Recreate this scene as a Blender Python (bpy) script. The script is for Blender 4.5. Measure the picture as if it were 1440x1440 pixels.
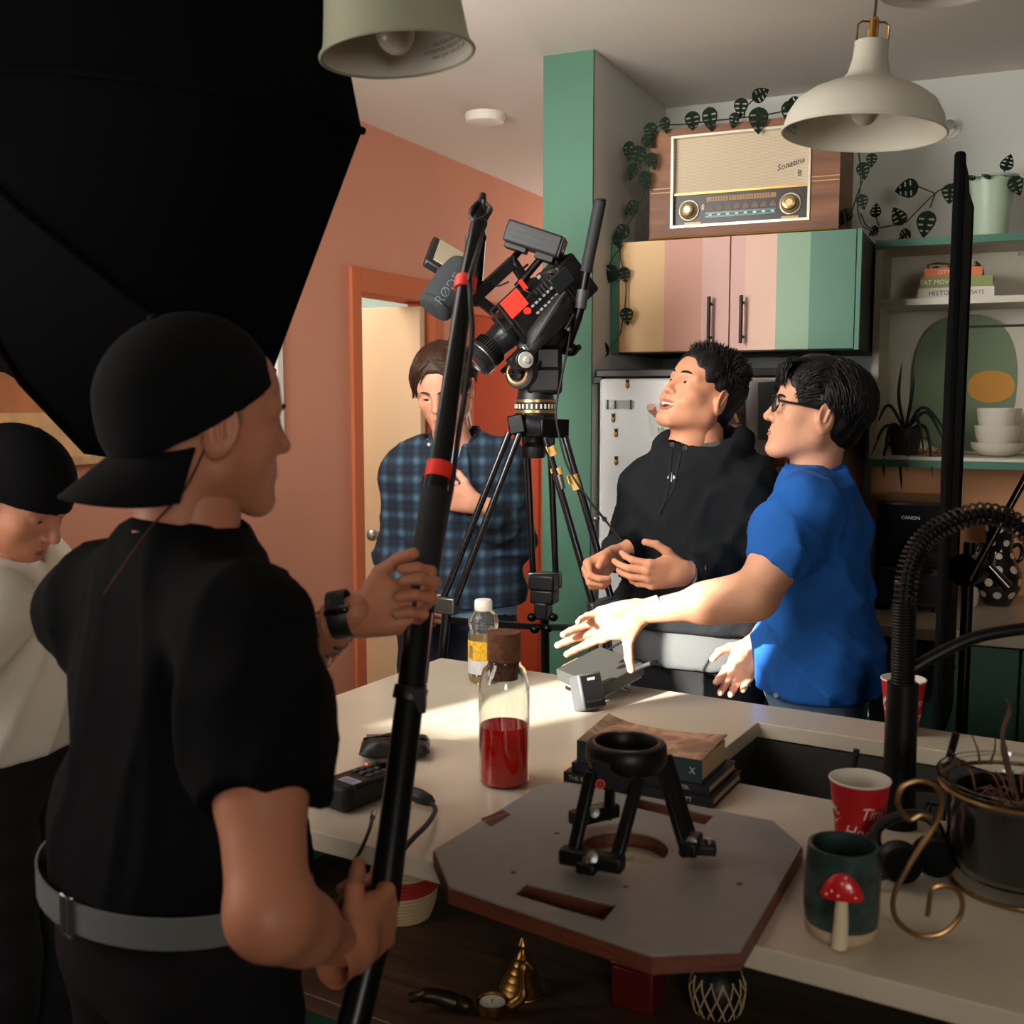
import bpy, math, random
import numpy as np
from mathutils import Vector, Matrix, Euler

random.seed(7)
SC = bpy.context.scene
for o in list(bpy.data.objects):
    bpy.data.objects.remove(o)
COL = SC.collection
rad = math.radians

# ------------------------------------------------------------------ camera
FOC, CAM_H = 1560.0, 1.6
YAW, PITCH = rad(24.4), rad(5.97)
cam_data = bpy.data.cameras.new('camera')
cam_data.sensor_width = 36.0
cam_data.lens = 36.0 * FOC / 1440.0
cam_data.clip_start = 0.05
cam = bpy.data.objects.new('camera', cam_data)
CAM_M = Matrix.Rotation(YAW, 4, 'Z') @ Matrix.Rotation(math.pi / 2 - PITCH, 4, 'X')
cam.matrix_world = Matrix.Translation((0, 0, CAM_H)) @ CAM_M
COL.objects.link(cam)
SC.camera = cam
cam_data.dof.use_dof = True
cam_data.dof.focus_distance = 2.75
cam_data.dof.aperture_fstop = 5.6

# ------------------------------------------------------------------ world, sun, added fill lamps, exposure
world = bpy.data.worlds.new('daylight')
SC.world = world
world.use_nodes = True
world.node_tree.nodes['Background'].inputs[0].default_value = (0.75, 0.85, 1.0, 1)
world.node_tree.nodes['Background'].inputs[1].default_value = 1.0

SUN_DIR = Vector((0.42, 0.90, -0.32)).normalized()      # direction the sunlight travels
sun_data = bpy.data.lights.new('sun', 'SUN')
sun_data.energy = 24.0
sun_data.angle = rad(0.9)
sun_data.color = (1.0, 0.95, 0.87)
sun = bpy.data.objects.new('sun', sun_data)
sun.rotation_euler = SUN_DIR.to_track_quat('-Z', 'Y').to_euler()
sun.location = (-5, -3, 5)
COL.objects.link(sun)

def area_light(name, loc, target, sx, sy, power, color, spread=180):
    d = bpy.data.lights.new(name, 'AREA')
    d.shape = 'RECTANGLE'
    d.size, d.size_y = sx, sy
    d.energy, d.color = power, color
    d.spread = rad(spread)
    ob = bpy.data.objects.new(name, d)
    ob.location = loc
    ob.rotation_euler = (Vector(target) - Vector(loc)).to_track_quat('-Z', 'Y').to_euler()
    COL.objects.link(ob)
    return ob

SOFT = 5.5      # brightness of the softbox cloth
SOFTW = 10.5    # power of the gridded lamp in the softbox
# lamp added against the solid left wall, standing in for an assumed window's daylight
area_light('left_wall_fill', (-2.16, 0.75, 1.85), (0.6, 3.4, 1.55), 1.1, 1.2, 22, (1.0, 0.95, 0.89), 150)

# unseen fill lamp added behind the camera to lift the salmon wall
area_light('rear_fill', (1.6, -2.3, 1.9), (-2.2, 3.0, 1.9), 1.4, 1.2, 21, (1.0, 0.93, 0.85), 100)
# fill lamp added behind the partition to brighten the hall, salmon wall and ceiling
area_light('hall_fill', (-1.78, 6.2, 1.7), (-1.78, 0, 1.75), .8, 1.6, 16, (1.0, 0.93, 0.84), 150)

SC.view_settings.view_transform = 'Standard'
SC.view_settings.look = 'None'
SC.view_settings.gamma = 1.0
SC.view_settings.use_curve_mapping = False
SC.view_settings.exposure = 0.0

# ------------------------------------------------------------------ pixel -> place helpers
CAM_P = Vector((0, 0, CAM_H))
FWD = Vector((-math.sin(YAW), math.cos(YAW), 0))
RGT = Vector((math.cos(YAW), math.sin(YAW), 0))
UP = Vector((0, 0, 1))
def ray(px, py):
    return CAM_M.to_3x3() @ Vector(((px - 720) / FOC, -(py - 720) / FOC, -1))
def P(px, py, D):
    v = ray(px, py); return CAM_P + v * (D / v.dot(FWD))
def onx(px, py, x):
    v = ray(px, py); return CAM_P + v * (x / v.x)
def ony(px, py, y):
    v = ray(px, py); return CAM_P + v * (y / v.y)
def onz(px, py, z):
    v = ray(px, py); return CAM_P + v * ((z - CAM_H) / v.z)
def cv(X, D, Z=0):          # camera-aligned horizontal direction -> world
    return RGT * X + FWD * D + UP * Z

# ------------------------------------------------------------------ materials
MATS = {}
def srgb(r, g, b):
    f = lambda c: (c / 255 / 12.92) if c <= 10 else ((c / 255 + .055) / 1.055) ** 2.4
    return (f(r), f(g), f(b), 1)
def nodes_of(name):
    m = bpy.data.materials.new(name); m.use_nodes = True
    return m, m.node_tree, m.node_tree.nodes['Principled BSDF']
def nd(nt, kind, **kw):
    n = nt.nodes.new(kind)
    for k, v in kw.items():
        if k.startswith('i_'):
            n.inputs[k[2:].replace('_', ' ')].default_value = v
        else:
            setattr(n, k, v)
    return n
def ramp(nt, stops, interp='LINEAR'):
    n = nt.nodes.new('ShaderNodeValToRGB')
    n.color_ramp.interpolation = interp
    el = n.color_ramp.elements
    while len(el) < len(stops): el.new(0.5)
    for e, (p, c) in zip(el, stops):
        e.position = p; e.color = c
    return n
def mat(name, col, rough=.5, metal=0, bump=0, bscale=60, var=0, vscale=6, spec=.5, trans=0, ior=1.45, emit=0, coat=0, sheen=0, sss=0, alpha=1, stretch=None):
    if name in MATS: return MATS[name]
    m, nt, b = nodes_of(name)
    col = srgb(*col)
    b.inputs['Base Color'].default_value = col
    b.inputs['Roughness'].default_value = rough
    b.inputs['Metallic'].default_value = metal
    b.inputs['Specular IOR Level'].default_value = spec
    b.inputs['Transmission Weight'].default_value = trans
    b.inputs['IOR'].default_value = ior
    b.inputs['Coat Weight'].default_value = coat
    b.inputs['Sheen Weight'].default_value = sheen
    if sss:
        b.inputs['Subsurface Weight'].default_value = sss
        b.inputs['Subsurface Radius'].default_value = (.9, .35, .2)
        b.inputs['Subsurface Scale'].default_value = .008
    if alpha < 1: b.inputs['Alpha'].default_value = alpha
    if emit:
        b.inputs['Emission Color'].default_value = col
        b.inputs['Emission Strength'].default_value = emit
    if bump or var:
        tc = nd(nt, 'ShaderNodeTexCoord')
        mp = nd(nt, 'ShaderNodeMapping')
        if stretch: mp.inputs['Scale'].default_value = stretch
        nt.links.new(tc.outputs['Object'], mp.inputs['Vector'])
    if var:
        nz = nd(nt, 'ShaderNodeTexNoise', i_Scale=vscale, i_Detail=5.0)
        nt.links.new(mp.outputs[0], nz.inputs['Vector'])
        lo = tuple(max(0, c * (1 - var)) for c in col[:3]) + (1,)
        hi = tuple(min(1, c * (1 + var)) for c in col[:3]) + (1,)
        r = ramp(nt, [(.3, lo), (.7, hi)])
        nt.links.new(nz.outputs['Fac'], r.inputs[0])
        nt.links.new(r.outputs[0], b.inputs['Base Color'])
    if bump:
        nb = nd(nt, 'ShaderNodeTexNoise', i_Scale=bscale, i_Detail=3.0)
        nt.links.new(mp.outputs[0], nb.inputs['Vector'])
        bn = nd(nt, 'ShaderNodeBump', i_Strength=bump, i_Distance=.004)
        nt.links.new(nb.outputs['Fac'], bn.inputs['Height'])
        nt.links.new(bn.outputs[0], b.inputs['Normal'])
    MATS[name] = m
    return m
def wood(name, c1, c2, scale=(2, 30, 30), rough=.45, bump=.15, coat=0):
    if name in MATS: return MATS[name]
    m, nt, b = nodes_of(name)
    tc = nd(nt, 'ShaderNodeTexCoord'); mp = nd(nt, 'ShaderNodeMapping')
    mp.inputs['Scale'].default_value = scale
    nz = nd(nt, 'ShaderNodeTexNoise', i_Scale=1.0, i_Detail=8.0, i_Distortion=.6)
    r = ramp(nt, [(.3, srgb(*c1)), (.7, srgb(*c2))])
    bn = nd(nt, 'ShaderNodeBump', i_Strength=bump, i_Distance=.002)
    L = nt.links.new
    L(tc.outputs['Object'], mp.inputs['Vector']); L(mp.outputs[0], nz.inputs['Vector'])
    L(nz.outputs['Fac'], r.inputs[0]); L(r.outputs[0], b.inputs['Base Color'])
    L(nz.outputs['Fac'], bn.inputs['Height']); L(bn.outputs[0], b.inputs['Normal'])
    b.inputs['Roughness'].default_value = rough
    b.inputs['Coat Weight'].default_value = coat
    MATS[name] = m
    return m
def stripes(name, axis, stops, rough=.45):
    """flat paint in bands along one object axis: stops = [(start, rgb)...] in metres"""
    m, nt, b = nodes_of(name)
    tc = nd(nt, 'ShaderNodeTexCoord'); sp = nd(nt, 'ShaderNodeSeparateXYZ')
    lo, hi = stops[0][0], stops[-1][0] + .3
    mr = nd(nt, 'ShaderNodeMapRange')
    mr.inputs['From Min'].default_value = lo; mr.inputs['From Max'].default_value = hi
    r = ramp(nt, [((s - lo) / (hi - lo), srgb(*c)) for s, c in stops], 'CONSTANT')
    L = nt.links.new
    L(tc.outputs['Object'], sp.inputs[0]); L(sp.outputs[axis], mr.inputs['Value'])
    L(mr.outputs[0], r.inputs[0]); L(r.outputs[0], b.inputs['Base Color'])
    b.inputs['Roughness'].default_value = rough
    return m

# ------------------------------------------------------------------ geometry helpers
def frame(d, up=None):
    d = Vector(d).normalized()
    u = Vector(up) if up is not None else (Vector((0, 0, 1)) if abs(d.z) < .95 else Vector((1, 0, 0)))
    x = u.cross(d)
    if x.length < 1e-6: x = Vector((1, 0, 0)).cross(d)
    x.normalize()
    return x, d.cross(x).normalized(), d
def basis(xa, ya, za, loc=(0, 0, 0)):
    m = Matrix((xa, ya, za)).transposed().to_4x4()
    m.translation = Vector(loc)
    return m
class MB:
    """collects shapes and links them as one mesh object"""
    def __init__(s, M=None):
        s.v, s.f, s.M = [], [], M
    def put(s, vs, fs, M=None):
        n = len(s.v)
        for p in vs:
            p = Vector(p)
            if M is not None: p = M @ p
            if s.M is not None: p = s.M @ p
            s.v.append(p)
        s.f += [[i + n for i in f] for f in fs]
        return s
    def box(s, c, d, M=None):
        x, y, z = d[0] / 2, d[1] / 2, d[2] / 2
        vs = [(c[0] + a * x, c[1] + b * y, c[2] + e * z) for e in (-1, 1) for b in (-1, 1) for a in (-1, 1)]
        return s.put(vs, [(0, 2, 3, 1), (4, 5, 7, 6), (0, 1, 5, 4), (2, 6, 7, 3), (0, 4, 6, 2), (1, 3, 7, 5)], M)
    def span(s, a, b, M=None):
        return s.box([(a[i] + b[i]) / 2 for i in range(3)], [abs(b[i] - a[i]) for i in range(3)], M)
    def bar(s, a, b, w, h, up=None):
        a, b = Vector(a), Vector(b)
        x, y, z = frame(b - a, up)
        return s.box((0, 0, (b - a).length / 2), (w, h, (b - a).length), basis(x, y, z, a))
    def tube(s, pts, r, n=10, closed=False, caps=True):
        pts = [Vector(p) for p in pts]
        N = len(pts)
        rs = r if isinstance(r, (list, tuple)) else [r] * N
        vs, fs = [], []
        t0 = (pts[1] - pts[0]).normalized()
        x, y, _ = frame(t0)
        for i in range(N):
            if closed: t = (pts[(i + 1) % N] - pts[i - 1]).normalized()
            else: t = (pts[min(i + 1, N - 1)] - pts[max(i - 1, 0)]).normalized()
            x = (x - t * x.dot(t)).normalized(); y = t.cross(x)
            for k in range(n):
                a = 2 * math.pi * k / n
                vs.append(pts[i] + (x * math.cos(a) + y * math.sin(a)) * rs[i])
        for i in range(N if closed else N - 1):
            j = (i + 1) % N
            for k in range(n):
                l = (k + 1) % n
                fs.append((i * n + k, i * n + l, j * n + l, j * n + k))
        if caps and not closed:
            fs.append(tuple(range(n - 1, -1, -1))); fs.append(tuple(range((N - 1) * n, N * n)))
        return s.put(vs, fs)
    def cyl(s, a, b, r0, r1=None, n=20):
        return s.tube([a, b], [r0, r0 if r1 is None else r1], n)
    def lathe(s, prof, c=(0, 0, 0), n=36, M=None, arc=None, closed=False, caps=True):
        vs, fs = [], []
        full = arc is None
        a0, a1 = (0, 2 * math.pi) if full else arc
        m = n if full else n + 1
        for r, z in prof:
            for k in range(m):
                a = a0 + (a1 - a0) * k / n
                vs.append((c[0] + r * math.cos(a), c[1] + r * math.sin(a), c[2] + z))
        R = len(prof)
        for i in range(R if closed else R - 1):
            for k in range(n):
                l = (k + 1) % m; j = (i + 1) % R
                fs.append((i * m + k, i * m + l, j * m + l, j * m + k))
        if full and not closed and caps:
            if prof[0][0] > 1e-5: fs.append(tuple(range(m - 1, -1, -1)))
            if prof[-1][0] > 1e-5: fs.append(tuple(range((R - 1) * m, R * m)))
        return s.put(vs, fs, M)
    def shell(s, prof, t, c=(0, 0, 0), n=40, M=None):
        """open thin-walled turned form: outer profile listed once, wall t"""
        inner = [(max(r - t, 1e-4), z) for r, z in reversed(prof)]
        return s.lathe(prof + inner, c, n, M, closed=True)
    def ell(s, c, r, n=16, m=10, M=None):
        vs = [(c[0], c[1], c[2] - r[2])]; fs = []
        for i in range(1, m):
            t = math.pi * i / m - math.pi / 2
            for k in range(n):
                a = 2 * math.pi * k / n
                vs.append((c[0] + r[0] * math.cos(t) * math.cos(a), c[1] + r[1] * math.cos(t) * math.sin(a), c[2] + r[2] * math.sin(t)))
        vs.append((c[0], c[1], c[2] + r[2])); last = len(vs) - 1
        for k in range(n):
            l = (k + 1) % n
            fs.append((0, 1 + l, 1 + k))
            for i in range(m - 2):
                fs.append((1 + i * n + k, 1 + i * n + l, 1 + (i + 1) * n + l, 1 + (i + 1) * n + k))
            fs.append((last, 1 + (m - 2) * n + k, 1 + (m - 2) * n + l))
        return s.put(vs, fs, M)
    def prism(s, poly, z0, z1, M=None):
        n = len(poly)
        vs = [(p[0], p[1], z0) for p in poly] + [(p[0], p[1], z1) for p in poly]
        fs = [tuple(range(n - 1, -1, -1)), tuple(range(n, 2 * n))]
        fs += [(i, (i + 1) % n, n + (i + 1) % n, n + i) for i in range(n)]
        return s.put(vs, fs, M)
    def torus(s, c, R, r, n=32, m=10, M=None):
        vs, fs = [], []
        for i in range(n):
            a = 2 * math.pi * i / n
            for k in range(m):
                b = 2 * math.pi * k / m
                vs.append((c[0] + (R + r * math.cos(b)) * math.cos(a), c[1] + (R + r * math.cos(b)) * math.sin(a), c[2] + r * math.sin(b)))
        for i in range(n):
            for k in range(m):
                j, l = (i + 1) % n, (k + 1) % m
                fs.append((i * m + k, j * m + k, j * m + l, i * m + l))
        return s.put(vs, fs, M)
    def build(s, name, material, parent=None, smooth=True, bevel=0, world=False, angle=38):
        me = bpy.data.meshes.new(name)
        me.from_pydata([tuple(p) for p in s.v], [], s.f)
        me.update()
        return link_mesh(name, me, material, parent, smooth, bevel, world, angle)
def link_mesh(name, me, material, parent=None, smooth=True, bevel=0, world=False, angle=38):
    ob = bpy.data.objects.new(name, me)
    COL.objects.link(ob)
    if material is not None: me.materials.append(material)
    if smooth:
        me.polygons.foreach_set('use_smooth', [True] * len(me.polygons))
        if angle: me.set_sharp_from_angle(angle=rad(angle))
    if bevel:
        b = ob.modifiers.new('edge', 'BEVEL'); b.width = bevel; b.segments = 2; b.limit_method = 'ANGLE'; b.angle_limit = rad(40)
    if parent is not None:
        ob.parent = parent
        if world: ob.matrix_parent_inverse = parent.matrix_basis.inverted()
    return ob
def tag(ob, label, cat, group=None, kind=None):
    if label: ob['label'] = label
    if cat: ob['category'] = cat
    if group: ob['group'] = group
    if kind: ob['kind'] = kind
    return ob
def thing(name, label, cat, loc=(0, 0, 0), rz=0, group=None, M=None):
    e = bpy.data.objects.new(name, None)
    COL.objects.link(e)
    e.empty_display_size = .05
    if M is not None: e.matrix_basis = M
    else:
        e.location = loc; e.rotation_euler = (0, 0, rz)
        e.matrix_basis = Matrix.Translation(loc) @ Matrix.Rotation(rz, 4, 'Z')
    return tag(e, label, cat, group)
def struct(ob):
    ob['kind'] = 'structure'; return ob
def text(name, body, size, material, parent, M, extrude=.0004, fn=None, world=False, align='CENTER', shear=0, xscale=1):
    cu = bpy.data.curves.new(name, 'FONT')
    cu.body = body; cu.size = size; cu.extrude = extrude; cu.align_x = align; cu.align_y = 'CENTER'; cu.shear = shear
    cu.resolution_u = 2
    tmp = bpy.data.objects.new(name + '_tmp', cu); COL.objects.link(tmp)
    me = bpy.data.meshes.new_from_object(tmp.evaluated_get(bpy.context.evaluated_depsgraph_get()))
    bpy.data.objects.remove(tmp)
    for v in me.vertices:
        p = Vector((v.co.x * xscale, v.co.y, v.co.z))
        v.co = M @ (fn(p) if fn else p)
    return link_mesh(name, me, material, parent, smooth=False, world=world)
def copy_tree(ob, parent=None):
    c = ob.copy(); COL.objects.link(c)
    if parent is not None: c.parent = parent
    for ch in list(ob.children): copy_tree(ch, c)
    return c
def bez(pts, n=8):
    """Catmull-Rom through points"""
    pts = [Vector(p) for p in pts]
    q = [pts[0] * 2 - pts[1]] + pts + [pts[-1] * 2 - pts[-2]]
    out = []
    for i in range(1, len(q) - 2):
        for k in range(n):
            t = k / n
            a, b, c, d = q[i - 1:i + 3]
            out.append(.5 * ((2 * b) + (c - a) * t + (2 * a - 5 * b + 4 * c - d) * t * t + (3 * b - a - 3 * c + d) * t ** 3))
    out.append(pts[-1])
    return out

from mathutils.geometry import tessellate_polygon
def prism_holes(mb, outer, holes, z0, z1):
    loops = [[Vector((p[0], p[1], 0)) for p in l] for l in [outer] + holes]
    flat = [p for l in loops for p in l]
    tris = tessellate_polygon(loops)
    n = len(flat)
    vs = [(p.x, p.y, z0) for p in flat] + [(p.x, p.y, z1) for p in flat]
    fs = []
    for t in tris:
        a, b, c = t
        if (flat[b] - flat[a]).cross(flat[c] - flat[a]).z < 0: a, b, c = a, c, b
        fs += [(a + n, b + n, c + n), (c, b, a)]
    i = 0
    for l in loops:
        k = len(l)
        for j in range(k): fs.append((i + j, i + (j + 1) % k, n + i + (j + 1) % k, n + i + j))
        i += k
    return mb.put(vs, fs)

# common materials
BLACK = mat('black_plastic', (13, 13, 14), .45, bump=.05, bscale=300)
BLACKM = mat('black_metal', (12, 12, 13), .32, .6)
CLOTHB = mat('black_cloth', (13, 13, 14), .95, bump=.3, bscale=200, spec=.15)
STEEL = mat('brushed_steel', (170, 170, 168), .3, 1)
DGREY = mat('dark_grey_plastic', (52, 53, 54), .5, bump=.05, bscale=200)
WHITE = mat('white_satin', (225, 222, 212), .45)
RED = mat('bright_red', (240, 52, 40), .5)
GOLD = mat('old_brass', (175, 130, 70), .35, 1)

# ================================================================== the room
XL, YB, CEIL = -2.23, 3.87, 2.6          # left wall, kitchen wall, ceiling
PX0, PX1, PY = -1.322, -1.165, 3.145     # partition between hall and kitchen
salmon = mat('salmon_paint', (206, 140, 112), .75, bump=.04, bscale=250, var=.04, vscale=3)
whitew = mat('white_wall_paint', (205, 206, 198), .8, bump=.04, bscale=250)
ceilm = mat('ceiling_paint', (216, 208, 196), .9, bump=.06, bscale=300)
greenp = mat('sage_green_paint', (70, 112, 90), .65, bump=.04, bscale=200, var=.03)
orangef = mat('orange_trim_paint', (200, 112, 72), .8, spec=.15)
redp = mat('brick_red_paint', (196, 82, 48), .9, spec=.1)
peach = mat('peach_splashback_paint', (240, 176, 124), .5, var=.04)
dgreen = mat('dark_green_cabinet_paint', (62, 104, 84), .5, var=.03)

def struct_box(name, a, b, m, **kw):
    return struct(MB().span(a, b).build(name, m, smooth=False, **kw))
T = .12
# floor: boards of dark oak
fl = struct_box('floor', (XL - 2.3, -2.6, -.06), (2.6, 7, -.012), mat('floor_joint_dark', (22, 15, 11), .8))
plank_m = [wood('oak_floor_%s' % n, a, b, (1.2, 26, 26), .4) for n, a, b in (('light', (92, 66, 47), (60, 41, 28)), ('mid', (80, 56, 39), (50, 34, 24)), ('dark', (68, 47, 33), (44, 30, 21)))]
pm = MB().span((-.75, -.067, -.012), (.75, .067, 0)).build('plank', plank_m[0], smooth=False, bevel=.002)
pms = [pm.data] + [pm.data.copy() for _ in (1, 2)]
for k in (1, 2):
    pms[k].materials.clear(); pms[k].materials.append(plank_m[k])
first = True
for r in range(38):
    y = -.9 + r * .1385
    off = (r * .61) % 1.5
    for c in range(4):
        x = -2.23 + .75 + c * 1.507 - off
        if x + .75 < XL: continue
        q = pm if first else pm.copy()
        if not first: COL.objects.link(q)
        first = False
        q.data = pms[(r * 7 + c * 5) % 3]
        q.location = (x, y, 0); q.parent = fl
struct(MB().span((XL - T, -2.6, CEIL), (2.6, 7, CEIL + .1)).span((XL - 2.3, 2.95, CEIL), (XL - T, 5.7, CEIL + .1)).build('ceiling', ceilm, smooth=False))
# left wall, pierced by an opening for the sunbeam and by the doorway
W1 = (.10, 1.30, 1.05, 2.30)           # assumed daylight window, never cut: y0,y1,z0,z1
DO = (3.545, 4.12, 1.985)              # doorway y0,y1,top
R2 = (4.47, 5.25, 1.96)                # red door
# unseen opening, shaped by tracing the island's sun patch back to the wall
def back(x, y, z=.92):
    p = Vector((x, y, z)); return p + SUN_DIR * ((XL - p.x) / SUN_DIR.x)
sunq = [back(-1.19, 1.94), back(-.955, 1.90), back(-.13, 3.20), back(-.66, 3.12)]
hole = [(p.y, p.z) for p in sunq]
wl_ = MB(Matrix(((0, 0, 1, 0), (1, 0, 0, 0), (0, 1, 0, 0), (0, 0, 0, 1))))
prism_holes(wl_, [(-2.6, 0), (DO[0], 0), (DO[0], DO[2]), (DO[1], DO[2]), (DO[1], 0), (7, 0), (7, CEIL), (-2.6, CEIL)], [hole], XL - .02, XL)
struct(wl_.build('wall_left', salmon, smooth=False))
wf = MB()
for k in range(4):
    p, q = hole[k], hole[(k + 1) % 4]
    wf.bar((XL - .03, p[0], p[1]), (XL - .03, q[0], q[1]), .012, .012)
struct(wf.build('sun_opening', WHITE))
# kitchen wall, partition, hall end and the rest of the shell
struct_box('wall_back', (PX1, YB, 0), (2.6, YB + .1, CEIL), whitew)
pt = struct_box('wall_partition', (PX0 + .002, PY + .004, 0), (PX1, 7, CEIL), whitew)
struct_box('trim_1', (PX0, PY - .006, 0), (PX1 + .001, PY + .004, CEIL), greenp)
struct_box('wall_hall', (XL, 6.3, 0), (PX0, 6.4, CEIL), salmon)
struct_box('wall_right', (2.5, -2.6, 0), (2.6, 7, CEIL), mat('right_wall_paint', (120, 108, 96), .8))
struct_box('wall_front', (XL - T, -2.6, 0), (2.6, -2.5, CEIL), mat('front_wall_paint', (96, 86, 76), .8))
struct_box('wall_splashback', (PX1 + .73, YB - .012, .965), (2.5, YB, 1.42), peach)
# room beyond the doorway
beyond = mat('pale_green_room_paint', (190, 205, 190), .8)
rb = MB().span((XL - 2.2, 3.0, 0), (XL - 2.15, 5.6, CEIL)).span((XL - 2.2, 5.55, 0), (XL - T, 5.6, CEIL)).span((XL - 2.2, 3.0, 0), (XL - T, 3.05, CEIL))
struct(rb.build('wall_beyond', beyond, smooth=False))
# door casing (orange), open beige door leaf, red door
d1 = thing('door_1', None, None, (XL, DO[0], 0)); struct(d1)
MB().span((XL - T, DO[0] - .062, 0), (XL + .014, DO[0] + .003, DO[2] + .085)).build('casing', orangef, d1, bevel=.003, world=True)
MB().span((XL - T, DO[1] - .003, 0), (XL + .014, DO[1] + .07, DO[2] + .085)).build('casing', orangef, d1, bevel=.003, world=True)
MB().span((XL - T, DO[0] + .004, DO[2] - .003), (XL + .0135, DO[1] - .004, DO[2] + .085)).build('casing', orangef, d1, bevel=.003, world=True)
lm = mat('beige_door_paint', (206, 172, 138), .55)
leaf = MB().span((XL - T - .78, DO[1] - .10, .01), (XL - .006, DO[1] - .06, 1.965)).build('door_leaf', lm, d1, bevel=.003, world=True)
hb = MB().cyl((XL - T - .09, DO[1] - .10, 1.02), (XL - T - .09, DO[1] - .15, 1.02), .012).ell((XL - T - .09, DO[1] - .16, 1.02), (.026, .022, .026))
hb.build('door_knob', STEEL, leaf, world=True)
d2 = thing('door_2', None, None, (XL, R2[0], 0)); struct(d2)
for a, b in ((R2[0] - .07, R2[0]), (R2[1], R2[1] + .07)):
    MB().span((XL, a, 0), (XL + .016, b, R2[2] + .07)).build('casing', orangef, d2, bevel=.003, world=True)
MB().span((XL, R2[0], R2[2]), (XL + .016, R2[1], R2[2] + .07)).build('casing', orangef, d2, bevel=.003, world=True)
MB().span((XL, R2[0], .01), (XL + .006, R2[1], R2[2])).build('door_leaf', redp, d2, world=True)
for n, a, b in (('baseboard_left', (XL, 1.9, 0), (XL + .012, DO[0] - .06, .09)),):
    struct_box(n, a, b, orangef)
b2 = bpy.data.lights.new('far_room_fill', 'AREA'); b2.size = .5; b2.energy = 10; b2o = bpy.data.objects.new('far_room_fill', b2); b2o.location = (XL - 1.2, 4.9, 2.4); COL.objects.link(b2o)  # second lamp added to fill the dark gap beside the door leaf
# lamp added in the room beyond, standing in for its daylight
bl = bpy.data.lights.new('far_room_main_fill', 'AREA'); bl.shape = 'RECTANGLE'; bl.size = .9; bl.size_y = .9; bl.energy = 22; bl.color = (1, .93, .84)
bo = bpy.data.objects.new('far_room_main_fill', bl); bo.location = (XL - .65, 3.45, 2.3); COL.objects.link(bo)

# ================================================================== kitchen furniture
# ---- island
IA = -rad(6.4)
IE1, IE2 = Vector((math.cos(IA), math.sin(IA), 0)), Vector((-math.sin(IA), math.cos(IA), 0))
IN = Vector((-1.343, 2.511, 0)) - IE2 * 1.06
IM = Matrix.Translation(IN) @ Matrix.Rotation(IA, 4, 'Z')
IMI = IM.inverted()
def isl(px, py, z=.92): return IMI @ onz(px, py, z)
quartz = mat('cream_quartz', (205, 192, 170), .22, var=.03, vscale=9)
sk = [isl(1035, 1010), isl(1010, 1095), isl(1440, 1075), isl(1440, 1175)]
sx0, sx1 = .5 * (sk[0].x + sk[1].x), .5 * (sk[0].x + sk[1].x) + .80
sy0, sy1 = .5 * (sk[1].y + sk[3].y), .5 * (sk[0].y + sk[2].y)
ct = MB()
prism_holes(ct, [(0, 0), (2.35, 0), (2.35, 1.06), (0, 1.06)], [[(sx0, sy0), (sx0, sy1), (sx1, sy1), (sx1, sy0)]], .888, .92)
cto = ct.build('countertop', quartz, smooth=False, bevel=.002)
cto.matrix_basis = IM
tag(cto, 'cream quartz worktop of the kitchen island with a sink cut-out', 'countertop')
ic = thing('island_cabinet', 'dark green kitchen island base with an open wooden shelf under the worktop', 'cabinet', M=IM)
b_ = MB().span((.05, .55, .02), (sx0 - .05, 1.02, .886)).span((sx0 - .05, .55, .02), (2.30, 1.02, .60)).span((sx0 - .05, .985, .6), (2.30, 1.02, .886)).span((sx0 - .05, .55, .6), (2.3, .58, .886))
b_.build('body', dgreen, ic, bevel=.002)
MB().span((.03, .10, .02), (.06, .549, .886)).build('end_panel', dgreen, ic, bevel=.002)
MB().span((2.26, .10, .02), (2.29, .549, .886)).build('end_panel', dgreen, ic, bevel=.002)
MB().span((.061, .06, .57), (2.259, .548, .60)).build('shelf', wood('dark_walnut_shelf', (88, 62, 45), (50, 34, 25), (3, 40, 40), .5), ic, bevel=.002)
for k in range(3):
    dr = MB().span((.08 + k * .72, 1.021, .06), (.77 + k * .72, 1.038, .86)).build('door', dgreen, ic, bevel=.003)
    MB().tube([(.2 + k * .72, 1.038, .8), (.2 + k * .72, 1.06, .8), (.36 + k * .72, 1.06, .8), (.36 + k * .72, 1.038, .8)], .005, 8).build('handle', BLACKM, dr)
sink = thing('kitchen_sink', 'dark graphite undermount sink set in the island worktop', 'sink', M=IM)
gs = mat('graphite_composite', (62, 60, 58), .35, bump=.1, bscale=400)
sd = .885
MB().span((sx0, sy0 - .012, .70), (sx1, sy0, sd)).span((sx0, sy1, .70), (sx1, sy1 + .012, sd)).span((sx0 - .012, sy0, .70), (sx0, sy1, sd)).span((sx1, sy0, .70), (sx1 + .012, sy1, sd)).span((sx0, sy0, .69), (sx1, sy1, .70)).build('basin', gs, sink, smooth=False)
MB().lathe([(.001, .7015), (.03, .7015), (.04, .7035), (.042, .7005)], ((sx0 + sx1) / 2, (sy0 + sy1) / 2, 0), 24).build('drain', STEEL, sink)
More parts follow.
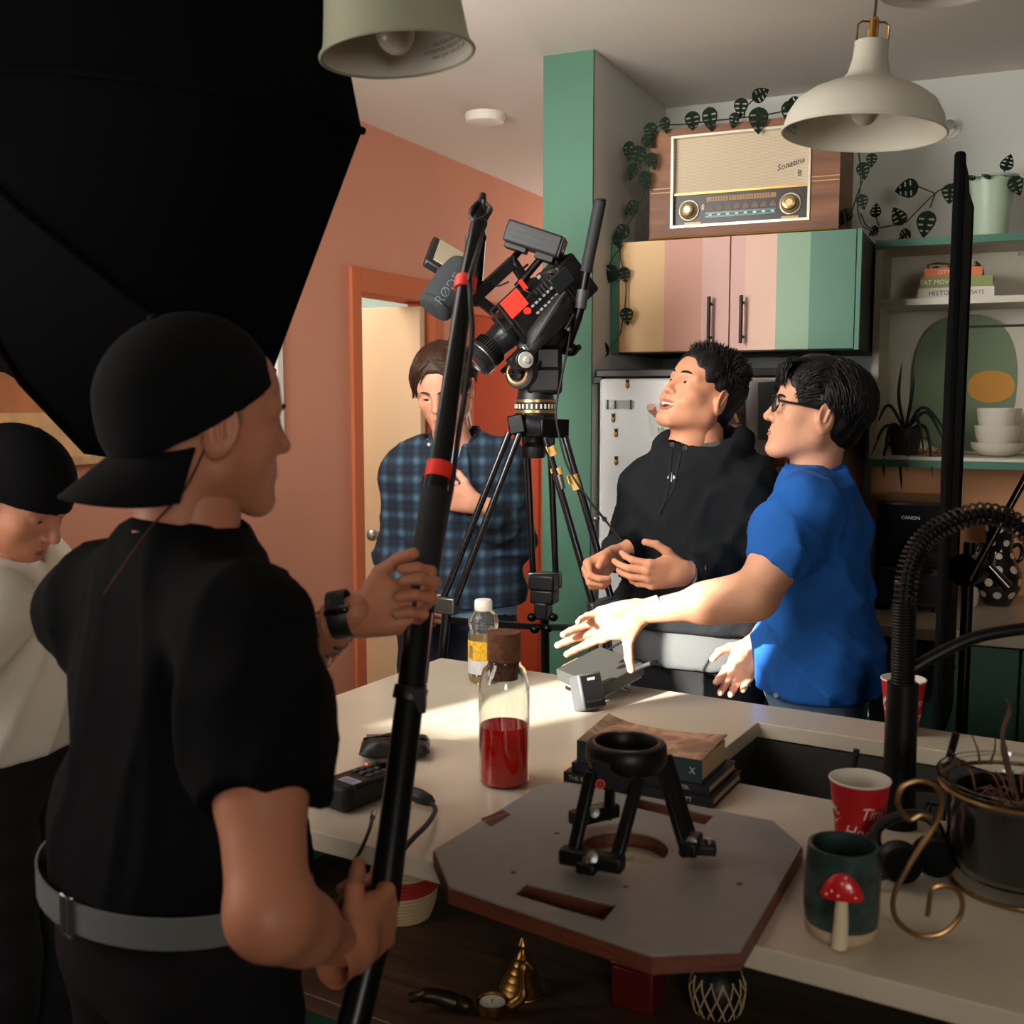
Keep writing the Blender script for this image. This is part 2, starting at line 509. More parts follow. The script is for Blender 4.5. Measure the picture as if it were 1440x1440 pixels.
# drying rack of steel wires hung across the sink
rk = thing('drying_rack', 'small dark wire drying rack standing in the sink behind the tap', 'rack', M=IM)
rx = isl(1300, 1120).x
rkm = MB()
for k in range(9): rkm.tube([(rx + .012 * k, sy0 + .03, .712), (rx + .012 * k, sy0 + .03, .885), (rx + .012 * k, sy0 + .16, .885), (rx + .012 * k, sy0 + .16, .712)], .0016, 6)
rkm.build('wires', BLACKM, rk)
rkf = MB()
for z in (.712, .885):
    rkf.tube([(rx - .006, sy0 + .027, z), (rx + .104, sy0 + .027, z), (rx + .104, sy0 + .163, z), (rx - .006, sy0 + .163, z)], .003, 6, closed=True)
rkf.build('rails', BLACKM, rk)
# faucet
fp = onz(1262, 1160, .92)
fc = thing('kitchen_faucet', 'tall matte black tap with coiled spring neck behind the sink', 'faucet', fp)
BT = mat('matte_black_tap', (15, 15, 16), .42, .3)
FD = (fp - CAM_P).dot(FWD)
def fk(px, py): return P(px, py, FD) - fp
MB().lathe([(.030, 0), (.030, .012), (.027, .02), (.025, .10), (.024, fk(1258, 960).z)]).build('base', BT, fc)
lev = MB().cyl((0, 0, .07), cv(.055, -.02, .07), .012, .010).tube([cv(.05, -.02, .07), cv(.062, -.025, .09), cv(.075, -.03, .16)], .006, 8)
lev.build('lever', BT, fc)
z0 = fk(1258, 960).z
up0, up1 = Vector((0, 0, z0)), fk(1272, 850)
MB().tube([up0, up1], .0165, 16).build('riser', BT, fc)
col = MB()
for k in range(26):
    t = up0.lerp(up1, k / 25); col.torus(t, .0165, .0022, 20, 6)
col.build('collar_rings', BT, fc)
arc = bez([up1, fk(1278, 800), fk(1295, 765), fk(1330, 738), fk(1385, 722), fk(1440, 745), fk(1480, 800), fk(1490, 880)], 14)
MB().tube(arc, .0085, 12).build('hose', BT, fc)
# coil spring round the hose
pts = []
n = len(arc)
turns, steps = 44, 44 * 10
for i in range(steps):
    t = i / (steps - 1) * (n - 1); a = int(min(t, n - 2)); f = t - a
    c = arc[a].lerp(arc[a + 1], f); tg = (arc[a + 1] - arc[a]).normalized()
    x, y, _ = frame(tg, FWD)
    an = 2 * math.pi * turns * i / (steps - 1)
    pts.append(c + (x * math.cos(an) + y * math.sin(an)) * .0165)
MB().tube(pts, .0021, 6).build('spring', BT, fc)
MB().tube([fk(1490, 870), fk(1490, 900), fk(1488, 990)], [.014, .018, .022], 16).build('spray_head', BT, fc)
MB().tube(bez([fk(1262, 955), fk(1310, 925), fk(1370, 897), fk(1440, 884), fk(1486, 880)], 8), .010, 12).build('support_arm', BT, fc)

# ---- fridge
FX0, FX1, FY = PX1 + .004, -.445, 3.142
fz = ony(848, 525, FY).z
fr = thing('refrigerator', 'white refrigerator with a dark top under the striped cabinet', 'refrigerator', (FX0, FY, 0))
frw = mat('fridge_white_enamel', (214, 216, 214), .3, bump=.02, bscale=500)
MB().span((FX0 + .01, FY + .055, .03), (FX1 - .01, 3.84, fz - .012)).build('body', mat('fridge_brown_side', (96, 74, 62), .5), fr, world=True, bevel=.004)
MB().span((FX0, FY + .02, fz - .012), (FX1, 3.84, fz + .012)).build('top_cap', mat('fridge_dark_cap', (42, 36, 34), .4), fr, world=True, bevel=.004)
d_ = MB().span((FX0 + .022, FY, .62), (FX1, FY + .052, fz - .016)).build('door', frw, fr, world=True, bevel=.008)
hd = MB().tube([(FX0 + .07, FY, 1.10), (FX0 + .07, FY - .035, 1.12), (FX0 + .07, FY - .035, 1.42), (FX0 + .07, FY, 1.44)], .009, 10)
d2_ = MB().span((FX0 + .022, FY, .05), (FX1, FY + .052, .612)).build('freezer_door', frw, fr, world=True, bevel=.008)
hg = MB()
for z in (fz - .02, .616): hg.box((FX0 + .014, FY + .03, z), (.028, .05, .02))
hg.build('hinge', BLACK, fr, world=True, bevel=.002)
def on_fridge(px, py): return ony(px, py, FY + .001)
# fridge magnets: little brass owls, numbered by where they sit
mg = [(883, 540, 'small brass owl magnet alone at the top of the white fridge door'), (863, 588, 'small dark magnet below the clear plastic clip on the fridge'), (867, 609, 'small dark magnet second below the clear clip on the fridge'), (867, 648, 'lowest small dark magnet on the white fridge door')]
for px, py, lb in mg:
    p = on_fridge(px, py)
    t = thing('fridge_magnet', lb, 'magnet', p, group='small magnets on the fridge')
    MB().ell((0, -.004, -.004), (.006, .005, .009)).build('body', GOLD, t)
    MB().ell((0, -.005, .008), (.005, .004, .005), 10, 8).ell((-.004, -.005, .012), (.0017, .002, .003), 8, 6).ell((.004, -.005, .012), (.0017, .002, .003), 8, 6).build('head', mat('dark_bronze', (58, 46, 30), .4, .8), t)
p = on_fridge(872, 569)
t = thing('magnetic_clip', 'clear plastic magnetic clip near the top of the fridge door', 'clip', p)
clr = mat('clear_plastic', (235, 238, 238), .08, trans=.9)
MB().box((0, -.004, 0), (.088, .008, .026)).build('body', clr, t, bevel=.003)
MB().box((-.036, -.009, 0), (.004, .004, .028)).box((.036, -.009, 0), (.004, .004, .028)).box((-.012, -.009, 0), (.003, .003, .024)).build('ribs', DGREY, t)
def flat_card(name, label, cat, quad, plane_y, material, thick=.0015):
    """card held flat on the fridge, corners given where they are seen"""
    ps = [ony(x, y, plane_y) for x, y in quad]
    c = sum(ps, Vector()) / len(ps)
    t = thing(name, label, cat, c)
    n = len(ps)
    vs = [p - c for p in ps] + [p - c + Vector((0, -thick, 0)) for p in ps]
    fs = [tuple(range(n)), tuple(range(2 * n - 1, n - 1, -1))] + [(i, n + i, n + (i + 1) % n, (i + 1) % n) for i in range(n)]
    MB().put(vs, fs).build('card', material, t, smooth=False)
    return t, c
t, c = flat_card('postcard', 'pale grey postcard with an ice cream cone on the fridge door', 'postcard', [(909, 572), (950, 560), (955, 608), (915, 614)], FY - .001, mat('pale_card', (205, 210, 200), .6, var=.1, vscale=40))
a, b, e = [ony(x, y, FY - .0035) - c for x, y in ((911, 578), (922, 572), (927, 592))]
MB().put([a, b, e] + [q + Vector((0, -.001, 0)) for q in (a, b, e)], [(0, 1, 2), (5, 4, 3), (0, 3, 4, 1), (1, 4, 5, 2), (2, 5, 3, 0)]).build('cone', mat('waffle_brown', (150, 92, 66), .6), t, smooth=False)
MB().ell(ony(916, 573, FY - .003) - c, (.014, .002, .012)).build('scoop', mat('pink_scoop', (226, 170, 150), .6), t)
text('print', 'JUL', .016, DGREY, t, Matrix.Translation(ony(930, 604, FY - .003) - c) @ Matrix.Rotation(rad(90), 4, 'X') @ Matrix.Rotation(rad(8), 4, 'Z'))
t, c = flat_card('photo_card', 'dark framed photo behind the head of the man in the hoodie', 'picture', [(1000, 560), (1047, 540), (1050, 640), (1000, 640)], FY - .002, mat('dark_photo', (60, 40, 30), .4, var=.7, vscale=60))
MB().span(ony(1003, 603, FY - .004) - c, ony(1044, 597, FY - .006) - c).build('lower_edge', mat('rose_card_edge', (170, 110, 90), .6), t)
st_ = MB()
for u, v in (((1030, 575), (1018, 596)), ((1030, 575), (1038, 594)), ((1030, 575), (1031, 560))):
    st_.bar(ony(u[0], u[1], FY - .006) - c, ony(v[0], v[1], FY - .006) - c, .008, .002, (0, 1, 0))
st_.build('straw_star', mat('straw', (190, 150, 90), .6), t)
t, c = flat_card('photo_magnet', 'small rectangular photo magnet in orange and brown on the fridge', 'magnet', [(1079, 633), (1118, 628), (1122, 655), (1080, 656)], FY - .002, mat('orange_photo', (176, 92, 36), .5, var=.9, vscale=90), .003)
MB().ell(ony(1085, 645, FY - .006) - c, (.008, .002, .01)).build('print', mat('dark_print', (60, 34, 20), .5), t)
t, c = flat_card('calendar_sheet', 'tall grey sheet on the fridge beside the man in glasses', 'paper', [(1066, 538), (1120, 534), (1120, 620), (1066, 618)], FY - .0005, mat('grey_sheet', (112, 120, 116), .6), .0012)
MB().ell(ony(1093, 545, FY - .004) - c, (.008, .003, .008)).build('pin', DGREY, t)

# ---- striped cabinet over the fridge
CY = 3.30
cz0, cz1 = ony(868, 497, CY).z, ony(874, 341, CY).z
cx0, cxm, cx1 = ony(871, 420, CY).x, ony(1026, 420, CY).x, ony(1202, 420, CY).x
cb = thing('upper_cabinet', 'deep wall cabinet over the fridge with doors painted in pastel stripes', 'cabinet', (cx0, CY, cz0))
tealp = mat('teal_green_paint', (74, 124, 104), .45)
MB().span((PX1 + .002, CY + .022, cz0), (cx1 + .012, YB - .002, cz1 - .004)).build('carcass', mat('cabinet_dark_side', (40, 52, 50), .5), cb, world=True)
MB().span((PX1 + .002, CY + .004, cz0), (cx0 - .002, CY + .022, cz1)).build('filler_strip', greenp, cb, world=True)
st = [(ony(x, 420, CY).x - cx0, c) for x, c in ((860, (204, 160, 100)), (933, (190, 128, 102)), (985, (198, 150, 138)), (1047, (206, 164, 140)), (1090, (122, 152, 122)), (1137, (68, 114, 92)))]
stm = stripes('painted_stripes', 0, st)
for a, b in ((cx0, cxm - .0015), (cxm + .0015, cx1)):
    dd = MB().span((a - cx0, 0, .003), (b - cx0, .02, cz1 - cz0)).build('door', stm, cb, smooth=False, bevel=.0015)
    hx = ony(1000, 445, CY).x - cx0 if a < cxm - .1 else ony(1045, 445, CY).x - cx0
    h0, h1 = ony(1000, 484, CY).z - cz0, ony(1000, 418, CY).z - cz0
    MB().cyl((hx, -.028, h0), (hx, -.028, h1), .0055, n=12).cyl((hx, 0, h0 + .02), (hx, -.028, h0 + .02), .0045, n=10).cyl((hx, 0, h1 - .02), (hx, -.028, h1 - .02), .0045, n=10).build('handle', mat('dark_bronze_handle', (48, 36, 30), .35, .8), dd)
MB().span((cx1 + .001, CY + .004, cz0), (cx1 + .014, CY + .022, cz1)).build('edge_strip', tealp, cb, world=True)

# ---- vintage radio on the cabinet
RY = 3.335
r00, r01, r10 = ony(913, 333, RY), ony(925, 181, RY), ony(1179, 319, RY)
rz0 = cz1
rw, rh = r10.x - r00.x, r01.z - rz0 - .005
rd = thing('vintage_radio', 'vintage wooden valve radio with cream speaker cloth on the striped cabinet', 'radio', (r00.x, RY, rz0 + .001))
walnut = wood('radio_walnut', (138, 88, 52), (96, 56, 30), (3, 3, 26), .55, .05)
bx0, bx1 = ony(944, 250, RY).x - r00.x, ony(1140, 250, RY).x - r00.x
bz0, bz1 = ony(944, 322, RY).z - rz0, ony(944, 193, RY).z - rz0
m = MB()
m.span((0, 0, .006), (bx0, .27, rh)); m.span((bx1, 0, .006), (rw, .27, rh)); m.span((bx0, 0, .006), (bx1, .27, bz0)); m.span((bx0, 0, bz1), (bx1, .27, rh)); m.span((bx0, .03, bz0), (bx1, .27, bz1))
m.build('case', walnut, rd, smooth=False)
fe = MB()
for x in (.02, rw - .02):
    for y in (.02, .24): fe.cyl((x, y, -.001), (x, y, .006), .01)
fe.build('feet', BLACK, rd)
bzl = mat('champagne_bezel', (205, 196, 176), .3, .6)
bt = .007
MB().span((bx0, -.006, bz0), (bx0 + bt, .03, bz1)).span((bx1 - bt, -.006, bz0), (bx1, .03, bz1)).span((bx0 + bt, -.006, bz0), (bx1 - bt, .03, bz0 + bt)).span((bx0 + bt, -.006, bz1 - bt), (bx1 - bt, .03, bz1)).build('bezel', bzl, rd, smooth=False)
mc, nt, bb = nodes_of('radio_speaker_cloth')
tc = nd(nt, 'ShaderNodeTexCoord'); w1 = nd(nt, 'ShaderNodeTexWave', i_Scale=110.0, bands_direction='X'); w2 = nd(nt, 'ShaderNodeTexWave', i_Scale=75.0, i_Distortion=1.5, bands_direction='Z')
mx = nd(nt, 'ShaderNodeMath', operation='ADD'); rr = ramp(nt, [(.2, srgb(172, 152, 124)), (.9, srgb(226, 210, 182))])
mm = nd(nt, 'ShaderNodeMath', operation='MULTIPLY'); mm.inputs[1].default_value = .5
L = nt.links.new
L(tc.outputs['Object'], w1.inputs[0]); L(tc.outputs['Object'], w2.inputs[0]); L(w1.outputs['Fac'], mx.inputs[0]); L(w2.outputs['Fac'], mx.inputs[1]); L(mx.outputs[0], mm.inputs[0]); L(mm.outputs[0], rr.inputs[0]); L(rr.outputs[0], bb.inputs['Base Color'])
bb.inputs['Roughness'].default_value = .9
ds = bz0 + .38 * (bz1 - bz0)
MB().span((bx0 + bt, .018, ds), (bx1 - bt, .03, bz1 - bt)).build('speaker_cloth', mc, rd, smooth=False)
MB().span((bx0 + bt, .004, ds - .006), (bx1 - bt, .03, ds)).build('divider', mat('gilt_strip', (196, 150, 84), .3, .9), rd)
dial = MB().span((bx0 + bt, .012, bz0 + bt), (bx1 - bt, .03, ds - .006)).build('dial_panel', mat('dial_brown_glass', (38, 27, 20), .35), rd, smooth=False)
dw, dh = bx1 - bx0, ds - bz0
zz = bz0 + dh * .5
for fx in (.13, .86):
    kn = MB().lathe([(.026, 0), (.026, .012), (.020, .016), (.018, .03), (.011, .032), (.010, .028), (.001, .028)], n=28, M=Matrix.Translation((bx0 + dw * fx, .012, zz)) @ Matrix.Rotation(rad(90), 4, 'X')).build('knob', mat('cream_brass_knob', (190, 168, 120), .25, .7), rd)
    MB().torus((0, 0, .0), .029, .003, M=Matrix.Translation((bx0 + dw * fx, .010, zz)) @ Matrix.Rotation(rad(90), 4, 'X')).build('ring', bzl, kn)
MB().span((bx0 + dw * .26, .009, zz + .022), (bx0 + dw * .76, .012, zz + .036)).build('scale_strip', mat('scale_amber', (160, 116, 70), .4), dial)
tk = MB()
for k in range(22): tk.box((bx0 + dw * (.30 + .02 * k), .0085, zz + .029), (.0016, .001, .008 if k % 3 else .011))
tk.build('scale_marks', BLACK, dial)
hp = mat('dial_taupe', (112, 90, 74), .5)
for k in range(8):
    MB().prism([(math.cos(a) * .010, math.sin(a) * .016) for a in [i * math.pi / 8 for i in range(9)]], 0, .002, Matrix.Translation((bx0 + dw * (.29 + .064 * k), .0118, zz - .004)) @ Matrix.Rotation(rad(90), 4, 'X')).build('dial_arch', hp, dial)
tl = mat('dial_teal_glass', (62, 120, 118), .25)
for z in (-.012, -.022): MB().span((bx0 + dw * .25, .0095, zz + z - .003), (bx0 + dw * .76, .012, zz + z + .003)).build('dial_line', tl, dial)
for k in range(8): MB().box((bx0 + dw * (.29 + .064 * k), .009, zz - .017), (.010, .004, .005)).build('key', mat('ivory_key', (214, 204, 176), .35), rd)
MB().ell((bx0 + dw * .235, .010, zz + .006), (.006, .003, .011)).build('tuning_eye', mat('eye_glass', (190, 180, 150), .1), dial)
for x in (bx0 + dw * .16, bx0 + dw * .86): MB().box((x, .010, bz0 + .012), (.05, .006, .008)).build('badge', mat('gilt_badge', (150, 120, 76), .4, .5), dial)
ivory = mat('inlay_ivory', (206, 156, 96), .4)
for x0, x1 in ((0.0005, bx0 - .002), (bx1 + .002, rw - .0005)):
    for dz in (0, .012): MB().span((x0, -.0008, ds + .004 + dz), (x1, .001, ds + .0065 + dz)).build('inlay', ivory, rd, smooth=False)
MB().tube([(0, -.003, .008), (rw, -.003, .008)], .004, 8).build('lower_moulding', mat('gilt_strip', (196, 150, 84), .3, .9), rd)
tx = Matrix.Translation((bx1 - .062, .0172, ds + .062)) @ Matrix.Rotation(rad(90), 4, 'X')
text('script', 'Sonatina', .024, BLACK, rd, tx @ Matrix.Rotation(rad(14), 4, 'Z'), shear=.35)
text('emblem', 'B', .024, BLACK, rd, Matrix.Translation((bx1 - .034, .0172, ds + .034)) @ Matrix.Rotation(rad(90), 4, 'X'))

# ---- open shelf unit
SY = 3.57
sh = thing('shelf_unit', 'open white wall shelf with green front edges beside the striped cabinet', 'shelf', (-.42, SY, 0))
sz = [ony(1267, 642, SY).z, ony(1300, 419, SY).z, ony(1300, 334, SY).z]
sx_0, sx_1 = cx1 + .02, 1.5
cream = mat('cream_shelf_paint', (214, 208, 190), .5)
MB().span((sx_0, SY + .01, sz[0] - .02), (sx_0 + .02, YB - .004, sz[2])).build('side_panel', cream, sh, world=True)
MB().span((sx_1 - .02, SY + .01, sz[0] - .02), (sx_1, YB - .004, sz[2])).build('side_panel', cream, sh, world=True)
MB().span((sx_0 + .02, YB - .012, sz[0]), (sx_1 - .02, YB - .004, sz[2] - .02)).build('back_panel', cream, sh, world=True)
for k, z in enumerate(sz):
    MB().span((sx_0 + .0205, SY + .006, z - .02), (sx_1 - .0205, YB - .013, z)).build('shelf_board', cream, sh, world=True, smooth=False, bevel=.001)
for z in (sz[0] - .021, sz[2] - .012):
    MB().span((sx_0, SY - .004, z - .011), (sx_1, SY + .005, z + .011)).build('edge_strip', tealp, sh, world=True, smooth=False)
MB().cyl(ony(1434, 357, YB - .012), ony(1434, 357, YB - .022), .006).build('peg', STEEL, sh, world=True)
sz_top = sz[2]
# three books on the middle shelf
by = SY + .06
bk = [((1291, 404), (1398, 416), 'thick white book at the bottom of the shelf pile under a carved figure', (214, 210, 196), 'HISTORY', 'ESSAYS'), ((1296, 393), (1396, 404), 'green book with pale lettering in the middle of the shelf pile', (138, 150, 92), 'EAT MOVE TALK', ''), ((1300, 384), (1381, 393), 'orange book on top of the shelf pile', (222, 122, 74), 'CITY', '')]
zb = sz[1] + .0005
for (p0, p1, lb, c, s1, s2) in bk:
    a, b = ony(p0[0], p0[1], by), ony(p1[0], p1[1], by)
    h = a.z - b.z
    t = thing('book', lb, 'book', (a.x, by, zb), group='books on the middle shelf')
    w = b.x - a.x
    cm = mat('cover_%d_%d_%d' % c, c, .55)
    MB().span((0, 0, 0), (w, .17, .0025)).span((0, 0, h - .0025), (w, .17, h)).span((0, 0, .0025), (w, .004, h - .0025)).build('cover', cm, t, smooth=False)
    MB().span((.003, .004, .003), (w - .003, .165, h - .003)).build('pages', mat('book_pages', (214, 204, 180), .8), t, smooth=False)
    X90 = Matrix.Rotation(rad(90), 4, 'X')
    text('spine_title', s1, h * .62, mat('ink_white', (236, 232, 214), .6) if c[0] != 214 else DGREY, t, Matrix.Translation((w * .34, -.0006, h / 2)) @ X90)
    if s2: text('spine_author', s2, h * .5, DGREY, t, Matrix.Translation((w * .75, -.0006, h / 2)) @ X90)
    zb += h + .0006
# carved ornament on the books
op = ony(1320, 372, by + .06)
or_ = thing('carved_ornament', 'openwork bronze carved figure with a curved horn standing on the shelf books', 'ornament', (op.x, by + .06, zb))
br = mat('spotted_bronze', (108, 78, 44), .35, .6, bump=.6, bscale=120, var=.5, vscale=120)
def oo(px, py): return ony(px, py, by + .06) - Vector((op.x, by + .06, zb))
MB().tube([oo(1306, 389), oo(1305, 372), oo(1318, 370), oo(1334, 371), oo(1335, 388), oo(1325, 391), oo(1312, 391)], .0035, 8, closed=True).build('frame', br, or_)
MB().tube(bez([oo(1309, 389), oo(1310, 380), oo(1317, 376), oo(1323, 381), oo(1327, 390)], 6), .0035, 8).build('inner_arch', mat('dark_bronze', (58, 46, 30), .4, .8), or_)
MB().tube(bez([oo(1336, 378), oo(1350, 380), oo(1366, 384), oo(1371, 376), oo(1372, 367)], 6), .004, 8).build('neck', br, or_)
MB().tube(bez([oo(1372, 369), oo(1378, 375), oo(1382, 388), oo(1384, 396)], 6), [.005] * 6 + [.0045] * 6 + [.004] * 7, 8).build('horn', mat('dark_bronze', (58, 46, 30), .4, .8), or_)
MB().box(oo(1386, 395), (.022, .03, .008)).build('foot', mat('dark_bronze', (58, 46, 30), .4, .8), or_)

# painting leaning at the back of the lower shelf
ay = YB - .04
a0, a1 = ony(1350, 640, ay), ony(1350, 462, ay)
art = thing('art_print', 'abstract art print with sage and ochre blobs leaning in the shelf', 'painting', (a0.x, ay, sz[0] + .001))
aw, ah = .62, a1.z - sz[0]
MB().span((0, 0, 0), (aw, .012, ah)).build('board', mat('print_paper', (206, 198, 178), .7), art, smooth=False)
MB().span((-.006, -.004, ah), (aw + .006, .016, ah + .008)).span((-.006, -.004, 0), (0, .016, ah)).span((aw, -.004, 0), (aw + .006, .016, ah)).build('frame', mat('dark_wood_frame', (60, 44, 34), .5), art, smooth=False)
def blob(cx, cz, rx, rz, ex, mat_, nm, y):
    pl = [(cx + rx * math.copysign(abs(math.cos(a)) ** ex, math.cos(a)), cz + rz * math.copysign(abs(math.sin(a)) ** ex, math.sin(a))) for a in [2 * math.pi * k / 36 for k in range(36)]]
    MB().prism(pl, 0, .0012, Matrix.Translation((0, y, 0)) @ Matrix.Rotation(rad(90), 4, 'X')).build(nm, mat_, art, smooth=False)
def al(px, py): q = ony(px, py, ay); return q.x - a0.x, q.z - sz[0] - .001
g0, g1 = al(1395, 560), al(1440, 480)
_gt = al(0, 480)[1]
blob(al(1378, 0)[0], (_gt + .006) / 2, .155, (_gt - .006) / 2, .8, mat('print_sage', (118, 136, 106), .7), 'green_shape', -.0005)
blob(al(1418, 0)[0], al(0, 548)[1], .068, .050, .9, mat('print_ochre', (206, 146, 62), .7), 'yellow_shape', -.0018)

# bowls
def turned(name, label, cat, loc, prof, t, m, **kw):
    e = thing(name, label, cat, loc, **kw)
    MB().shell(prof, t, n=40).lathe([(.001, prof[0][1]), (prof[0][0], prof[0][1]), (prof[0][0], prof[0][1] + .004), (.001, prof[0][1] + .004)], n=40).build('bowl', m, e)
    MB().torus((0, 0, .002), prof[0][0] * .8, .002).build('foot_ring', m, e)
    return e
cer = mat('cream_stoneware', (216, 208, 192), .3, coat=.3)
bY = SY + .13
bc = ony(1402, 640, bY)
zr = lambda y: ony(1402, y, bY).z
hts = [(zr(622), .078, 'wide shallow cream dish under the stacked bowls'), (zr(598), .068, 'lower cream bowl of the pair stacked in the dish'), (zr(574), .064, 'topmost cream bowl of the stack on the shelf')]
zc = sz[0] + .0008
for k, (zt, r, lb) in enumerate(hts):
    h = zt - zc
    base = .35 * r if k == 0 else .55 * r
    turned('bowl', lb, 'bowl', (bc.x, bY, zc), [(base, .0), (base + .4 * (r - base), h * .12), (r * .93, h * .55), (r, h)], .004, cer, group='stacked bowls on the shelf')
    zc = zc + h * (.42 if k == 0 else .55)
wp = ony(1300, 640, SY + .09)
for k, (dx, r, lb) in enumerate(((-.012, .011, 'rounded brown wooden bead lying by the shelf plant'), (.014, .013, 'pale wooden bead lying by the shelf plant'), (.040, .010, 'smallest wooden bead at the end of the row on the shelf'))):
    t = thing('wooden_bead', lb, 'bead', (wp.x + dx, SY + .09, sz[0] + .0005), group='wooden beads on the shelf')
    MB().ell((0, 0, r), (r, r, r)).build('bead', mat('wood_bead_%d' % k, ((150, 100, 60), (190, 150, 104), (160, 96, 70))[k], .5), t)
    MB().torus((0, 0, r), r * .98, .0012, M=None).build('groove', mat('dark_groove', (70, 44, 26), .6), t)

# spider plant on the lower shelf
leafm = mat('dark_leaf', (30, 44, 30), .45, var=.25, vscale=30)
ap = ony(1272, 640, SY + .10)
al_ = thing('spider_plant', 'dark spiky spider plant in a brown pot hanging over the shelf edge', 'plant', (ap.x, SY + .10, sz[0] + .0005))
MB().shell([(.038, 0), (.045, .03), (.05, .085)], .004).lathe([(.001, 0), (.038, 0), (.038, .004), (.001, .004)]).build('pot', mat('dark_brown_pot', (52, 36, 28), .5), al_)
MB().lathe([(.001, .072), (.045, .072)]).build('soil', mat('potting_soil', (40, 28, 20), .9, bump=.8, bscale=120), al_)
def blade(pts, w, m, parent, name='leaf'):
    pts = bez(pts, 6); n = len(pts); mb = MB(); vs = []; fs = []
    for i, p in enumerate(pts):
        t = (pts[min(i + 1, n - 1)] - pts[max(i - 1, 0)]).normalized()
        x = t.cross(Vector((.2, -1, .1))).normalized()
        u = t.cross(x).normalized()
        k = i / (n - 1); ww = w * (.55 + .6 * k) * (1 - k ** 3) + .0004
        vs += [p - x * ww + u * ww * .4, p, p + x * ww + u * ww * .4, p - u * .0012]
    for i in range(n - 1):
        for a in range(4):
            b = (a + 1) % 4
            fs.append((4 * i + a, 4 * i + b, 4 * i + 4 + b, 4 * i + 4 + a))
    mb.put(vs, fs).build(name, m, parent)
base = Vector((0, 0, .075))
def sp(px, py, dy=0): return ony(px, py, SY + .10 + dy) - Vector((ap.x, SY + .10, sz[0]))
for tip, mid in (((1268, 510), (1264, 560)), ((1286, 525), (1281, 565)), ((1338, 618), (1300, 573)), ((1330, 625), (1303, 580)), ((1225, 640), (1245, 600)), ((1240, 668), (1252, 600)), ((1312, 672), (1302, 602)), ((1276, 664), (1277, 610)), ((1243, 672), (1246, 630)), ((1268, 690), (1266, 640)), ((1231, 600), (1250, 570)), ((1300, 640), (1290, 590))):
    dn = tip[1] > 630
    blade([base, sp(mid[0], mid[1], -.03), sp(tip[0], tip[1], -.125 if dn else -.05)], .0065, leafm, al_)

# pot with trailing plant on top of the shelf
pp = ony(1392, 326, SY + .14)
ptm = mat('pale_celadon_glaze', (178, 196, 172), .4)
pot = thing('plant_pot', 'pale celadon pot of trailing monstera on top of the shelf unit', 'plant', (pp.x, SY + .14, sz_top + .001))
ptop = ony(1392, 250, SY + .14).z - sz_top
MB().shell([(.046, 0), (.050, .01), (.066, ptop - .008), (.075, ptop - .006), (.075, ptop)], .005).lathe([(.001, 0), (.046, 0), (.046, .004), (.001, .004)]).build('pot', ptm, pot)
MB().lathe([(.001, ptop - .02), (.062, ptop - .02)]).build('soil', mat('potting_soil', (40, 28, 20), .9), pot)
# holey leaf, one mesh shared by all
def leaf_mesh():
    mb = MB(); N = 14; vs = []; fs = []
    def half(t): return .42 * (math.sin(math.pi * min(1, t ** .75)) ** .8) * (1 - .25 * t)
    for i in range(N + 1):
        t = i / N; w = half(t); zc = -.18 * t * t
        for u in (-1, -.82, -.25, 0, .25, .82, 1):
            vs.append((u * w, t, zc + .10 * abs(u) * w - .25 * (u * w) ** 2))
    for i in range(N):
        for c in range(6):
            if c in (1, 4) and i % 3 == 1 and 1 < i < N - 2: continue
            a = i * 7 + c
            fs.append((a, a + 1, a + 8, a + 7))
    n = len(vs); vs += [(x, y, z - .02) for x, y, z in vs]
    fs += [tuple(n + q for q in reversed(f)) for f in fs]
    return mb.put(vs, fs)
monm = mat('monstera_leaf', (22, 36, 22), .75, var=.3, vscale=8, spec=.15)
_lo = leaf_mesh().build('leaf', monm)
LEAF = _lo.data
bpy.data.objects.remove(_lo)
def add_leaf(parent, p, size, ang, tilt=0, yaw=0):
    o = bpy.data.objects.new('leaf', LEAF); COL.objects.link(o)
    o.parent = parent
    o.matrix_basis = Matrix.Translation(p) @ Matrix.Rotation(yaw, 4, 'Z') @ Matrix.Rotation(rad(90) + tilt, 4, 'X') @ Matrix.Rotation(ang, 4, 'Z') @ Matrix.Diagonal((size, size, size, 1)) 
    return o
stemm = mat('vine_stem', (38, 40, 24), .6)
def vine(parent, org, pts, r=.0022):
    MB().tube(bez([p - org for p in pts], 6), r, 6).build('stem', stemm, parent)
po = Vector((pp.x, SY + .14, sz_top + .001))
def lv(parent, org, lst, dflt=.05):
    for px, py, y, size, ang, tilt in lst:
        add_leaf(parent, ony(px, py, y) - org, size, rad(ang), rad(tilt), rad(random.uniform(-25, 25)))
q = lambda px, py, dy=0: ony(px, py, SY + .08 + dy)
for st_ in ([po + Vector((-.05, -.04, ptop - .01)), q(1352, 250), q(1335, 262), q(1315, 272), q(1275, 312)], [q(1315, 272), q(1300, 266), q(1290, 262)], [q(1315, 272), q(1308, 292)], [q(1275, 312), q(1250, 318), q(1222, 320), q(1210, 300)], [q(1236, 318), q(1232, 305)], [po + Vector((.06, -.03, ptop - .01)), q(1425, 248), q(1440, 252)], [po + Vector((.05, -.04, ptop - .01)), q(1411, 246), q(1414, 238)]):
    vine(pot, po, st_)
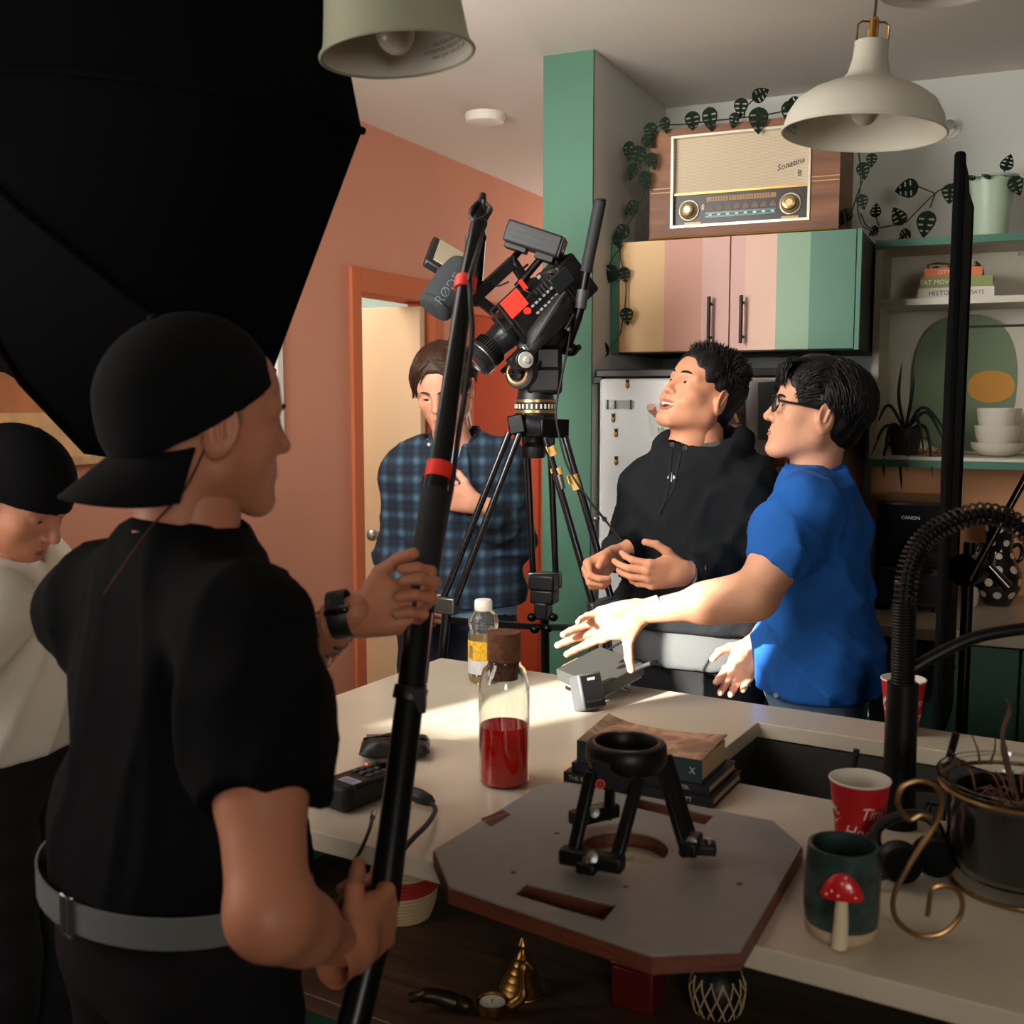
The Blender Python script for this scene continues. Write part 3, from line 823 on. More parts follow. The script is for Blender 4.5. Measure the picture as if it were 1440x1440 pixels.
lv(pot, po, [(1292, 262, SY + .07, .075, 95, 5), (1306, 296, SY + .07, .080, 170, -10), (1270, 316, SY + .08, .06, 30, 20), (1280, 325, SY + .06, .05, 120, 10), (1336, 258, SY + .05, .06, 180, 10), (1231, 306, SY + .07, .045, 0, 0), (1424, 248, SY + .05, .06, 200, 0), (1412, 240, SY + .06, .05, -20, 40), (1235, 320, SY + .07, .04, 120, 0), (1372, 252, SY + .06, .03, 60, 60), (1394, 250, SY + .06, .03, 60, 60)])

# vine over the radio
vo = Vector((r00.x, RY, rz0))
vn = thing('trailing_vine', 'trailing monstera vine draped over the radio and down the cabinet', 'plant', vo)
g = lambda px, py, dy=0: ony(px, py, RY + dy)
topz = rz0 + rh + .012
vine(vn, vo, [g(1128, 150, .03), g(1085, 160, .02), g(1040, 166, .02), g(1000, 170, .02), g(960, 175, .02), g(925, 178, -.01), g(912, 200, -.02), g(898, 222, -.02), g(905, 265, -.02), g(892, 300, -.02), g(876, 330, -.04), g(872, 360, -.05), g(880, 395, -.05), g(879, 430, -.05), g(872, 470, -.05)])
vine(vn, vo, [g(1046, 165, .02), g(1050, 150, .01), g(1062, 138, 0)])
vine(vn, vo, [g(905, 265, -.02), g(908, 300, -.02), g(908, 332, -.02)], .0016)
vine(vn, vo, [g(876, 345, -.05), g(862, 362, -.06), g(856, 378, -.06)])
vine(vn, vo, [g(872, 470, -.05), g(860, 488, -.06), g(852, 500, -.07), g(835, 540, -.09), g(838, 565, -.09)], .0016)
lv(vn, vo, [(934, 164, RY - .02, .05, 185, 0), (913, 172, RY - .02, .055, 190, 0), (972, 156, RY - .015, .06, 190, 5), (997, 150, RY - .02, .07, 180, 5), (1035, 158, RY - .02, .045, 160, 0), (1043, 137, RY - .02, .055, 175, 5), (1058, 140, RY - .02, .055, -60, 15), (1067, 150, RY - .025, .075, 178, 5), (1112, 140, RY - .02, .07, 175, 10), (1126, 140, RY - .02, .05, 120, 10), (885, 198, RY - .03, .06, 175, -5), (902, 205, RY - .03, .065, 160, 0), (912, 215, RY - .03, .055, 200, 0), (893, 230, RY - .03, .055, 150, 0), (905, 240, RY - .03, .06, 190, 0), (898, 285, RY - .03, .06, 120, 0), (884, 318, RY - .05, .06, 130, 0), (868, 326, RY - .06, .05, 180, 0), (866, 374, RY - .065, .07, 140, 5), (876, 375, RY - .06, .05, 190, 0), (851, 381, RY - .07, .06, 150, 30), (880, 432, RY - .065, .055, 185, 0), (855, 486, RY - .075, .07, 110, 20), (840, 565, RY - .10, .05, 100, 10), (836, 505, RY - .08, .06, 110, 20), (905, 190, RY - .03, .05, 220, 0)])
# second strand, right of the radio
v2o = Vector((cx1 - .02, RY, rz0))
v2 = thing('trailing_vine', 'loose strand of monstera vine hanging right of the radio', 'plant', v2o)
h_ = lambda px, py: ony(px, py, RY + .06)
vine(v2, v2o, [h_(1206, 200), h_(1209, 225), h_(1213, 250), h_(1205, 275), h_(1197, 300), h_(1190, 318)])
vine(v2, v2o, [h_(1209, 225), h_(1210, 260), h_(1206, 290), h_(1212, 316), h_(1225, 325)])
lv(v2, v2o, [(1212, 228, RY + .05, .05, 190, 0), (1211, 273, RY + .05, .045, 190, 0), (1226, 215, RY + .05, .04, 180, 0), (1200, 300, RY + .04, .05, 100, 30), (1190, 312, RY + .03, .05, 60, 30)])

# ================================================================== kitchen run along the back wall
KZ, KY = .965, 3.20
kx0 = FX1 + .02
kc = thing('base_cabinet', 'dark green base cabinets with drawers along the kitchen wall', 'cabinet', (kx0, KY, 0))
MB().span((kx0, KY + .05, .08), (1.9, 3.85, KZ - .035)).build('carcass', dgreen, kc, world=True)
MB().span((kx0, KY + .09, 0), (1.9, 3.85, .08)).build('plinth', BLACK, kc, world=True)
w_ = .40
for k in range(5):
    a, b = kx0 + .004 + k * .46, kx0 + .456 + k * .46
    for z0, z1 in ((.10, .36), (.365, .63), (.635, KZ - .045)):
        dd = MB().span((a, KY + .03, z0), (b, KY + .049, z1)).build('drawer', dgreen, kc, world=True, bevel=.002)
        MB().tube([((a + b) / 2 - .07, KY + .03, z1 - .06), ((a + b) / 2 - .07, KY + .008, z1 - .06), ((a + b) / 2 + .07, KY + .008, z1 - .06), ((a + b) / 2 + .07, KY + .03, z1 - .06)], .005, 8).build('handle', BLACKM, dd, world=True)
kt = MB().span((kx0, KY, KZ - .035), (1.9, 3.86, KZ)).build('back_countertop', quartz, bevel=.003)
tag(kt, 'pale worktop along the kitchen wall under the open shelf', 'countertop')
# black toaster oven
tp = onz(1240, 850, KZ)
ty = 3.42
t0, t1 = ony(1228, 846, ty), ony(1331, 709, ty)
tv = thing('toaster_oven', 'black countertop oven with a glass door on the kitchen worktop', 'oven', (t0.x, ty, KZ + .001))
tw, th = t1.x - t0.x, t1.z - KZ
bm_ = mat('oven_black_enamel', (22, 20, 20), .3, coat=.3)
MB().span((0, .012, .012), (tw, .36, th)).build('body', bm_, tv, bevel=.006)
MB().span((.005, 0, th * .42), (tw - .005, .012, th - .006)).build('control_panel', mat('oven_panel', (16, 15, 16), .25, coat=.5), tv, bevel=.002)
gd = MB().span((.012, -.004, .02), (tw - .012, .012, th * .40)).build('glass_door', mat('oven_glass', (46, 46, 48), .08, coat=1), tv, bevel=.002)
MB().tube([(.03, 0, th * .40), (.03, -.03, th * .40), (tw - .03, -.03, th * .40), (tw - .03, 0, th * .40)], .006, 8).build('handle', BLACKM, gd)
fe = MB()
for x in (.02, tw - .02):
    for y in (.03, .33): fe.cyl((x, y, 0), (x, y, .012), .01, n=12)
fe.build('feet', BLACK, tv)
text('maker_name', 'CANON', .014, WHITE, tv, Matrix.Translation((tw * .50, -.0008, th * .86)) @ Matrix.Rotation(rad(90), 4, 'X'))
kp = onz(1268, 833, KZ)
# steel flask beside the oven's glass
kf = thing('steel_canister', 'small brushed steel canister standing in front of the black oven', 'canister', (ony(1262, 830, 3.33).x, 3.33, KZ + .001))
MB().lathe([(.001, 0), (.017, 0), (.018, .004), (.018, .10), (.015, .108), (.012, .11), (.001, .11)], n=28).build('body', STEEL, kf)
MB().lathe([(.001, .1105), (.014, .1105), (.014, .122), (.005, .126), (.001, .126)], n=28).build('lid', BLACK, kf)
# polka dot vase
vy = 3.66
vb, vt_ = ony(1402, 846, vy), ony(1398, 722, vy)
vs_ = thing('vase', 'black jug vase with cream polka dots and two small handles', 'vase', (vb.x, vy, KZ + .001))
H_ = vt_.z - KZ
def vr(t):
    return float(np.interp(t, [0, .05, .2, .36, .50, .60, .75, .9, 1.0], [.036, .046, .066, .066, .048, .036, .040, .046, .049]))
prof = [(vr(k / 30), H_ * k / 30) for k in range(31)]
vm = mat('glossy_black_glaze', (24, 20, 22), .2, coat=.5)
MB().shell(prof, .004, n=48).lathe([(.001, 0), (.036, 0), (.036, .004), (.001, .004)], n=48).build('jug', vm, vs_)
dm = mat('cream_dot_glaze', (214, 206, 182), .3)
dotc = 0
rows = [(.13, 0), (.27, .5), (.41, 0), (.55, .5), (.69, 0), (.84, .5), (.96, 0)]
for t, ph in rows:
    nn = 8 if t < .45 else 6
    for k in range(nn):
        a = 2 * math.pi * (k + ph) / nn
        r = vr(t); dr = (vr(min(1, t + .02)) - vr(t - .02)) / (.04 * H_)
        nrm = Vector((math.cos(a), math.sin(a), -dr)).normalized()
        x, y, _ = frame(nrm)
        rr_ = .0125 if t < .45 else .010
        vs2, fs2 = [], []
        for ring, f in ((0, 0), (1, .5), (2, 1)):
            for j in range(14):
                b = 2 * math.pi * j / 14
                off = x * math.cos(b) * rr_ * f + y * math.sin(b) * rr_ * f
                zz_ = min(H_ * .995, max(.002, H_ * t + off.z)); aa = a + (off - nrm * off.dot(nrm)).dot(Vector((-math.sin(a), math.cos(a), 0))) / r
                R_ = vr(zz_ / H_) + .0007
                vs2.append((R_ * math.cos(aa), R_ * math.sin(aa), zz_))
        for g_ in (0, 1):
            for j in range(14):
                fs2.append((g_ * 14 + j, (g_ + 1) * 14 + j, (g_ + 1) * 14 + (j + 1) % 14, g_ * 14 + (j + 1) % 14))
        MB().put(vs2, fs2).build('dot', dm, vs_)
for s_ in (-1, 1):
    MB().tube(bez([cv(s_ * .034, 0, H_ * .62), cv(s_ * .056, 0, H_ * .66), cv(s_ * .070, 0, H_ * .60), cv(s_ * .066, 0, H_ * .50), cv(s_ * .052, 0, H_ * .46)], 5), .0065, 10).build('handle', vm, vs_)
sp_ = thing('cutlery_spoon', 'steel serving spoon standing in front of the dotted vase', 'spoon', onz(1384, 836, KZ))
MB().ell((0, 0, .012), (.02, .03, .007), M=Matrix.Rotation(rad(35), 4, 'X')).build('bowl', STEEL, sp_)
MB().tube([(0, .0, .025), (-.02, .02, .09), (-.035, .03, .14)], [.004, .003, .005], 8).build('handle', STEEL, sp_)
# mushroom-white cup at the wall
sc_ = thing('sugar_pot', 'small pale ceramic pot by the dotted vase', 'pot', (ony(1364, 838, 3.6).x, 3.6, KZ + .001))
MB().shell([(.018, 0), (.024, .01), (.026, .04), (.023, .05)], .003, n=28).lathe([(.001, 0), (.018, 0), (.018, .003), (.001, .003)], n=28).build('body', cer, sc_)
MB().lathe([(.0235, .051), (.02, .058), (.004, .062), (.004, .068), (.006, .072), (.001, .074)], n=28).build('lid', cer, sc_)

# sidewall sprinkler on the kitchen wall
wp_ = ony(1336, 180, YB)
wl = thing('sprinkler_head', 'round white sidewall sprinkler high on the kitchen wall', 'sprinkler', wp_)
Y90 = Matrix.Rotation(rad(90), 4, 'X')
MB().lathe([(.001, 0), (.034, 0), (.034, .004), (.022, .007), (.020, .004), (.001, .004)], n=32, M=Y90).build('escutcheon', WHITE, wl)
MB().tube(bez([(-.012, -.005, 0), (-.013, -.03, 0), (0, -.046, 0), (.013, -.03, 0), (.012, -.005, 0)], 6), .003, 8).build('yoke', STEEL, wl)
MB().lathe([(.001, .045), (.016, .046), (.016, .048), (.001, .049)], n=20, M=Y90).build('deflector', STEEL, wl)
MB().cyl((0, -.006, 0), (0, -.042, 0), .0025).build('bulb', mat('sprinkler_bulb', (190, 90, 70), .2), wl)

# ================================================================== lamps and ceiling
shade_m = mat('pendant_offwhite', (206, 203, 186), .5)
shade_g = mat('pendant_grey_green', (156, 156, 132), .5)
shade_in = mat('pendant_inside_white', (214, 208, 190), .6)
cordm = mat('striped_cord', (70, 62, 52), .8, var=.6, vscale=300)
def pendant(label, c, R, prof, m_out, tilt=(0, 0)):
    """c: middle of the rim"""
    e = thing('pendant_lamp', label, 'lamp', M=Matrix.Translation(c) @ Matrix.Rotation(tilt[0], 4, RGT) @ Matrix.Rotation(tilt[1], 4, FWD), group='pendant lamps over the island')
    s = MB().shell([(r * R, z * R) for r, z in prof], .0015, n=56).build('shade', m_out, e)
    MB().lathe([(r * R - .0022, z * R) for r, z in prof], n=56, caps=False).build('shade_lining', shade_in, e)
    MB().torus((0, 0, 0), R, .0028, 56, 8).build('rim', m_out, e)
    zt = prof[-1][1] * R; rt = prof[-1][0] * R
    MB().lathe([(.001, zt), (rt * 1.03, zt - .004), (rt * 1.03, zt + .003), (.001, zt + .005)], n=32).build('collar', m_out, e)
    br_ = MB().cyl((0, 0, zt), (0, 0, zt + .050), .0085)
    br_.build('socket', GOLD, e)
    yk = MB()
    for a in range(2):
        an = a * math.pi / 2 + .4
        d = Vector((math.cos(an), math.sin(an), 0))
        yk.tube([d * rt * .95 + Vector((0, 0, zt)), d * rt * .95 + Vector((0, 0, zt + .036)), d * rt * .7 + Vector((0, 0, zt + .043)), -d * rt * .7 + Vector((0, 0, zt + .043)), -d * rt * .95 + Vector((0, 0, zt + .036)), -d * rt * .95 + Vector((0, 0, zt))], .0022, 8)
    yk.build('yoke', GOLD, e)
    top = CEIL - c.z
    MB().cyl((0, 0, zt + .05), (0, 0, top), .0028, n=10).build('cord', cordm, e)
    MB().lathe([(.001, top), (.05, top), (.05, top - .022), (.001, top - .03)], n=28).build('ceiling_rose', WHITE, e)
    MB().ell((0, 0, R * .30), (.03, .03, .034)).cyl((0, 0, R * .3 + .03), (0, 0, zt - .005), .013).build('bulb', mat('bulb_glass', (206, 200, 180), .1, trans=.3), e)
    return e
wide = [(1, 0), (.985, .06), (.95, .2), (.86, .36), (.7, .48), (.5, .57), (.34, .63), (.26, .72), (.215, .9), (.205, 1.08)]
bell = [(1, 0), (.95, .15), (.90, .55), (.86, .95), (.80, 1.2), (.68, 1.40), (.5, 1.52), (.34, 1.62), (.30, 1.75), (.28, 1.95)]
lw = P(1213.5, 187, 2.3)
Rw = 108.5 * 2.3 / FOC
l1 = pendant('wide white pendant lamp with brass yoke hanging by the radio', lw, Rw, wide, shade_m, (0, rad(4)))
lb_ = P(559, 77, 1.7)
Rb = 104 * 1.7 / FOC
l2 = pendant('grey-green bell pendant lamp hanging by the black softbox', lb_, Rb, bell, shade_g, (0, rad(-5)))
pendant('pendant lamp beyond the wide white one with only its rim showing', P(1330, -22, 1.75), .10, wide, shade_m)
ink = mat('print_ink', (40, 38, 34), .7)
def inside_text(par, R, prof, ang, lines, z0, s):
    for k, ln in enumerate(lines):
        def fn(p, k=k):
            z = z0 - k * s * 1.25 + p.y
            r = float(np.interp(z, [q[1] * R for q in prof], [q[0] * R for q in prof])) - .0032
            a = ang - p.x / r
            return Vector((r * math.cos(a), r * math.sin(a), z))
        text('warning_print', ln, s, ink, par, Matrix.Identity(4), extrude=0, fn=fn)
yw = math.atan2(FWD.y, FWD.x)
inside_text(l2, Rb, bell, yw - rad(50), ['CAUTION: RISK OF FIRE', 'ATTENTION: RISQUE D\'INCENDIE', 'MAX 22W TYPE LED LAMP'], .036, .0072)
inside_text(l1, Rw, wide, yw + rad(56), ['CAUTION', 'RISK OF FIRE', 'MAX 22W LED'], .036, .0085)
# smoke detector
sm = thing('smoke_detector', 'round white smoke detector on the ceiling', 'smoke detector', onz(682, 160, CEIL))
MB().lathe([(.001, 0), (.070, 0), (.072, -.012), (.066, -.030), (.05, -.036), (.001, -.037)], n=40).build('housing', mat('detector_white', (228, 222, 210), .5), sm)
MB().torus((0, 0, -.032), .045, .002).build('grille_ring', mat('detector_grey', (180, 174, 164), .5), sm)

# ================================================================== pictures on the salmon wall
def wall_pic(label, y0, y1, z0, z1, fw, fm, art_m, bands):
    t = thing('framed_picture', label, 'picture', (XL + .001, y0, z0))
    w, h = y1 - y0, z1 - z0
    MB().span((0, 0, 0), (.022, fw, h)).span((0, w - fw, 0), (.022, w, h)).span((0, fw, 0), (.022, w - fw, fw)).span((0, fw, h - fw), (.022, w - fw, h)).build('frame', fm, t, smooth=False, bevel=.002)
    pn = MB().span((0, fw, fw), (.010, w - fw, h - fw)).build('print', art_m, t, smooth=False)
    for a0, a1, b0, b1, c, nm in bands:
        MB().span((.010, fw + a0 * (w - 2 * fw), fw + b0 * (h - 2 * fw)), (.0112, fw + a1 * (w - 2 * fw), fw + b1 * (h - 2 * fw))).build(nm, mat('art_%d_%d_%d' % c, c, .7, var=.1, vscale=12), pn, smooth=False)
y1 = onx(390, 500, XL).y
zA, zB = onx(390, 600, XL).z, onx(390, 380, XL).z + .12
wall_pic('white framed print with a red block over pale pink', y1 - .55, y1, zA - .03, zB, .03, WHITE, mat('art_pink_paper', (216, 190, 180), .7), [(0, 1, .46, .84, (196, 70, 48), 'red_block'), (0, .7, .84, .95, (70, 60, 56), 'dark_stroke')])
pz = onx(130, 652, XL).z
wall_pic('wooden framed pale landscape print low on the salmon wall', onx(70, 640, XL).y - .35, onx(160, 640, XL).y + .16, pz, pz + .62, .024, wood('light_frame_wood', (200, 160, 110), (170, 124, 80)), mat('art_sand', (206, 160, 110), .7, var=.2, vscale=8), [(0, 1, .55, 1, (150, 176, 160), 'sky_band'), (0, .5, .2, .4, (176, 108, 66), 'field_band')])

# ================================================================== softbox (black, seen from behind)
sbc = P(166, 220, 2.05)
sb = thing('softbox', 'large black octagonal softbox hanging in from the upper left', 'softbox', sbc)
n_ = (cv(.62, .76, 0) + Vector((0, 0, -.16))).normalized()
xa, ya, za = frame(n_)
SM = basis(xa, ya, za)
Rs, dep = .53, .36
def octp(R, z, ph=0.0): return [SM @ Vector((R * math.cos(ph + k * math.pi / 4), R * math.sin(ph + k * math.pi / 4), z)) for k in range(8)]
fab = mat('softbox_black_fabric', (5, 5, 6), .9, bump=.5, bscale=14, spec=.06)
rings = [octp(.10, -dep), octp(.28, -dep * .72), octp(.43, -dep * .36), octp(Rs, 0), octp(Rs, .10)]
for k in range(8):
    l = (k + 1) % 8
    vs, fs = [], []
    for r_ in rings:
        a, b = r_[k], r_[l]
        for u in range(5):
            q_ = a.lerp(b, u / 4)
            sag = 1 - .035 * math.sin(math.pi * u / 4)
            vs.append(q_ * 1.0 if r_ is rings[-1] else SM @ Vector(((SM.inverted() @ q_).x * sag, (SM.inverted() @ q_).y * sag, (SM.inverted() @ q_).z)))
    for i in range(4):
        for u in range(4): fs.append((i * 5 + u, i * 5 + u + 1, i * 5 + u + 6, i * 5 + u + 5))
    nv = len(vs)
    vs += [v * .985 for v in vs]
    fs += [tuple(nv + j for j in reversed(f)) for f in fs]
    MB().put(vs, fs).build('fabric_panel', fab, sb)
rod = MB()
for k in range(8): rod.tube([r_[k] * 1.006 for r_ in rings], .006, 8)
rod.build('seam_piping', fab, sb)
MB().lathe([(.001, -dep - .02), (.11, -dep - .02), (.11, -dep + .02), (.001, -dep + .02)], n=32, M=SM).build('speed_ring', BLACKM, sb)
MB().lathe([(.001, -dep - .30), (.07, -dep - .30), (.075, -dep - .02), (.001, -dep - .02)], n=28, M=SM).build('lamp_head', BLACK, sb)
dfm = bpy.data.materials.new('lit_diffusion_cloth'); dfm.use_nodes = True
eb = dfm.node_tree.nodes['Principled BSDF']
eb.inputs['Base Color'].default_value = (.8, .8, .8, 1); eb.inputs['Emission Color'].default_value = (1.0, .96, .90, 1); eb.inputs['Emission Strength'].default_value = SOFT
MB().put(octp(Rs * .97, .055) + octp(Rs * .97, .05), [tuple(range(8)), tuple(range(15, 7, -1))]).build('diffuser', dfm, sb, smooth=False)
bbk = MB(); bbk.put(octp(Rs * .97, .045) + octp(Rs * .97, .04), [tuple(range(8)), tuple(range(15, 7, -1))]); bbk.build('inner_baffle', fab, sb, smooth=False)
gl_ = bpy.data.lights.new('softbox_lamp', 'AREA'); gl_.shape = 'DISK'; gl_.size = Rs * 1.8; gl_.energy = SOFTW; gl_.color = (1.0, .975, .94); gl_.spread = rad(105)
gl_o = bpy.data.objects.new('softbox_lamp', gl_); COL.objects.link(gl_o)
gl_o.matrix_world = Matrix.Translation(sbc + SM @ Vector((0, 0, .06))) @ (SM @ Matrix.Rotation(math.pi, 4, 'X'))
stq = sbc + SM @ Vector((0, 0, -dep - .16))
sbs = thing('light_stand', 'black stand carrying the softbox at the edge of the room', 'stand', (stq.x, stq.y, 0))
MB().cyl((0, 0, .5), (0, 0, stq.z - .09), .016).build('column', BLACKM, sbs)
for k in range(3):
    a = 2.2 + k * 2 * math.pi / 3
    MB().tube([(0, 0, .55), (.34 * math.cos(a), .34 * math.sin(a), .012)], .011, 10).build('leg', BLACKM, sbs)
MB().box((0, 0, stq.z - .08), (.05, .05, .06)).build('bracket', BLACKM, sbs, bevel=.004)

# ================================================================== black flag on its stand, right
fa, fb = P(1347, 300, 2.28), P(1363, 300, 2.90)
ftz, fbz = P(1338, 217, 2.28).z, .80
fg = thing('black_flag', 'tall black fabric light flag seen edge-on by the shelves', 'flag', (fa.x, fa.y, 0))
u_ = Vector((fb.x - fa.x, fb.y - fa.y, 0)); ln_ = u_.length; u_.normalize()
nrm = Vector((u_.y, -u_.x, 0))
fm_ = basis(u_, nrm, UP, (0, 0, 0))
m = MB(); vs = []; fs = []
N1, N2 = 10, 16
for s_ in (-1, 1):
    for i in range(N1 + 1):
        for j in range(N2 + 1):
            x = ln_ * i / N1; z = fbz + (ftz - fbz) * j / N2
            w = .007 + .002 * math.sin(5 * z + 7 * x)
            vs.append(fm_ @ Vector((x, s_ * w + .004 * math.sin(9 * x + 3 * z), z)))
nn = (N1 + 1) * (N2 + 1)
for i in range(N1):
    for j in range(N2):
        a = i * (N2 + 1) + j
        fs.append((a, a + 1, a + N2 + 2, a + N2 + 1)); fs.append((nn + a, nn + a + N2 + 1, nn + a + N2 + 2, nn + a + 1))
for i in range(N1):
    for j in (0, N2):
        a = i * (N2 + 1) + j; fs.append((a, a + N2 + 1, nn + a + N2 + 1, nn + a))
for j in range(N2):
    for i in (0, N1):
        a = i * (N2 + 1) + j; fs.append((a, a + 1, nn + a + 1, nn + a))
m.put(vs, fs).build('cloth', CLOTHB, fg)
MB().tube([fm_ @ Vector((0, 0, fbz)), fm_ @ Vector((0, 0, ftz)), fm_ @ Vector((ln_, 0, ftz)), fm_ @ Vector((ln_, 0, fbz))], .011, 8, closed=True).build('frame', CLOTHB, fg)
gp = P(1362, 800, 2.42)
cs = thing('c_stand', 'black grip stand with a chrome-edged arm holding the flag', 'stand', (gp.x, gp.y, 0))
gz = gp.z
MB().cyl((0, 0, .42), (0, 0, gz + .06), .0125).build('column', BLACKM, cs)
for k in range(3):
    a = rad(60 + k * 120)
    MB().tube([(0, 0, .46 - k * .05), (.12 * math.cos(a), .12 * math.sin(a), .42 - k * .05), (.30 * math.cos(a), .30 * math.sin(a), .012)], .011, 10).build('leg', BLACKM, cs)
MB().cyl(cv(-.02, -.02, gz), cv(.02, .02, gz), .036, n=28).cyl(cv(-.035, -.03, gz), cv(-.02, -.02, gz), .012).build('grip_head', BLACKM, cs)
MB().cyl(cv(.035, -.02, gz + .01), cv(.075, -.03, gz - .035), .009, .012).build('knob', mat('chrome_knob', (120, 110, 104), .2, 1), cs)
tip_ = P(1475, 612, 2.36) - Vector((gp.x, gp.y, 0))
MB().tube([cv(-.012, -.035, gz - .02), tip_], .008, 12).build('arm', mat('dark_chrome', (70, 66, 62), .2, 1), cs)

# ================================================================== tripod, fluid head and camera
TD = 2.98
tpc = P(752, 590, TD)
def k3(px, py, dd=0): return P(px, py, TD + dd)
tr = thing('tripod', 'black film tripod with twin-tube legs and yellow tape by the island', 'tripod', (tpc.x, tpc.y, 0))
carbon = mat('carbon_tube', (30, 30, 32), .22, .5, coat=.5)
greyal = mat('grey_aluminium', (120, 120, 116), .35, .9)
tape = mat('yellow_tape', (206, 164, 88), .7)
def leg3(top2, knee2, foot2, name='leg'):
    """top2: two tube tops, knee2: two mid points, foot: world"""
    e = MB()
    for a, b in zip(top2, knee2): e.cyl(a, b, .0095, n=14)
    lg = e.build(name, carbon, tr, world=True)
    mid = (knee2[0] + knee2[1]) / 2
    MB().bar(knee2[0] + (knee2[1] - knee2[0]) * -.25, knee2[1] + (knee2[1] - knee2[0]) * .25, .035, .045).build('clamp', greyal, lg, world=True, bevel=.004)
    MB().cyl(mid, foot2, .013, .012, n=14).build('lower_tube', carbon, lg, world=True)
    MB().lathe([(.001, 0), (.024, 0), (.024, .012), (.014, .03), (.001, .03)], (foot2.x, foot2.y, foot2.z), 16).build('foot', BLACK, lg, world=True)
    tt = [top2[0] + (knee2[0] - top2[0]) * -.04, top2[1] + (knee2[1] - top2[1]) * -.04]
    MB().bar(tt[0] + (tt[0] - tt[1]) * .2, tt[1] + (tt[1] - tt[0]) * .2, .03, .05).build('hinge_block', BLACKM, lg, world=True, bevel=.004)
    return lg
leg3([k3(716, 608, -.05), k3(732, 605, -.06)], [k3(620, 850, -.05), k3(638, 852, -.07)], Vector((*(k3(575, 940, -.06).xy), .001)))
rl = leg3([k3(766, 612, -.05), k3(794, 612, -.02)], [k3(836, 858, -.12), k3(862, 850, -.10)], Vector((*(k3(905, 960, -.20).xy), .001)))
bl3 = leg3([k3(741, 625, .03), k3(774, 625, .03)], [k3(750, 815, .12), k3(782, 815, .12)], Vector((*(P(772, 960, TD + .17).xy), .001)))
# taped cloth on the right leg
for (a, b) in (((774, 628), (779, 640)), ((783, 658), (786, 668)), ((806, 668), (812, 688))):
    pa, pb = k3(*a, -.06), k3(*b, -.06)
    MB().cyl(pa, pb, .0125, n=12).bar(pa + cv(-.012, -.01, 0), pa.lerp(pb, .6) + cv(-.012, -.01, 0), .026, .003).build('tape', tape, rl, world=True)
MB().cyl(k3(786, 668, -.065), k3(790, 688, -.07), .011, n=12).build('grey_sleeve', greyal, rl, world=True)
# spider, bowl, spreader
hc = lambda px, py: P(px, py, TD)
sc0 = hc(752, 600)
MB().lathe([(.001, -.03), (.060, -.03), (.066, -.01), (.066, .012), (.055, .03), (.001, .03)], hc(753, 598), 8).build('spider', mat('satin_black_casting', (26, 26, 27), .35, .5), tr, world=True, bevel=.004)
MB().lathe([(.001, -.03), (.03, -.03), (.034, -.02), (.034, .0), (.02, .012), (.02, .05), (.001, .05)], hc(750, 628), 24).build('bowl_clamp', BLACK, tr, world=True)
spm = MB().box(k3(766, 818, .10), (.075, .06, .045)).box(k3(766, 838, .10), (.07, .055, .04)).box(k3(764, 858, .09), (.04, .05, .05))
spo = spm.build('mid_spreader', BLACK, tr, world=True, bevel=.006)
for q in (k3(630, 872, -.05), k3(858, 884, -.12)):
    MB().bar(k3(764, 882, .06), q, .022, .016).build('spreader_arm', BLACK, spo, world=True, bevel=.002)
for a in ((748, 868), (778, 868), (752, 885), (770, 884)): MB().ell(k3(*a, .03), (.014, .014, .012), 10, 8).build('spreader_joint', BLACKM, spo, world=True)

# fluid head
fh = thing('fluid_head', 'black fluid video head with a bronze drag dial on the tripod', 'tripod head', hc(753, 582))
goldr = mat('bronze_ring', (156, 134, 92), .3, .9)
MB().lathe([(.001, -.024), (.048, -.024), (.056, -.012), (.056, -.006)], hc(753, 578), 40).build('ball_base', BLACK, fh, world=True)
MB().lathe([(.057, -.006), (.057, .001)], hc(753, 577), 40).lathe([(.057, .022), (.057, .029)], hc(753, 577), 40).build('dial_rim', goldr, fh, world=True)
MB().lathe([(.001, -.006), (.054, -.006), (.054, .03), (.001, .03)], hc(753, 577), 40).build('pan_dial', BLACK, fh, world=True)
tk = MB()
for k in range(28):
    a = 2 * math.pi * k / 28
    tk.box((0, 0, 0), (.002, .005, .012), Matrix.Translation(hc(753, 577) + Vector((.055 * math.cos(a), .055 * math.sin(a), .011))) @ Matrix.Rotation(a, 4, 'Z'))
tk.build('dial_marks', mat('dial_mark_white', (190, 185, 165), .5), fh, world=True)
MB().lathe([(.001, .028), (.05, .028), (.046, .06), (.001, .06)], hc(753, 577), 32).build('pan_neck', BLACK, fh, world=True)
body = MB().box((0, 0, 0), (.095, .10, .075), basis(RGT, FWD, UP, k3(765, 535))).box((0, 0, 0), (.075, .09, .07), basis(RGT, FWD, UP, k3(770, 505)))
body.build('head_body', mat('satin_black_casting', (26, 26, 27), .35, .5), fh, world=True, bevel=.012)
ax = (cv(-.55, -.83, 0)).normalized()
x, y, z = frame(ax)
dl = basis(x, y, z, k3(733, 524, -.04))
MB().lathe([(.001, -.03), (.040, -.03), (.043, -.01), (.043, .012), (.036, .018), (.001, .018)], n=36, M=dl).build('tilt_drag', DGREY, fh, world=True)
MB().torus((0, 0, .019), .029, .0045, 36, 8, M=dl).build('drag_ring', mat('peach_bronze', (204, 160, 112), .35, .6), fh, world=True)
MB().lathe([(.001, .018), (.022, .018), (.020, .028), (.001, .03)], n=28, M=dl).box((0, 0, .031), (.036, .010, .012), dl).build('drag_knob', BLACKM, fh, world=True)
d3 = basis(x, y, z, k3(737, 492, -.05))
MB().lathe([(.001, -.02), (.020, -.02), (.021, .004), (.001, .006)], n=24, M=d3).build('brake_cap', DGREY, fh, world=True)
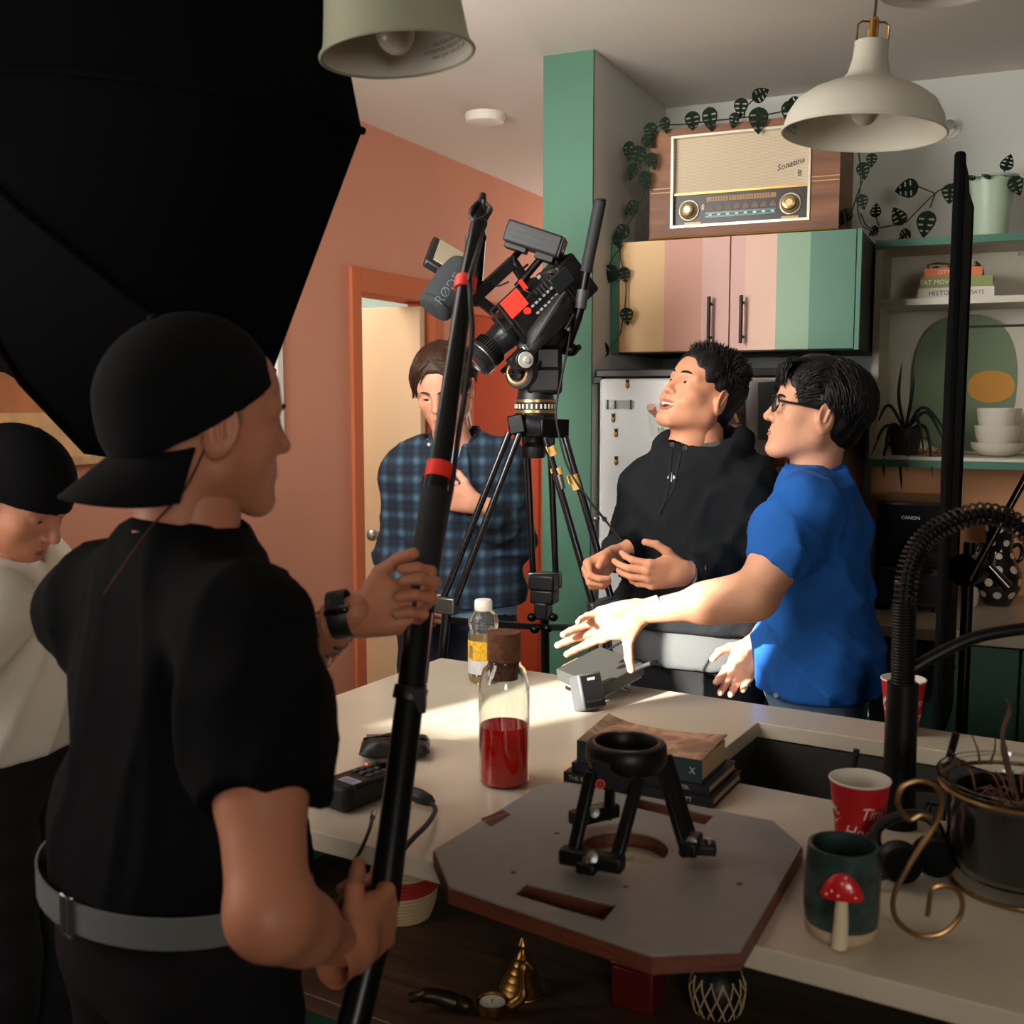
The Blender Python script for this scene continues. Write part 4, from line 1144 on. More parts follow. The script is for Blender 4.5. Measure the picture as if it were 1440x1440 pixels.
MB().lathe([(.001, .004), (.009, .004), (.008, .010), (.001, .011)], n=20, M=d3).build('brake_screw', STEEL, fh, world=True)
# plate tilted with the camera
fdir = (cv(-.66, -.28, -.64)).normalized()          # where the lens looks: left and down
sdir = fdir.cross(UP).normalized()                  # to the camera's right
udir = sdir.cross(fdir).normalized()
CK = basis(fdir, sdir, udir, k3(742, 440, -.02))      # local x forward, y right, z up
MB().box((.0, 0, -.095), (.20, .06, .022), CK).box((.02, 0, -.115), (.14, .075, .02), CK).build('camera_plate', BLACK, fh, world=True, bevel=.004)
MB().tube([CK @ Vector((-.02, 0, -.10)), k3(762, 500)], [.04, .045], 16).build('tilt_cradle', BLACK, fh, world=True)
# pan bar
pb0 = k3(800, 500, -.02)
MB().tube(bez([k3(792, 495, .02), k3(800, 482, .0), k3(810, 455, -.04), k3(817, 430, -.05)], 6), .012, 12).cyl(k3(817, 430, -.05), k3(828, 365, -.06), .0105, n=14).build('pan_bar', BLACKM, fh, world=True)
MB().cyl(k3(816, 434, -.05), k3(820, 408, -.05), .0155, n=16).build('bar_collar', DGREY, fh, world=True)
MB().cyl(k3(824, 382, -.055), k3(844, 283, -.08), .0155, .0165, n=18).ell(k3(844, 282, -.08), (.0165, .0165, .006)).build('bar_grip', mat('grip_rubber', (28, 28, 29), .7), fh, world=True)
MB().ell(k3(803, 492, .0), (.022, .022, .018)).tube([k3(803, 492), k3(815, 488, -.02)], .008, 8).build('bar_clamp', BLACKM, fh, world=True)

# camera rig
cm = thing('cinema_camera', 'black cinema camera rig tilted down on the fluid head', 'camera', CK.translation)
def cpart(name, m, fn, parent=None, bevel=.002, **kw):
    b = MB(CK); fn(b); return b.build(name, m, parent or cm, world=True, bevel=bevel, **kw)
cbody = cpart('body', BLACK, lambda b: (b.box((-.02, 0, -.01), (.17, .11, .11)), b.box((.05, 0, .0), (.05, .095, .095)), b.box((-.01, 0, .05), (.11, .09, .03))), bevel=.005)
XM = CK @ Matrix.Rotation(rad(90), 4, 'Y')
def lx(prof, name, m, parent, yoff=0, zoff=0):
    return MB(CK).lathe(prof, n=40, M=Matrix.Translation((0, yoff, zoff)) @ Matrix.Rotation(rad(90), 4, 'Y')).build(name, m, parent, world=True)
lens = lx([(.001, .07), (.036, .07), (.040, .085), (.040, .10), (.0385, .102), (.0385, .13), (.043, .134), (.043, .165), (.046, .17), (.046, .195), (.040, .197), (.036, .19), (.001, .185)], 'lens', mat('lens_black', (26, 26, 28), .3), cm)
lx([(.001, .188), (.034, .189), (.03, .194), (.001, .197)], 'front_glass', mat('lens_glass', (20, 24, 30), .03, coat=1), lens)
rib = MB(CK)
for k in range(36):
    a = 2 * math.pi * k / 36; rib.box((.148, .0435 * math.cos(a), .0435 * math.sin(a)), (.024, .002, .003), None)
rib.build('focus_ribs', BLACKM, lens, world=True)
lx([(.0465, .171), (.0468, .1715), (.0468, .174), (.0465, .1745)], 'silver_ring', STEEL, lens)
# top handle and rods
cpart('top_handle', BLACK, lambda b: (b.bar((.09, 0, .125), (-.06, 0, .125), .026, .030), b.bar((.07, 0, .06), (.085, 0, .125), .02, .024), b.bar((-.05, 0, .06), (-.055, 0, .125), .02, .024)))
cpart('rods', carbon, lambda b: (b.cyl((-.10, .03, -.075), (.15, .03, -.075), .0075), b.cyl((-.10, -.03, -.075), (.15, -.03, -.075), .0075)), bevel=0)
cpart('base_plate', DGREY, lambda b: b.box((-.005, 0, -.073), (.17, .085, .02)))
cpart('side_grip', mat('grip_leather', (22, 22, 23), .6, bump=.4, bscale=150), lambda b: (b.tube([(-.06, -.075, -.03), (.0, -.085, -.035), (.055, -.08, -.045), (.075, -.07, -.06)], [.026, .030, .027, .018], 14), b.ell((-.06, -.07, -.03), (.03, .028, .028))), bevel=0)
cpart('grip_strap', mat('strap_webbing', (58, 58, 60), .8), lambda b: b.tube(bez([(.09, -.06, -.06), (.05, -.112, -.03), (-.02, -.12, -.01), (-.08, -.085, -.01)], 6), .006, 6), bevel=0)
cpart('follow_focus', BLACK, lambda b: (b.box((.12, -.055, -.062), (.05, .03, .045)), b.cyl((.12, -.065, -.062), (.12, -.095, -.062), .026, n=28)))
cpart('focus_knob', mat('white_focus_disc', (190, 188, 176), .4, .4), lambda b: (b.cyl((.12, -.0955, -.062), (.12, -.10, -.062), .021, n=28), b.cyl((.12, -.10, -.062), (.12, -.108, -.062), .008)), bevel=.001)
cpart('battery', BLACK, lambda b: b.box((-.15, 0, -.015), (.07, .10, .125)), bevel=.008)
cpart('battery_plate', DGREY, lambda b: b.box((-.108, 0, -.012), (.014, .095, .12)))
cpart('media_door', mat('red_media_card', (224, 64, 48), .5), lambda b: b.box((.035, -.058, .055), (.062, .004, .052)), bevel=.001)
cpart('card_bracket', STEEL, lambda b: (b.bar((.075, -.062, .085), (.075, -.062, .02), .004, .004), b.bar((.075, -.062, .085), (.10, -.062, .085), .004, .004), b.bar((.10, -.062, .085), (.10, -.062, .02), .004, .004), b.bar((.10, -.062, .02), (.075, -.062, .02), .004, .004)), bevel=0)
cpart('red_button', RED, lambda b: b.cyl((.02, -.055, .018), (.02, -.064, .018), .009), bevel=0)
cpart('red_tab', RED, lambda b: b.box((-.015, -.058, .075), (.012, .004, .03)), bevel=0)
but = MB(CK)
for k in range(14): but.box((-.085 + .014 * (k % 7), -.0565, -.005 + .022 * (k // 7)), (.008, .004, .006))
but.build('buttons', mat('button_grey', (150, 150, 148), .4), cbody, world=True)
cpart('vents', DGREY, lambda b: [b.box((-.09 + .012 * k, -.0562, .03), (.005, .003, .03)) for k in range(6)], bevel=0)
cpart('side_screen', mat('screen_dark_glass', (30, 31, 33), .1, coat=.6), lambda b: b.box((-.10, -.075, .018), (.06, .008, .045)))
cpart('silver_lever', STEEL, lambda b: (b.bar((-.03, -.062, -.085), (-.07, -.07, -.07), .006, .004), b.ell((-.035, -.07, -.09), (.008, .006, .006))), bevel=0)
cpart('orange_tag', mat('orange_tape', (214, 150, 100), .7), lambda b: b.box((-.11, -.02, -.085), (.035, .003, .012)), bevel=0)
# wireless transmitter on top
def q3(px, py, dd=0): return k3(px, py, dd)
tbx, tby, tbz = cv(.94, -.12, -.32).normalized(), None, None
tbz = (UP - tbx * tbx.dot(UP)).normalized(); tby = tbz.cross(tbx)
TM = basis(tbx, tby, tbz, q3(752, 338, -.03))
tb = MB(TM).box((0, 0, 0), (.150, .10, .056)).build('transmitter', mat('transmitter_case', (34, 35, 36), .5, bump=.1, bscale=200), cm, world=True, bevel=.006)
MB(TM).box((.076, 0, 0), (.006, .098, .054)).build('end_plate', BLACK, tb, world=True, bevel=.002)
for zz_ in (-.012, .004, .018): MB(TM).box((-.02, -.0505, zz_), (.10, .0015, .0015)).build('groove', BLACK, tb, world=True)
MB(TM).box((.04, 0, -.035), (.05, .06, .018)).box((-.04, 0, -.034), (.06, .05, .014)).build('mount', BLACK, tb, world=True, bevel=.002)
text('maker_name', 'Teradek', .014, WHITE, tb, TM @ Matrix.Translation((.0795, -.01, -.004)) @ Matrix.Rotation(rad(90), 4, 'Z') @ Matrix.Rotation(rad(90), 4, 'X'), world=True)
MB().tube([TM @ Vector((-.03, 0, -.04)), CK @ Vector((.06, 0, .12))], .009, 10).tube([TM @ Vector((.03, 0, -.04)), CK @ Vector((-.02, 0, .07))], .010, 10).build('mount_arm', BLACKM, cm, world=True)
# onboard monitor, seen edge on, left
MM_x = cv(.85, .20, -.48).normalized(); MM_z = (cv(-.05, -.50, .86) - MM_x * cv(-.05, -.50, .86).dot(MM_x)).normalized(); MM_y = MM_z.cross(MM_x)
MMt = basis(MM_x, MM_y, MM_z, q3(632, 370, -.10))
mo = MB(MMt).box((0, 0, 0), (.125, .15, .024)).build('monitor', BLACK, cm, world=True, bevel=.006)
MB(MMt).box((.005, .006, .0125), (.100, .125, .002)).build('screen', mat('monitor_pale_screen', (176, 162, 136), .3), mo, world=True)
MB(MMt).box((.0, -.0752, .002), (.05, .002, .012)).build('port_cover', DGREY, mo, world=True)
MB().tube([MMt @ Vector((.05, 0, -.02)), CK @ Vector((.09, .01, .11))], .010, 10).ell(MMt @ Vector((.05, 0, -.02)), (.018, .018, .018)).build('monitor_arm', BLACKM, cm, world=True)
MB(MMt).box((.03, -.01, -.03), (.05, .07, .035)).build('monitor_battery', DGREY, mo, world=True, bevel=.004)
# foam covered microphone
ma, mb_ = q3(655, 374, -.16), q3(610, 434, -.20)
fo = MB().tube(bez([ma, ma.lerp(mb_, .12), ma.lerp(mb_, .45), ma.lerp(mb_, .8), mb_, mb_ + (mb_ - ma) * .06], 5), [.034 + .014 * math.sin(math.pi * min(1, k / 25 + .08)) if k < 18 else .0478 * math.sqrt(max(.0, 1 - ((k - 17) / 8.6) ** 2)) for k in range(26)], 24).build('mic_foam', mat('foam_grey', (32, 35, 37), .95, bump=.4, bscale=500), cm, world=True)
MB().cyl(ma + (ma - mb_) * .04, ma + (mb_ - ma) * .02, .031, n=24).cyl(ma + (ma - mb_) * .20, ma + (ma - mb_) * .04, .017, n=18).build('mic_body', BLACKM, cm, world=True)
md = (mb_ - ma).normalized()
tv_ = (CAM_P - ma); tv_ = (tv_ - md * tv_.dot(md)).normalized()
tm_ = basis(-md, tv_.cross(-md), tv_, ma.lerp(mb_, .66))
def bendf(p): a = p.y / .0475; return Vector((p.x, .0484 * math.sin(a), .0484 * math.cos(a)))
text('mic_letters', 'RØDE', .034, mat('foam_letter', (104, 108, 112), .9), fo, tm_, extrude=.0006, fn=lambda p: bendf(Vector((p.x, p.y, 0))), world=True)
# cables on the rig
cab = mat('cable_black_rubber', (18, 18, 19), .5)
for pts, r in (([q3(757, 392, -.05), q3(780, 400, -.06), q3(795, 418, -.05), q3(800, 428, -.05), q3(797, 422, -.04)], .0026), ([q3(735, 398, -.07), q3(742, 410, -.09), q3(757, 416, -.08), q3(770, 422, -.06)], .0028), ([q3(722, 360, -.06), q3(724, 372, -.08), q3(733, 378, -.07), q3(742, 372, -.05)], .003), ([q3(690, 397, -.08), q3(700, 402, -.1), q3(716, 396, -.1)], .0024)):
    MB().tube(bez(pts, 6), r, 8).build('cable', cab, cm, world=True)
MB().box((0, 0, 0), (.022, .014, .012), basis(RGT, FWD, UP, q3(756, 391, -.05)) @ Matrix.Rotation(rad(-35), 4, 'Y')).build('connector', greyal, cm, world=True, bevel=.002)
# arm upright behind the boom: articulating arm with lens hood on the rig's nose
ar = MB().tube([CK @ Vector((.10, .01, .11)), q3(672, 345, -.05), q3(674, 318, -.05)], [.018, .020, .016], 12).ell(q3(674, 314, -.05), (.022, .022, .026)).ell(q3(672, 335, -.05), (.024, .02, .02)).tube([q3(674, 312, -.05), q3(678, 292, -.05)], .012, 10)
ar.build('magic_arm', BLACKM, cm, world=True)
MB().torus((0, 0, 0), .024, .004, M=basis(*frame(FWD), q3(674, 300, -.05))).build('clamp_ring', BLACKM, cm, world=True)
MB().cyl(q3(660, 330, -.04), q3(660, 350, -.04), .012, n=14).build('knob', DGREY, cm, world=True)
# long cable from the head down past the right leg to the hands
cl = thing('video_cable', 'thin black cable looping from the tripod head to the hoodie man', 'cable', k3(800, 500, -.06))
MB().tube(bez([k3(803, 440, -.04), k3(800, 480, -.06), k3(790, 530, -.08), k3(782, 575, -.08), k3(786, 612, -.10), k3(800, 660, -.12), k3(830, 705, -.14), k3(862, 745, -.14), k3(893, 785, -.16), k3(915, 812, -.16), k3(924, 830, -.18)], 8), .0030, 8).build('cord', cab, cl, world=True)
MB().ell(k3(838, 729, -.12), (.010, .010, .008)).ell(k3(850, 730, -.12), (.007, .007, .007)).build('cable_clip', greyal, cl, world=True)
cl2 = thing('loose_cable', 'thin black cable hanging behind the outstretched forearm to the counter', 'cable', P(880, 900, 2.60))
MB().tube(bez([P(900, 885, 2.62), P(870, 905, 2.60), P(836, 925, 2.58), P(822, 935, 2.56)], 6), .003, 8).build('cord', cab, cl2, world=True)
MB().box((0, 0, 0), (.016, .012, .012), Matrix.Translation(P(822, 936, 2.56))).build('plug', BLACK, cl2, world=True, bevel=.002)

# ================================================================== boom pole
bpts = [(497, 1440, 1.30), (541, 1262, 1.37), (560, 1130, 1.42), (578, 970, 1.49), (590, 860, 1.55), (601, 770, 1.60), (612, 690, 1.64), (619, 655, 1.66), (655, 398, 1.83), (677, 285, 1.92)]
BP = [P(*b) for b in bpts]
B0, B1 = BP[0] + (BP[0] - BP[1]) * 0.6, BP[-1]
def bline(t): return B0.lerp(B1, t)
bp_ = thing('boom_pole', 'black telescopic boom pole with red locking rings held upright', 'boom pole', B0)
bm2 = mat('boom_black', (17, 17, 18), .28, .2)
MB().tube([B0, BP[1], BP[3], BP[4]], [.0205, .0205, .0195, .0195], 20).build('lower_tube', bm2, bp_, world=True)
MB().tube([BP[4], BP[4].lerp(BP[5], .5), BP[5], BP[6]], [.0215, .0215, .021, .020], 20).build('foam_grip', mat('boom_grip', (24, 24, 25), .75), bp_, world=True)
MB().tube([BP[6], P(617, 663, 1.655)], .0185, 20).build('lock_sleeve', bm2, bp_, world=True)
MB().tube([P(615, 673, 1.65), P(619, 652, 1.66)], .0200, 24).build('red_ring', RED, bp_, world=True)
MB().tube([P(619, 655, 1.66), P(655, 398, 1.83)], [.0160, .0145], 20).build('middle_tube', bm2, bp_, world=True)
MB().tube([P(653, 408, 1.825), P(656, 392, 1.835)], .0145 * 1.25, 24).build('red_ring', RED, bp_, world=True)
MB().tube([P(655, 394, 1.83), P(674, 300, 1.91), B1], [.0125, .0115, .008], 16).build('upper_tube', bm2, bp_, world=True)
MB().lathe([(.001, 0), (.010, .0), (.006, .03), (.001, .034)], n=14, M=basis(*frame(B1 - BP[-2]), B1 - (B1 - BP[-2]).normalized() * .012)).build('tip', BLACK, bp_, world=True)
cl_ = MB().tube([P(575, 985, 1.485), P(579, 965, 1.49)], .0235, 20).box((0, 0, 0), (.03, .03, .035), basis(RGT, FWD, UP, P(584, 982, 1.48)))
cl_.build('cable_clamp', BLACK, bp_, world=True, bevel=.002)
MB().tube(bez([P(681, 282, 1.91), P(680, 310, 1.90), P(674, 345, 1.86), P(662, 385, 1.80), P(661, 400, 1.80), P(662, 430, 1.78), P(664, 470, 1.76), P(656, 540, 1.72), P(645, 610, 1.69), P(634, 690, 1.65), P(614, 800, 1.60), P(597, 960, 1.52)], 8), .0042, 8).build('mic_cable', mat('cable_grey', (34, 34, 35), .4), bp_, world=True)
MB().tube(bez([P(672, 284, 1.91), P(664, 294, 1.90), P(662, 304, 1.90), P(668, 310, 1.89), P(684, 304, 1.89), P(690, 294, 1.9), P(682, 286, 1.91)], 5), .004, 8).build('cable_loop', mat('cable_grey', (34, 34, 35), .4), bp_, world=True)

# ================================================================== things on the island
CZ = .9205
glass = mat('clear_glass', (240, 244, 242), .02, trans=1, ior=1.45)
# carafe with cork and red drink
cp = onz(709, 1100, CZ)
ca = thing('carafe', 'glass carafe of red drink with a cork stopper', 'carafe', cp)
cD = (cp - CAM_P).dot(FWD); cs_ = cD / FOC
R_ = 37 * cs_
zt = lambda py: P(709, py, cD).z - CZ
zl, zs, zn, zk, zm = zt(1018), zt(958), zt(932), zt(888), zt(928)
outer = [(R_ * .82, 0), (R_ * .97, .006), (R_, .018), (R_, zs - .02), (R_ * .97, zs), (R_ * .82, zs + .022), (R_ * .66, zn - .004), (R_ * .62, zn + .004)]
wall = .0028
inner = [(r - wall, z + (wall if i == 0 else 0)) for i, (r, z) in enumerate(outer)]
MB().lathe([(.0005, .0)] + outer + list(reversed(inner)) + [(.0005, wall)], n=56).build('glass', glass, ca)
rm, nt, b = nodes_of('red_drink')
b.inputs['Base Color'].default_value = srgb(235, 28, 18); b.inputs['Roughness'].default_value = .05
b.inputs['Transmission Weight'].default_value = .3; b.inputs['IOR'].default_value = 1.33
liq = [(r - .0003, z) for r, z in inner if z < zl]
MB().lathe([(.0005, wall + .0003)] + liq + [(R_ - wall - .0003, zl), (.0005, zl)], n=56).build('drink', rm, ca)
corkm = mat('cork', (112, 70, 44), .85, bump=.7, bscale=160, var=.35, vscale=120)
MB().lathe([(.0005, zn - .028), (R_ * .54, zn - .028), (R_ * .58, zn + .002), (R_ * .66, zn + .006), (R_ * .66, zk - .004), (R_ * .62, zk), (.0005, zk)], n=40).build('stopper', corkm, ca)
# juice bottle
jp = onz(680, 958, CZ)
jb = thing('juice_bottle', 'clear plastic bottle with a yellow and white label and white cap', 'bottle', jp)
jD = (jp - CAM_P).dot(FWD); js = jD / FOC
jz = lambda py: P(680, py, jD).z - CZ
jr = 22 * js
pet = mat('clear_pet', (238, 240, 236), .04, trans=.95, ior=1.3)
MB().lathe([(.0005, 0), (jr * .85, 0), (jr, .008), (jr, jz(890)), (jr * .9, jz(886)), (jr * 1.0, jz(878)), (jr * .98, jz(870)), (jr * .75, jz(862)), (jr * .5, jz(857)), (jr * .5, jz(853))], n=40, caps=False).build('bottle', pet, jb)
MB().lathe([(.0005, .003), (jr * .84, .003), (jr * .94, .01), (jr * .94, jz(948)), (.0005, jz(948))], n=36).build('drink', mat('yellow_drink', (214, 172, 70), .1, trans=.5), jb)
lb1 = MB().lathe([(jr * 1.012, jz(944)), (jr * 1.012, jz(925))], n=40, caps=False).build('label_white', mat('label_white', (206, 206, 204), .5, var=.15, vscale=40), jb)
MB().lathe([(jr * 1.013, jz(925)), (jr * 1.013, jz(898))], n=40, caps=False).build('label_yellow', mat('label_yellow', (222, 172, 40), .5, var=.3, vscale=130), jb)
MB().lathe([(jr * .55, jz(858)), (jr * .58, jz(857)), (jr * .58, jz(846)), (jr * .52, jz(843)), (.0005, jz(843))], n=40).build('cap', mat('cap_white', (226, 222, 214), .4), jb)
fa_ = math.atan2(-jp.y, -jp.x)
bc_ = MB()
for k in range(7): bc_.lathe([(jr * 1.02, jz(922)), (jr * 1.02, jz(905))], n=2, arc=(fa_ - rad(62) + k * .05, fa_ - rad(62) + k * .05 + .022))
bc_.build('barcode', mat('ink_blue', (70, 84, 120), .6), jb)
# black pouch
wp2 = onz(556, 1062, CZ)
po_ = thing('black_pouch', 'flat black zip pouch lying on the island worktop', 'pouch', wp2, rz=rad(28))
vs, fs = [], []
NU, NV = 18, 10
for s_ in (1, -1):
    for i in range(NU + 1):
        for j in range(NV + 1):
            u, v = 2 * i / NU - 1, 2 * j / NV - 1
            e = max(0, (1 - u ** 4) * (1 - v ** 4)) ** .45
            z = .016 + (.019 * e * (1 + .2 * math.sin(6 * u + 3 * v)) if s_ > 0 else -.0145 * e)
            vs.append((u * .066, v * .042, z))
nn = (NU + 1) * (NV + 1)
for i in range(NU):
    for j in range(NV):
        a = i * (NV + 1) + j
        fs.append((a, a + NV + 1, a + NV + 2, a + 1)); fs.append((nn + a, nn + a + 1, nn + a + NV + 2, nn + a + NV + 1))
MB().put(vs, fs).build('body', mat('black_leather', (18, 17, 17), .4, bump=.4, bscale=60), po_)
MB().tube([(-.06, 0, .033), (-.02, .004, .037), (.03, .0, .036), (.062, -.004, .030)], .0022, 6).build('zip', BLACKM, po_)
MB().box((-.04, .012, .034), (.03, .022, .002)).build('patch', mat('grey_patch', (92, 88, 80), .5), po_)
# sound recorder
rp = onz(512, 1122, CZ)
rdv = onz(575, 1098, CZ) - onz(455, 1142, CZ)
rc = thing('audio_recorder', 'black handheld audio recorder with a lit grey screen', 'recorder', rp, rz=math.atan2(rdv.y, rdv.x))
MB().box((0, 0, .023), (.135, .072, .042)).build('body', BLACK, rc, bevel=.008)
MB().box((-.062, 0, .024), (.03, .076, .044)).build('end_cap', mat('recorder_rubber', (14, 14, 15), .6), rc, bevel=.008)
scr = MB().box((-.050, -.012, .0446), (.036, .038, .0012))
scr.build('screen', mat('recorder_screen', (120, 128, 136), .3, emit=.35), rc)
sln = MB()
for k in range(4): sln.box((-.061 + .007 * k, -.012, .0454), (.002, .028, .0004))
sln.build('screen_text', mat('screen_ink', (52, 58, 66), .4), rc)
kb = MB()
for a in range(3):
    for c in range(3): kb.box((-.005 + .018 * a, -.02 + .018 * c, .0455), (.012, .010, .003))
kb.build('buttons', DGREY, rc, bevel=.001)
MB().lathe([(.001, 0), (.013, 0), (.013, .008), (.011, .010), (.001, .010)], (.045, .0, .044), 24).build('dial', BLACKM, rc)
MB().ell((.03, .026, .0455), (.0022, .0022, .0018), 8, 6).build('record_light', mat('lit_led', (255, 60, 40), .4, emit=4), rc)
xp = onz(585, 1122, CZ) + Vector((0, 0, .020))
xc = thing('audio_cable', 'black audio cable with a plug running from the recorder over the worktop edge', 'cable', (xp.x, xp.y, CZ))
pl_ = P(575, 1112, (rp - CAM_P).dot(FWD)); 
MB().tube([P(572, 1112, 1.80), P(580, 1116, 1.79)], .0085, 12).build('plug_tip', STEEL, xc, world=True)
MB().tube([P(578, 1115, 1.80), P(590, 1120, 1.785), P(604, 1126, 1.775), P(609, 1130, 1.77)], [.0115, .0125, .010, .0055], 12).build('plug', BLACK, xc, world=True)
MB().tube(bez([P(607, 1129, 1.77), P(612, 1140, 1.74), P(600, 1160, 1.66), P(580, 1180, 1.60), P(560, 1205, 1.56), P(545, 1235, 1.53), P(538, 1290, 1.50), P(520, 1350, 1.48)], 7), .0042, 8).build('cord', cab, xc, world=True)
xc2 = thing('headphone_cable', 'thin black lead hanging over the island edge beside the boom pole', 'cable', onz(520, 1165, CZ))
MB().tube(bez([P(524, 1148, 1.70), P(520, 1165, 1.63), P(510, 1190, 1.60), P(496, 1220, 1.58), P(490, 1270, 1.57)], 6), .003, 8).build('cord', cab, xc2, world=True)
MB().tube([P(526, 1143, 1.715), P(524, 1150, 1.69)], .005, 8).build('jack', STEEL, xc2, world=True)

# receiver with battery lying on the counter
gD = 2.5
gp0 = onz(835, 985, CZ)
rv = thing('video_receiver', 'grey metal wireless video receiver propped on the island with orange tape', 'receiver', (gp0.x, gp0.y, CZ))
g1, g2, g3, g4 = P(768, 944, 2.54), P(848, 924, 2.60), P(906, 966, 2.50), P(826, 992, 2.42)
rxm = mat('gunmetal_case', (84, 84, 80), .4, .5)
gx = (g3 - g2).normalized(); gy_ = (g1 - g2); gy_ = (gy_ - gx * gy_.dot(gx)).normalized(); gz_ = gx.cross(gy_)
if gz_.z < 0: gz_ = -gz_
LX, LY = (g3 - g2).length, (g1 - g2).dot(gy_)
cc = g2 + gx * LX / 2 + gy_ * LY / 2 
cc.z = CZ + .047
gx = Vector((gx.x, gx.y, -.10)).normalized(); gy_ = (gy_ - gx * gy_.dot(gx)).normalized(); gz_ = gx.cross(gy_); gz_ = gz_ if gz_.z > 0 else -gz_
GM = basis(gx, gy_, gz_, cc)
rvb = MB(GM).box((0, 0, .0), (LX, LY, .030)).build('case', rxm, rv, world=True, bevel=.003)
MB(GM).box((0, 0, -.019), (LX * .92, LY * .92, .008)).build('vent_plate', mat('perforated_grey', (150, 148, 138), .5, .4, bump=.9, bscale=400), rvb, world=True)
for x in (-.3, 0, .25): MB(GM).cyl((LX * x, -LY / 2 - .001, .004), (LX * x, -LY / 2 - .006, .004), .006, n=14).build('port', BLACK, rvb, world=True)
MB(GM).box((-LX / 2 - .0008, LY * .18, .003), (.0016, .05, .022)).build('orange_tape', mat('orange_tape', (214, 150, 100), .7), rvb, world=True)
led = MB(GM)
for k in range(3): led.ell((-LX / 2 - .001, -LY * .22 - .008 * k, .003), (.001, .0022, .0022), 8, 6)
led.build('lights', WHITE, rvb, world=True)
MB(GM).tube(bez([(LX * .5, -LY * .3, .01), (LX * .5 + .03, -LY * .3, .03), (LX * .5 + .06, -LY * .36, .045)], 5), .005, 8).build('antenna', DGREY, rv, world=True)
legs = MB(GM).box((-LX * .38, 0, -.030), (.012, LY * .8, .02)).build('stand_foot', BLACK, rv, world=True)
# battery leaning on it
bq = basis(cv(.55, -.80, -.20).normalized(), Vector((0, 0, 0)), Vector((0, 0, 0)))
b_x = cv(.80, .55, 0).normalized(); b_z = cv(-.18, .25, .95).normalized(); b_z = (b_z - b_x * b_z.dot(b_x)).normalized(); b_y = b_z.cross(b_x)
BC = P(826, 965, 2.36); BC.z = CZ + .040
BM_ = basis(b_x, b_y, b_z, BC)
vb = thing('camera_battery', 'dark grey block battery leaning against the video receiver', 'battery', (BC.x, BC.y, CZ))
bt_ = MB(BM_).box((0, 0, 0), (.062, .040, .078)).build('case', mat('battery_grey', (74, 75, 76), .45), vb, world=True, bevel=.005)
MB(BM_).box((0, -.0205, .0), (.056, .002, .070)).build('label_face', mat('battery_black', (34, 34, 35), .4), bt_, world=True, bevel=.001)
MB(BM_).box((0, -.0218, -.022), (.042, .0012, .005)).build('groove', DGREY, bt_, world=True)
MB(BM_).box((.0, -.0218, .026), (.020, .001, .006)).build('print', mat('print_white', (190, 190, 188), .5), bt_, world=True)
# small metal clip tool
tc_ = onz(872, 972, CZ)
mt_ = thing('metal_clamp', 'small shiny metal swivel clamp lying beside the video receiver', 'clamp', tc_)
MB().tube([(-.02, .01, .006), (.0, .0, .009), (.025, -.012, .006)], [.004, .006, .003], 10).tube([(-.012, -.012, .006), (.004, .012, .008)], .004, 8).build('body', STEEL, mt_)
MB().ell((0, 0, .012), (.007, .007, .006), 12, 8).build('screw', mat('chrome_knob', (120, 110, 104), .2, 1), mt_)

# books in front of the receiver
def paperback(label, corners, z0, h, cover, spine, lines, curl=0):
    """corners on the worktop seen at the spine ends, near edge first"""
    a, b, d = corners            # near-left, near-right, far-left (world xy)
    t = thing('book', label, 'book', (a.x, a.y, z0), rz=math.atan2((b - a).y, (b - a).x), group='books stacked on the island')
    w = (b - a).length; dp = (d - a).length
    vs, fs = [], []
    N = 12
    for z_, up_ in ((h - .002, 1),):
        for i in range(N + 1):
            u = i / N
            for j in range(9):
                v = j / 8
                lift = curl * (max(0, u - .55) / .45) ** 2 * .6 * v + curl * (max(0, .35 - u) / .35) ** 2 * v
                vs.append((u * w, v * dp, z_ + lift))
    n0 = len(vs); vs += [(x_, y_, z_ + .002) for x_, y_, z_ in vs]
    for i in range(N):
        for j in range(8):
            q_ = i * 9 + j
            fs.append((n0 + q_, n0 + q_ + 9, n0 + q_ + 10, n0 + q_ + 1)); fs.append((q_, q_ + 1, q_ + 10, q_ + 9))
    for i in range(N):
        for j in (0, 8): q_ = i * 9 + j; fs.append((q_, q_ + 9, n0 + q_ + 9, n0 + q_))
    for j in range(8):
        for i in (0, N): q_ = i * 9 + j; fs.append((q_, q_ + 1, n0 + q_ + 1, n0 + q_))
    MB().put(vs, fs).build('front_cover', cover, t)
    MB().span((0, 0, 0), (w, dp, .002)).build('back_cover', spine, t, smooth=False)
    s = MB().span((0, -.0015, 0), (w, .002, h)).build('spine', spine, t, smooth=False)
    MB().span((.002, .002, .002), (w - .003, dp - .003, h - .002)).build('pages', mat('old_pages', (176, 150, 112), .9, bump=.3, bscale=8, stretch=(1, 1, 60)), t, smooth=False)
    for x_, sz_, body_, m_ in lines:
        text('spine_title', body_, sz_, m_, s, Matrix.Translation((w * x_, -.0022, h / 2)) @ Matrix.Rotation(rad(90), 4, 'X'))
    return t
cream_ink = mat('cream_ink', (190, 184, 170), .7)
tealc = mat('book_teal_cover', (38, 56, 56), .5)
mcov, nt, b = nodes_of('book_figure_cover')
tcn = nd(nt, 'ShaderNodeTexCoord'); nz = nd(nt, 'ShaderNodeTexNoise', i_Scale=22.0, i_Detail=4.0, i_Distortion=1.2)
rr = ramp(nt, [(.35, srgb(52, 52, 44)), (.5, srgb(126, 102, 78)), (.62, srgb(168, 140, 106)), (.75, srgb(86, 84, 72))])
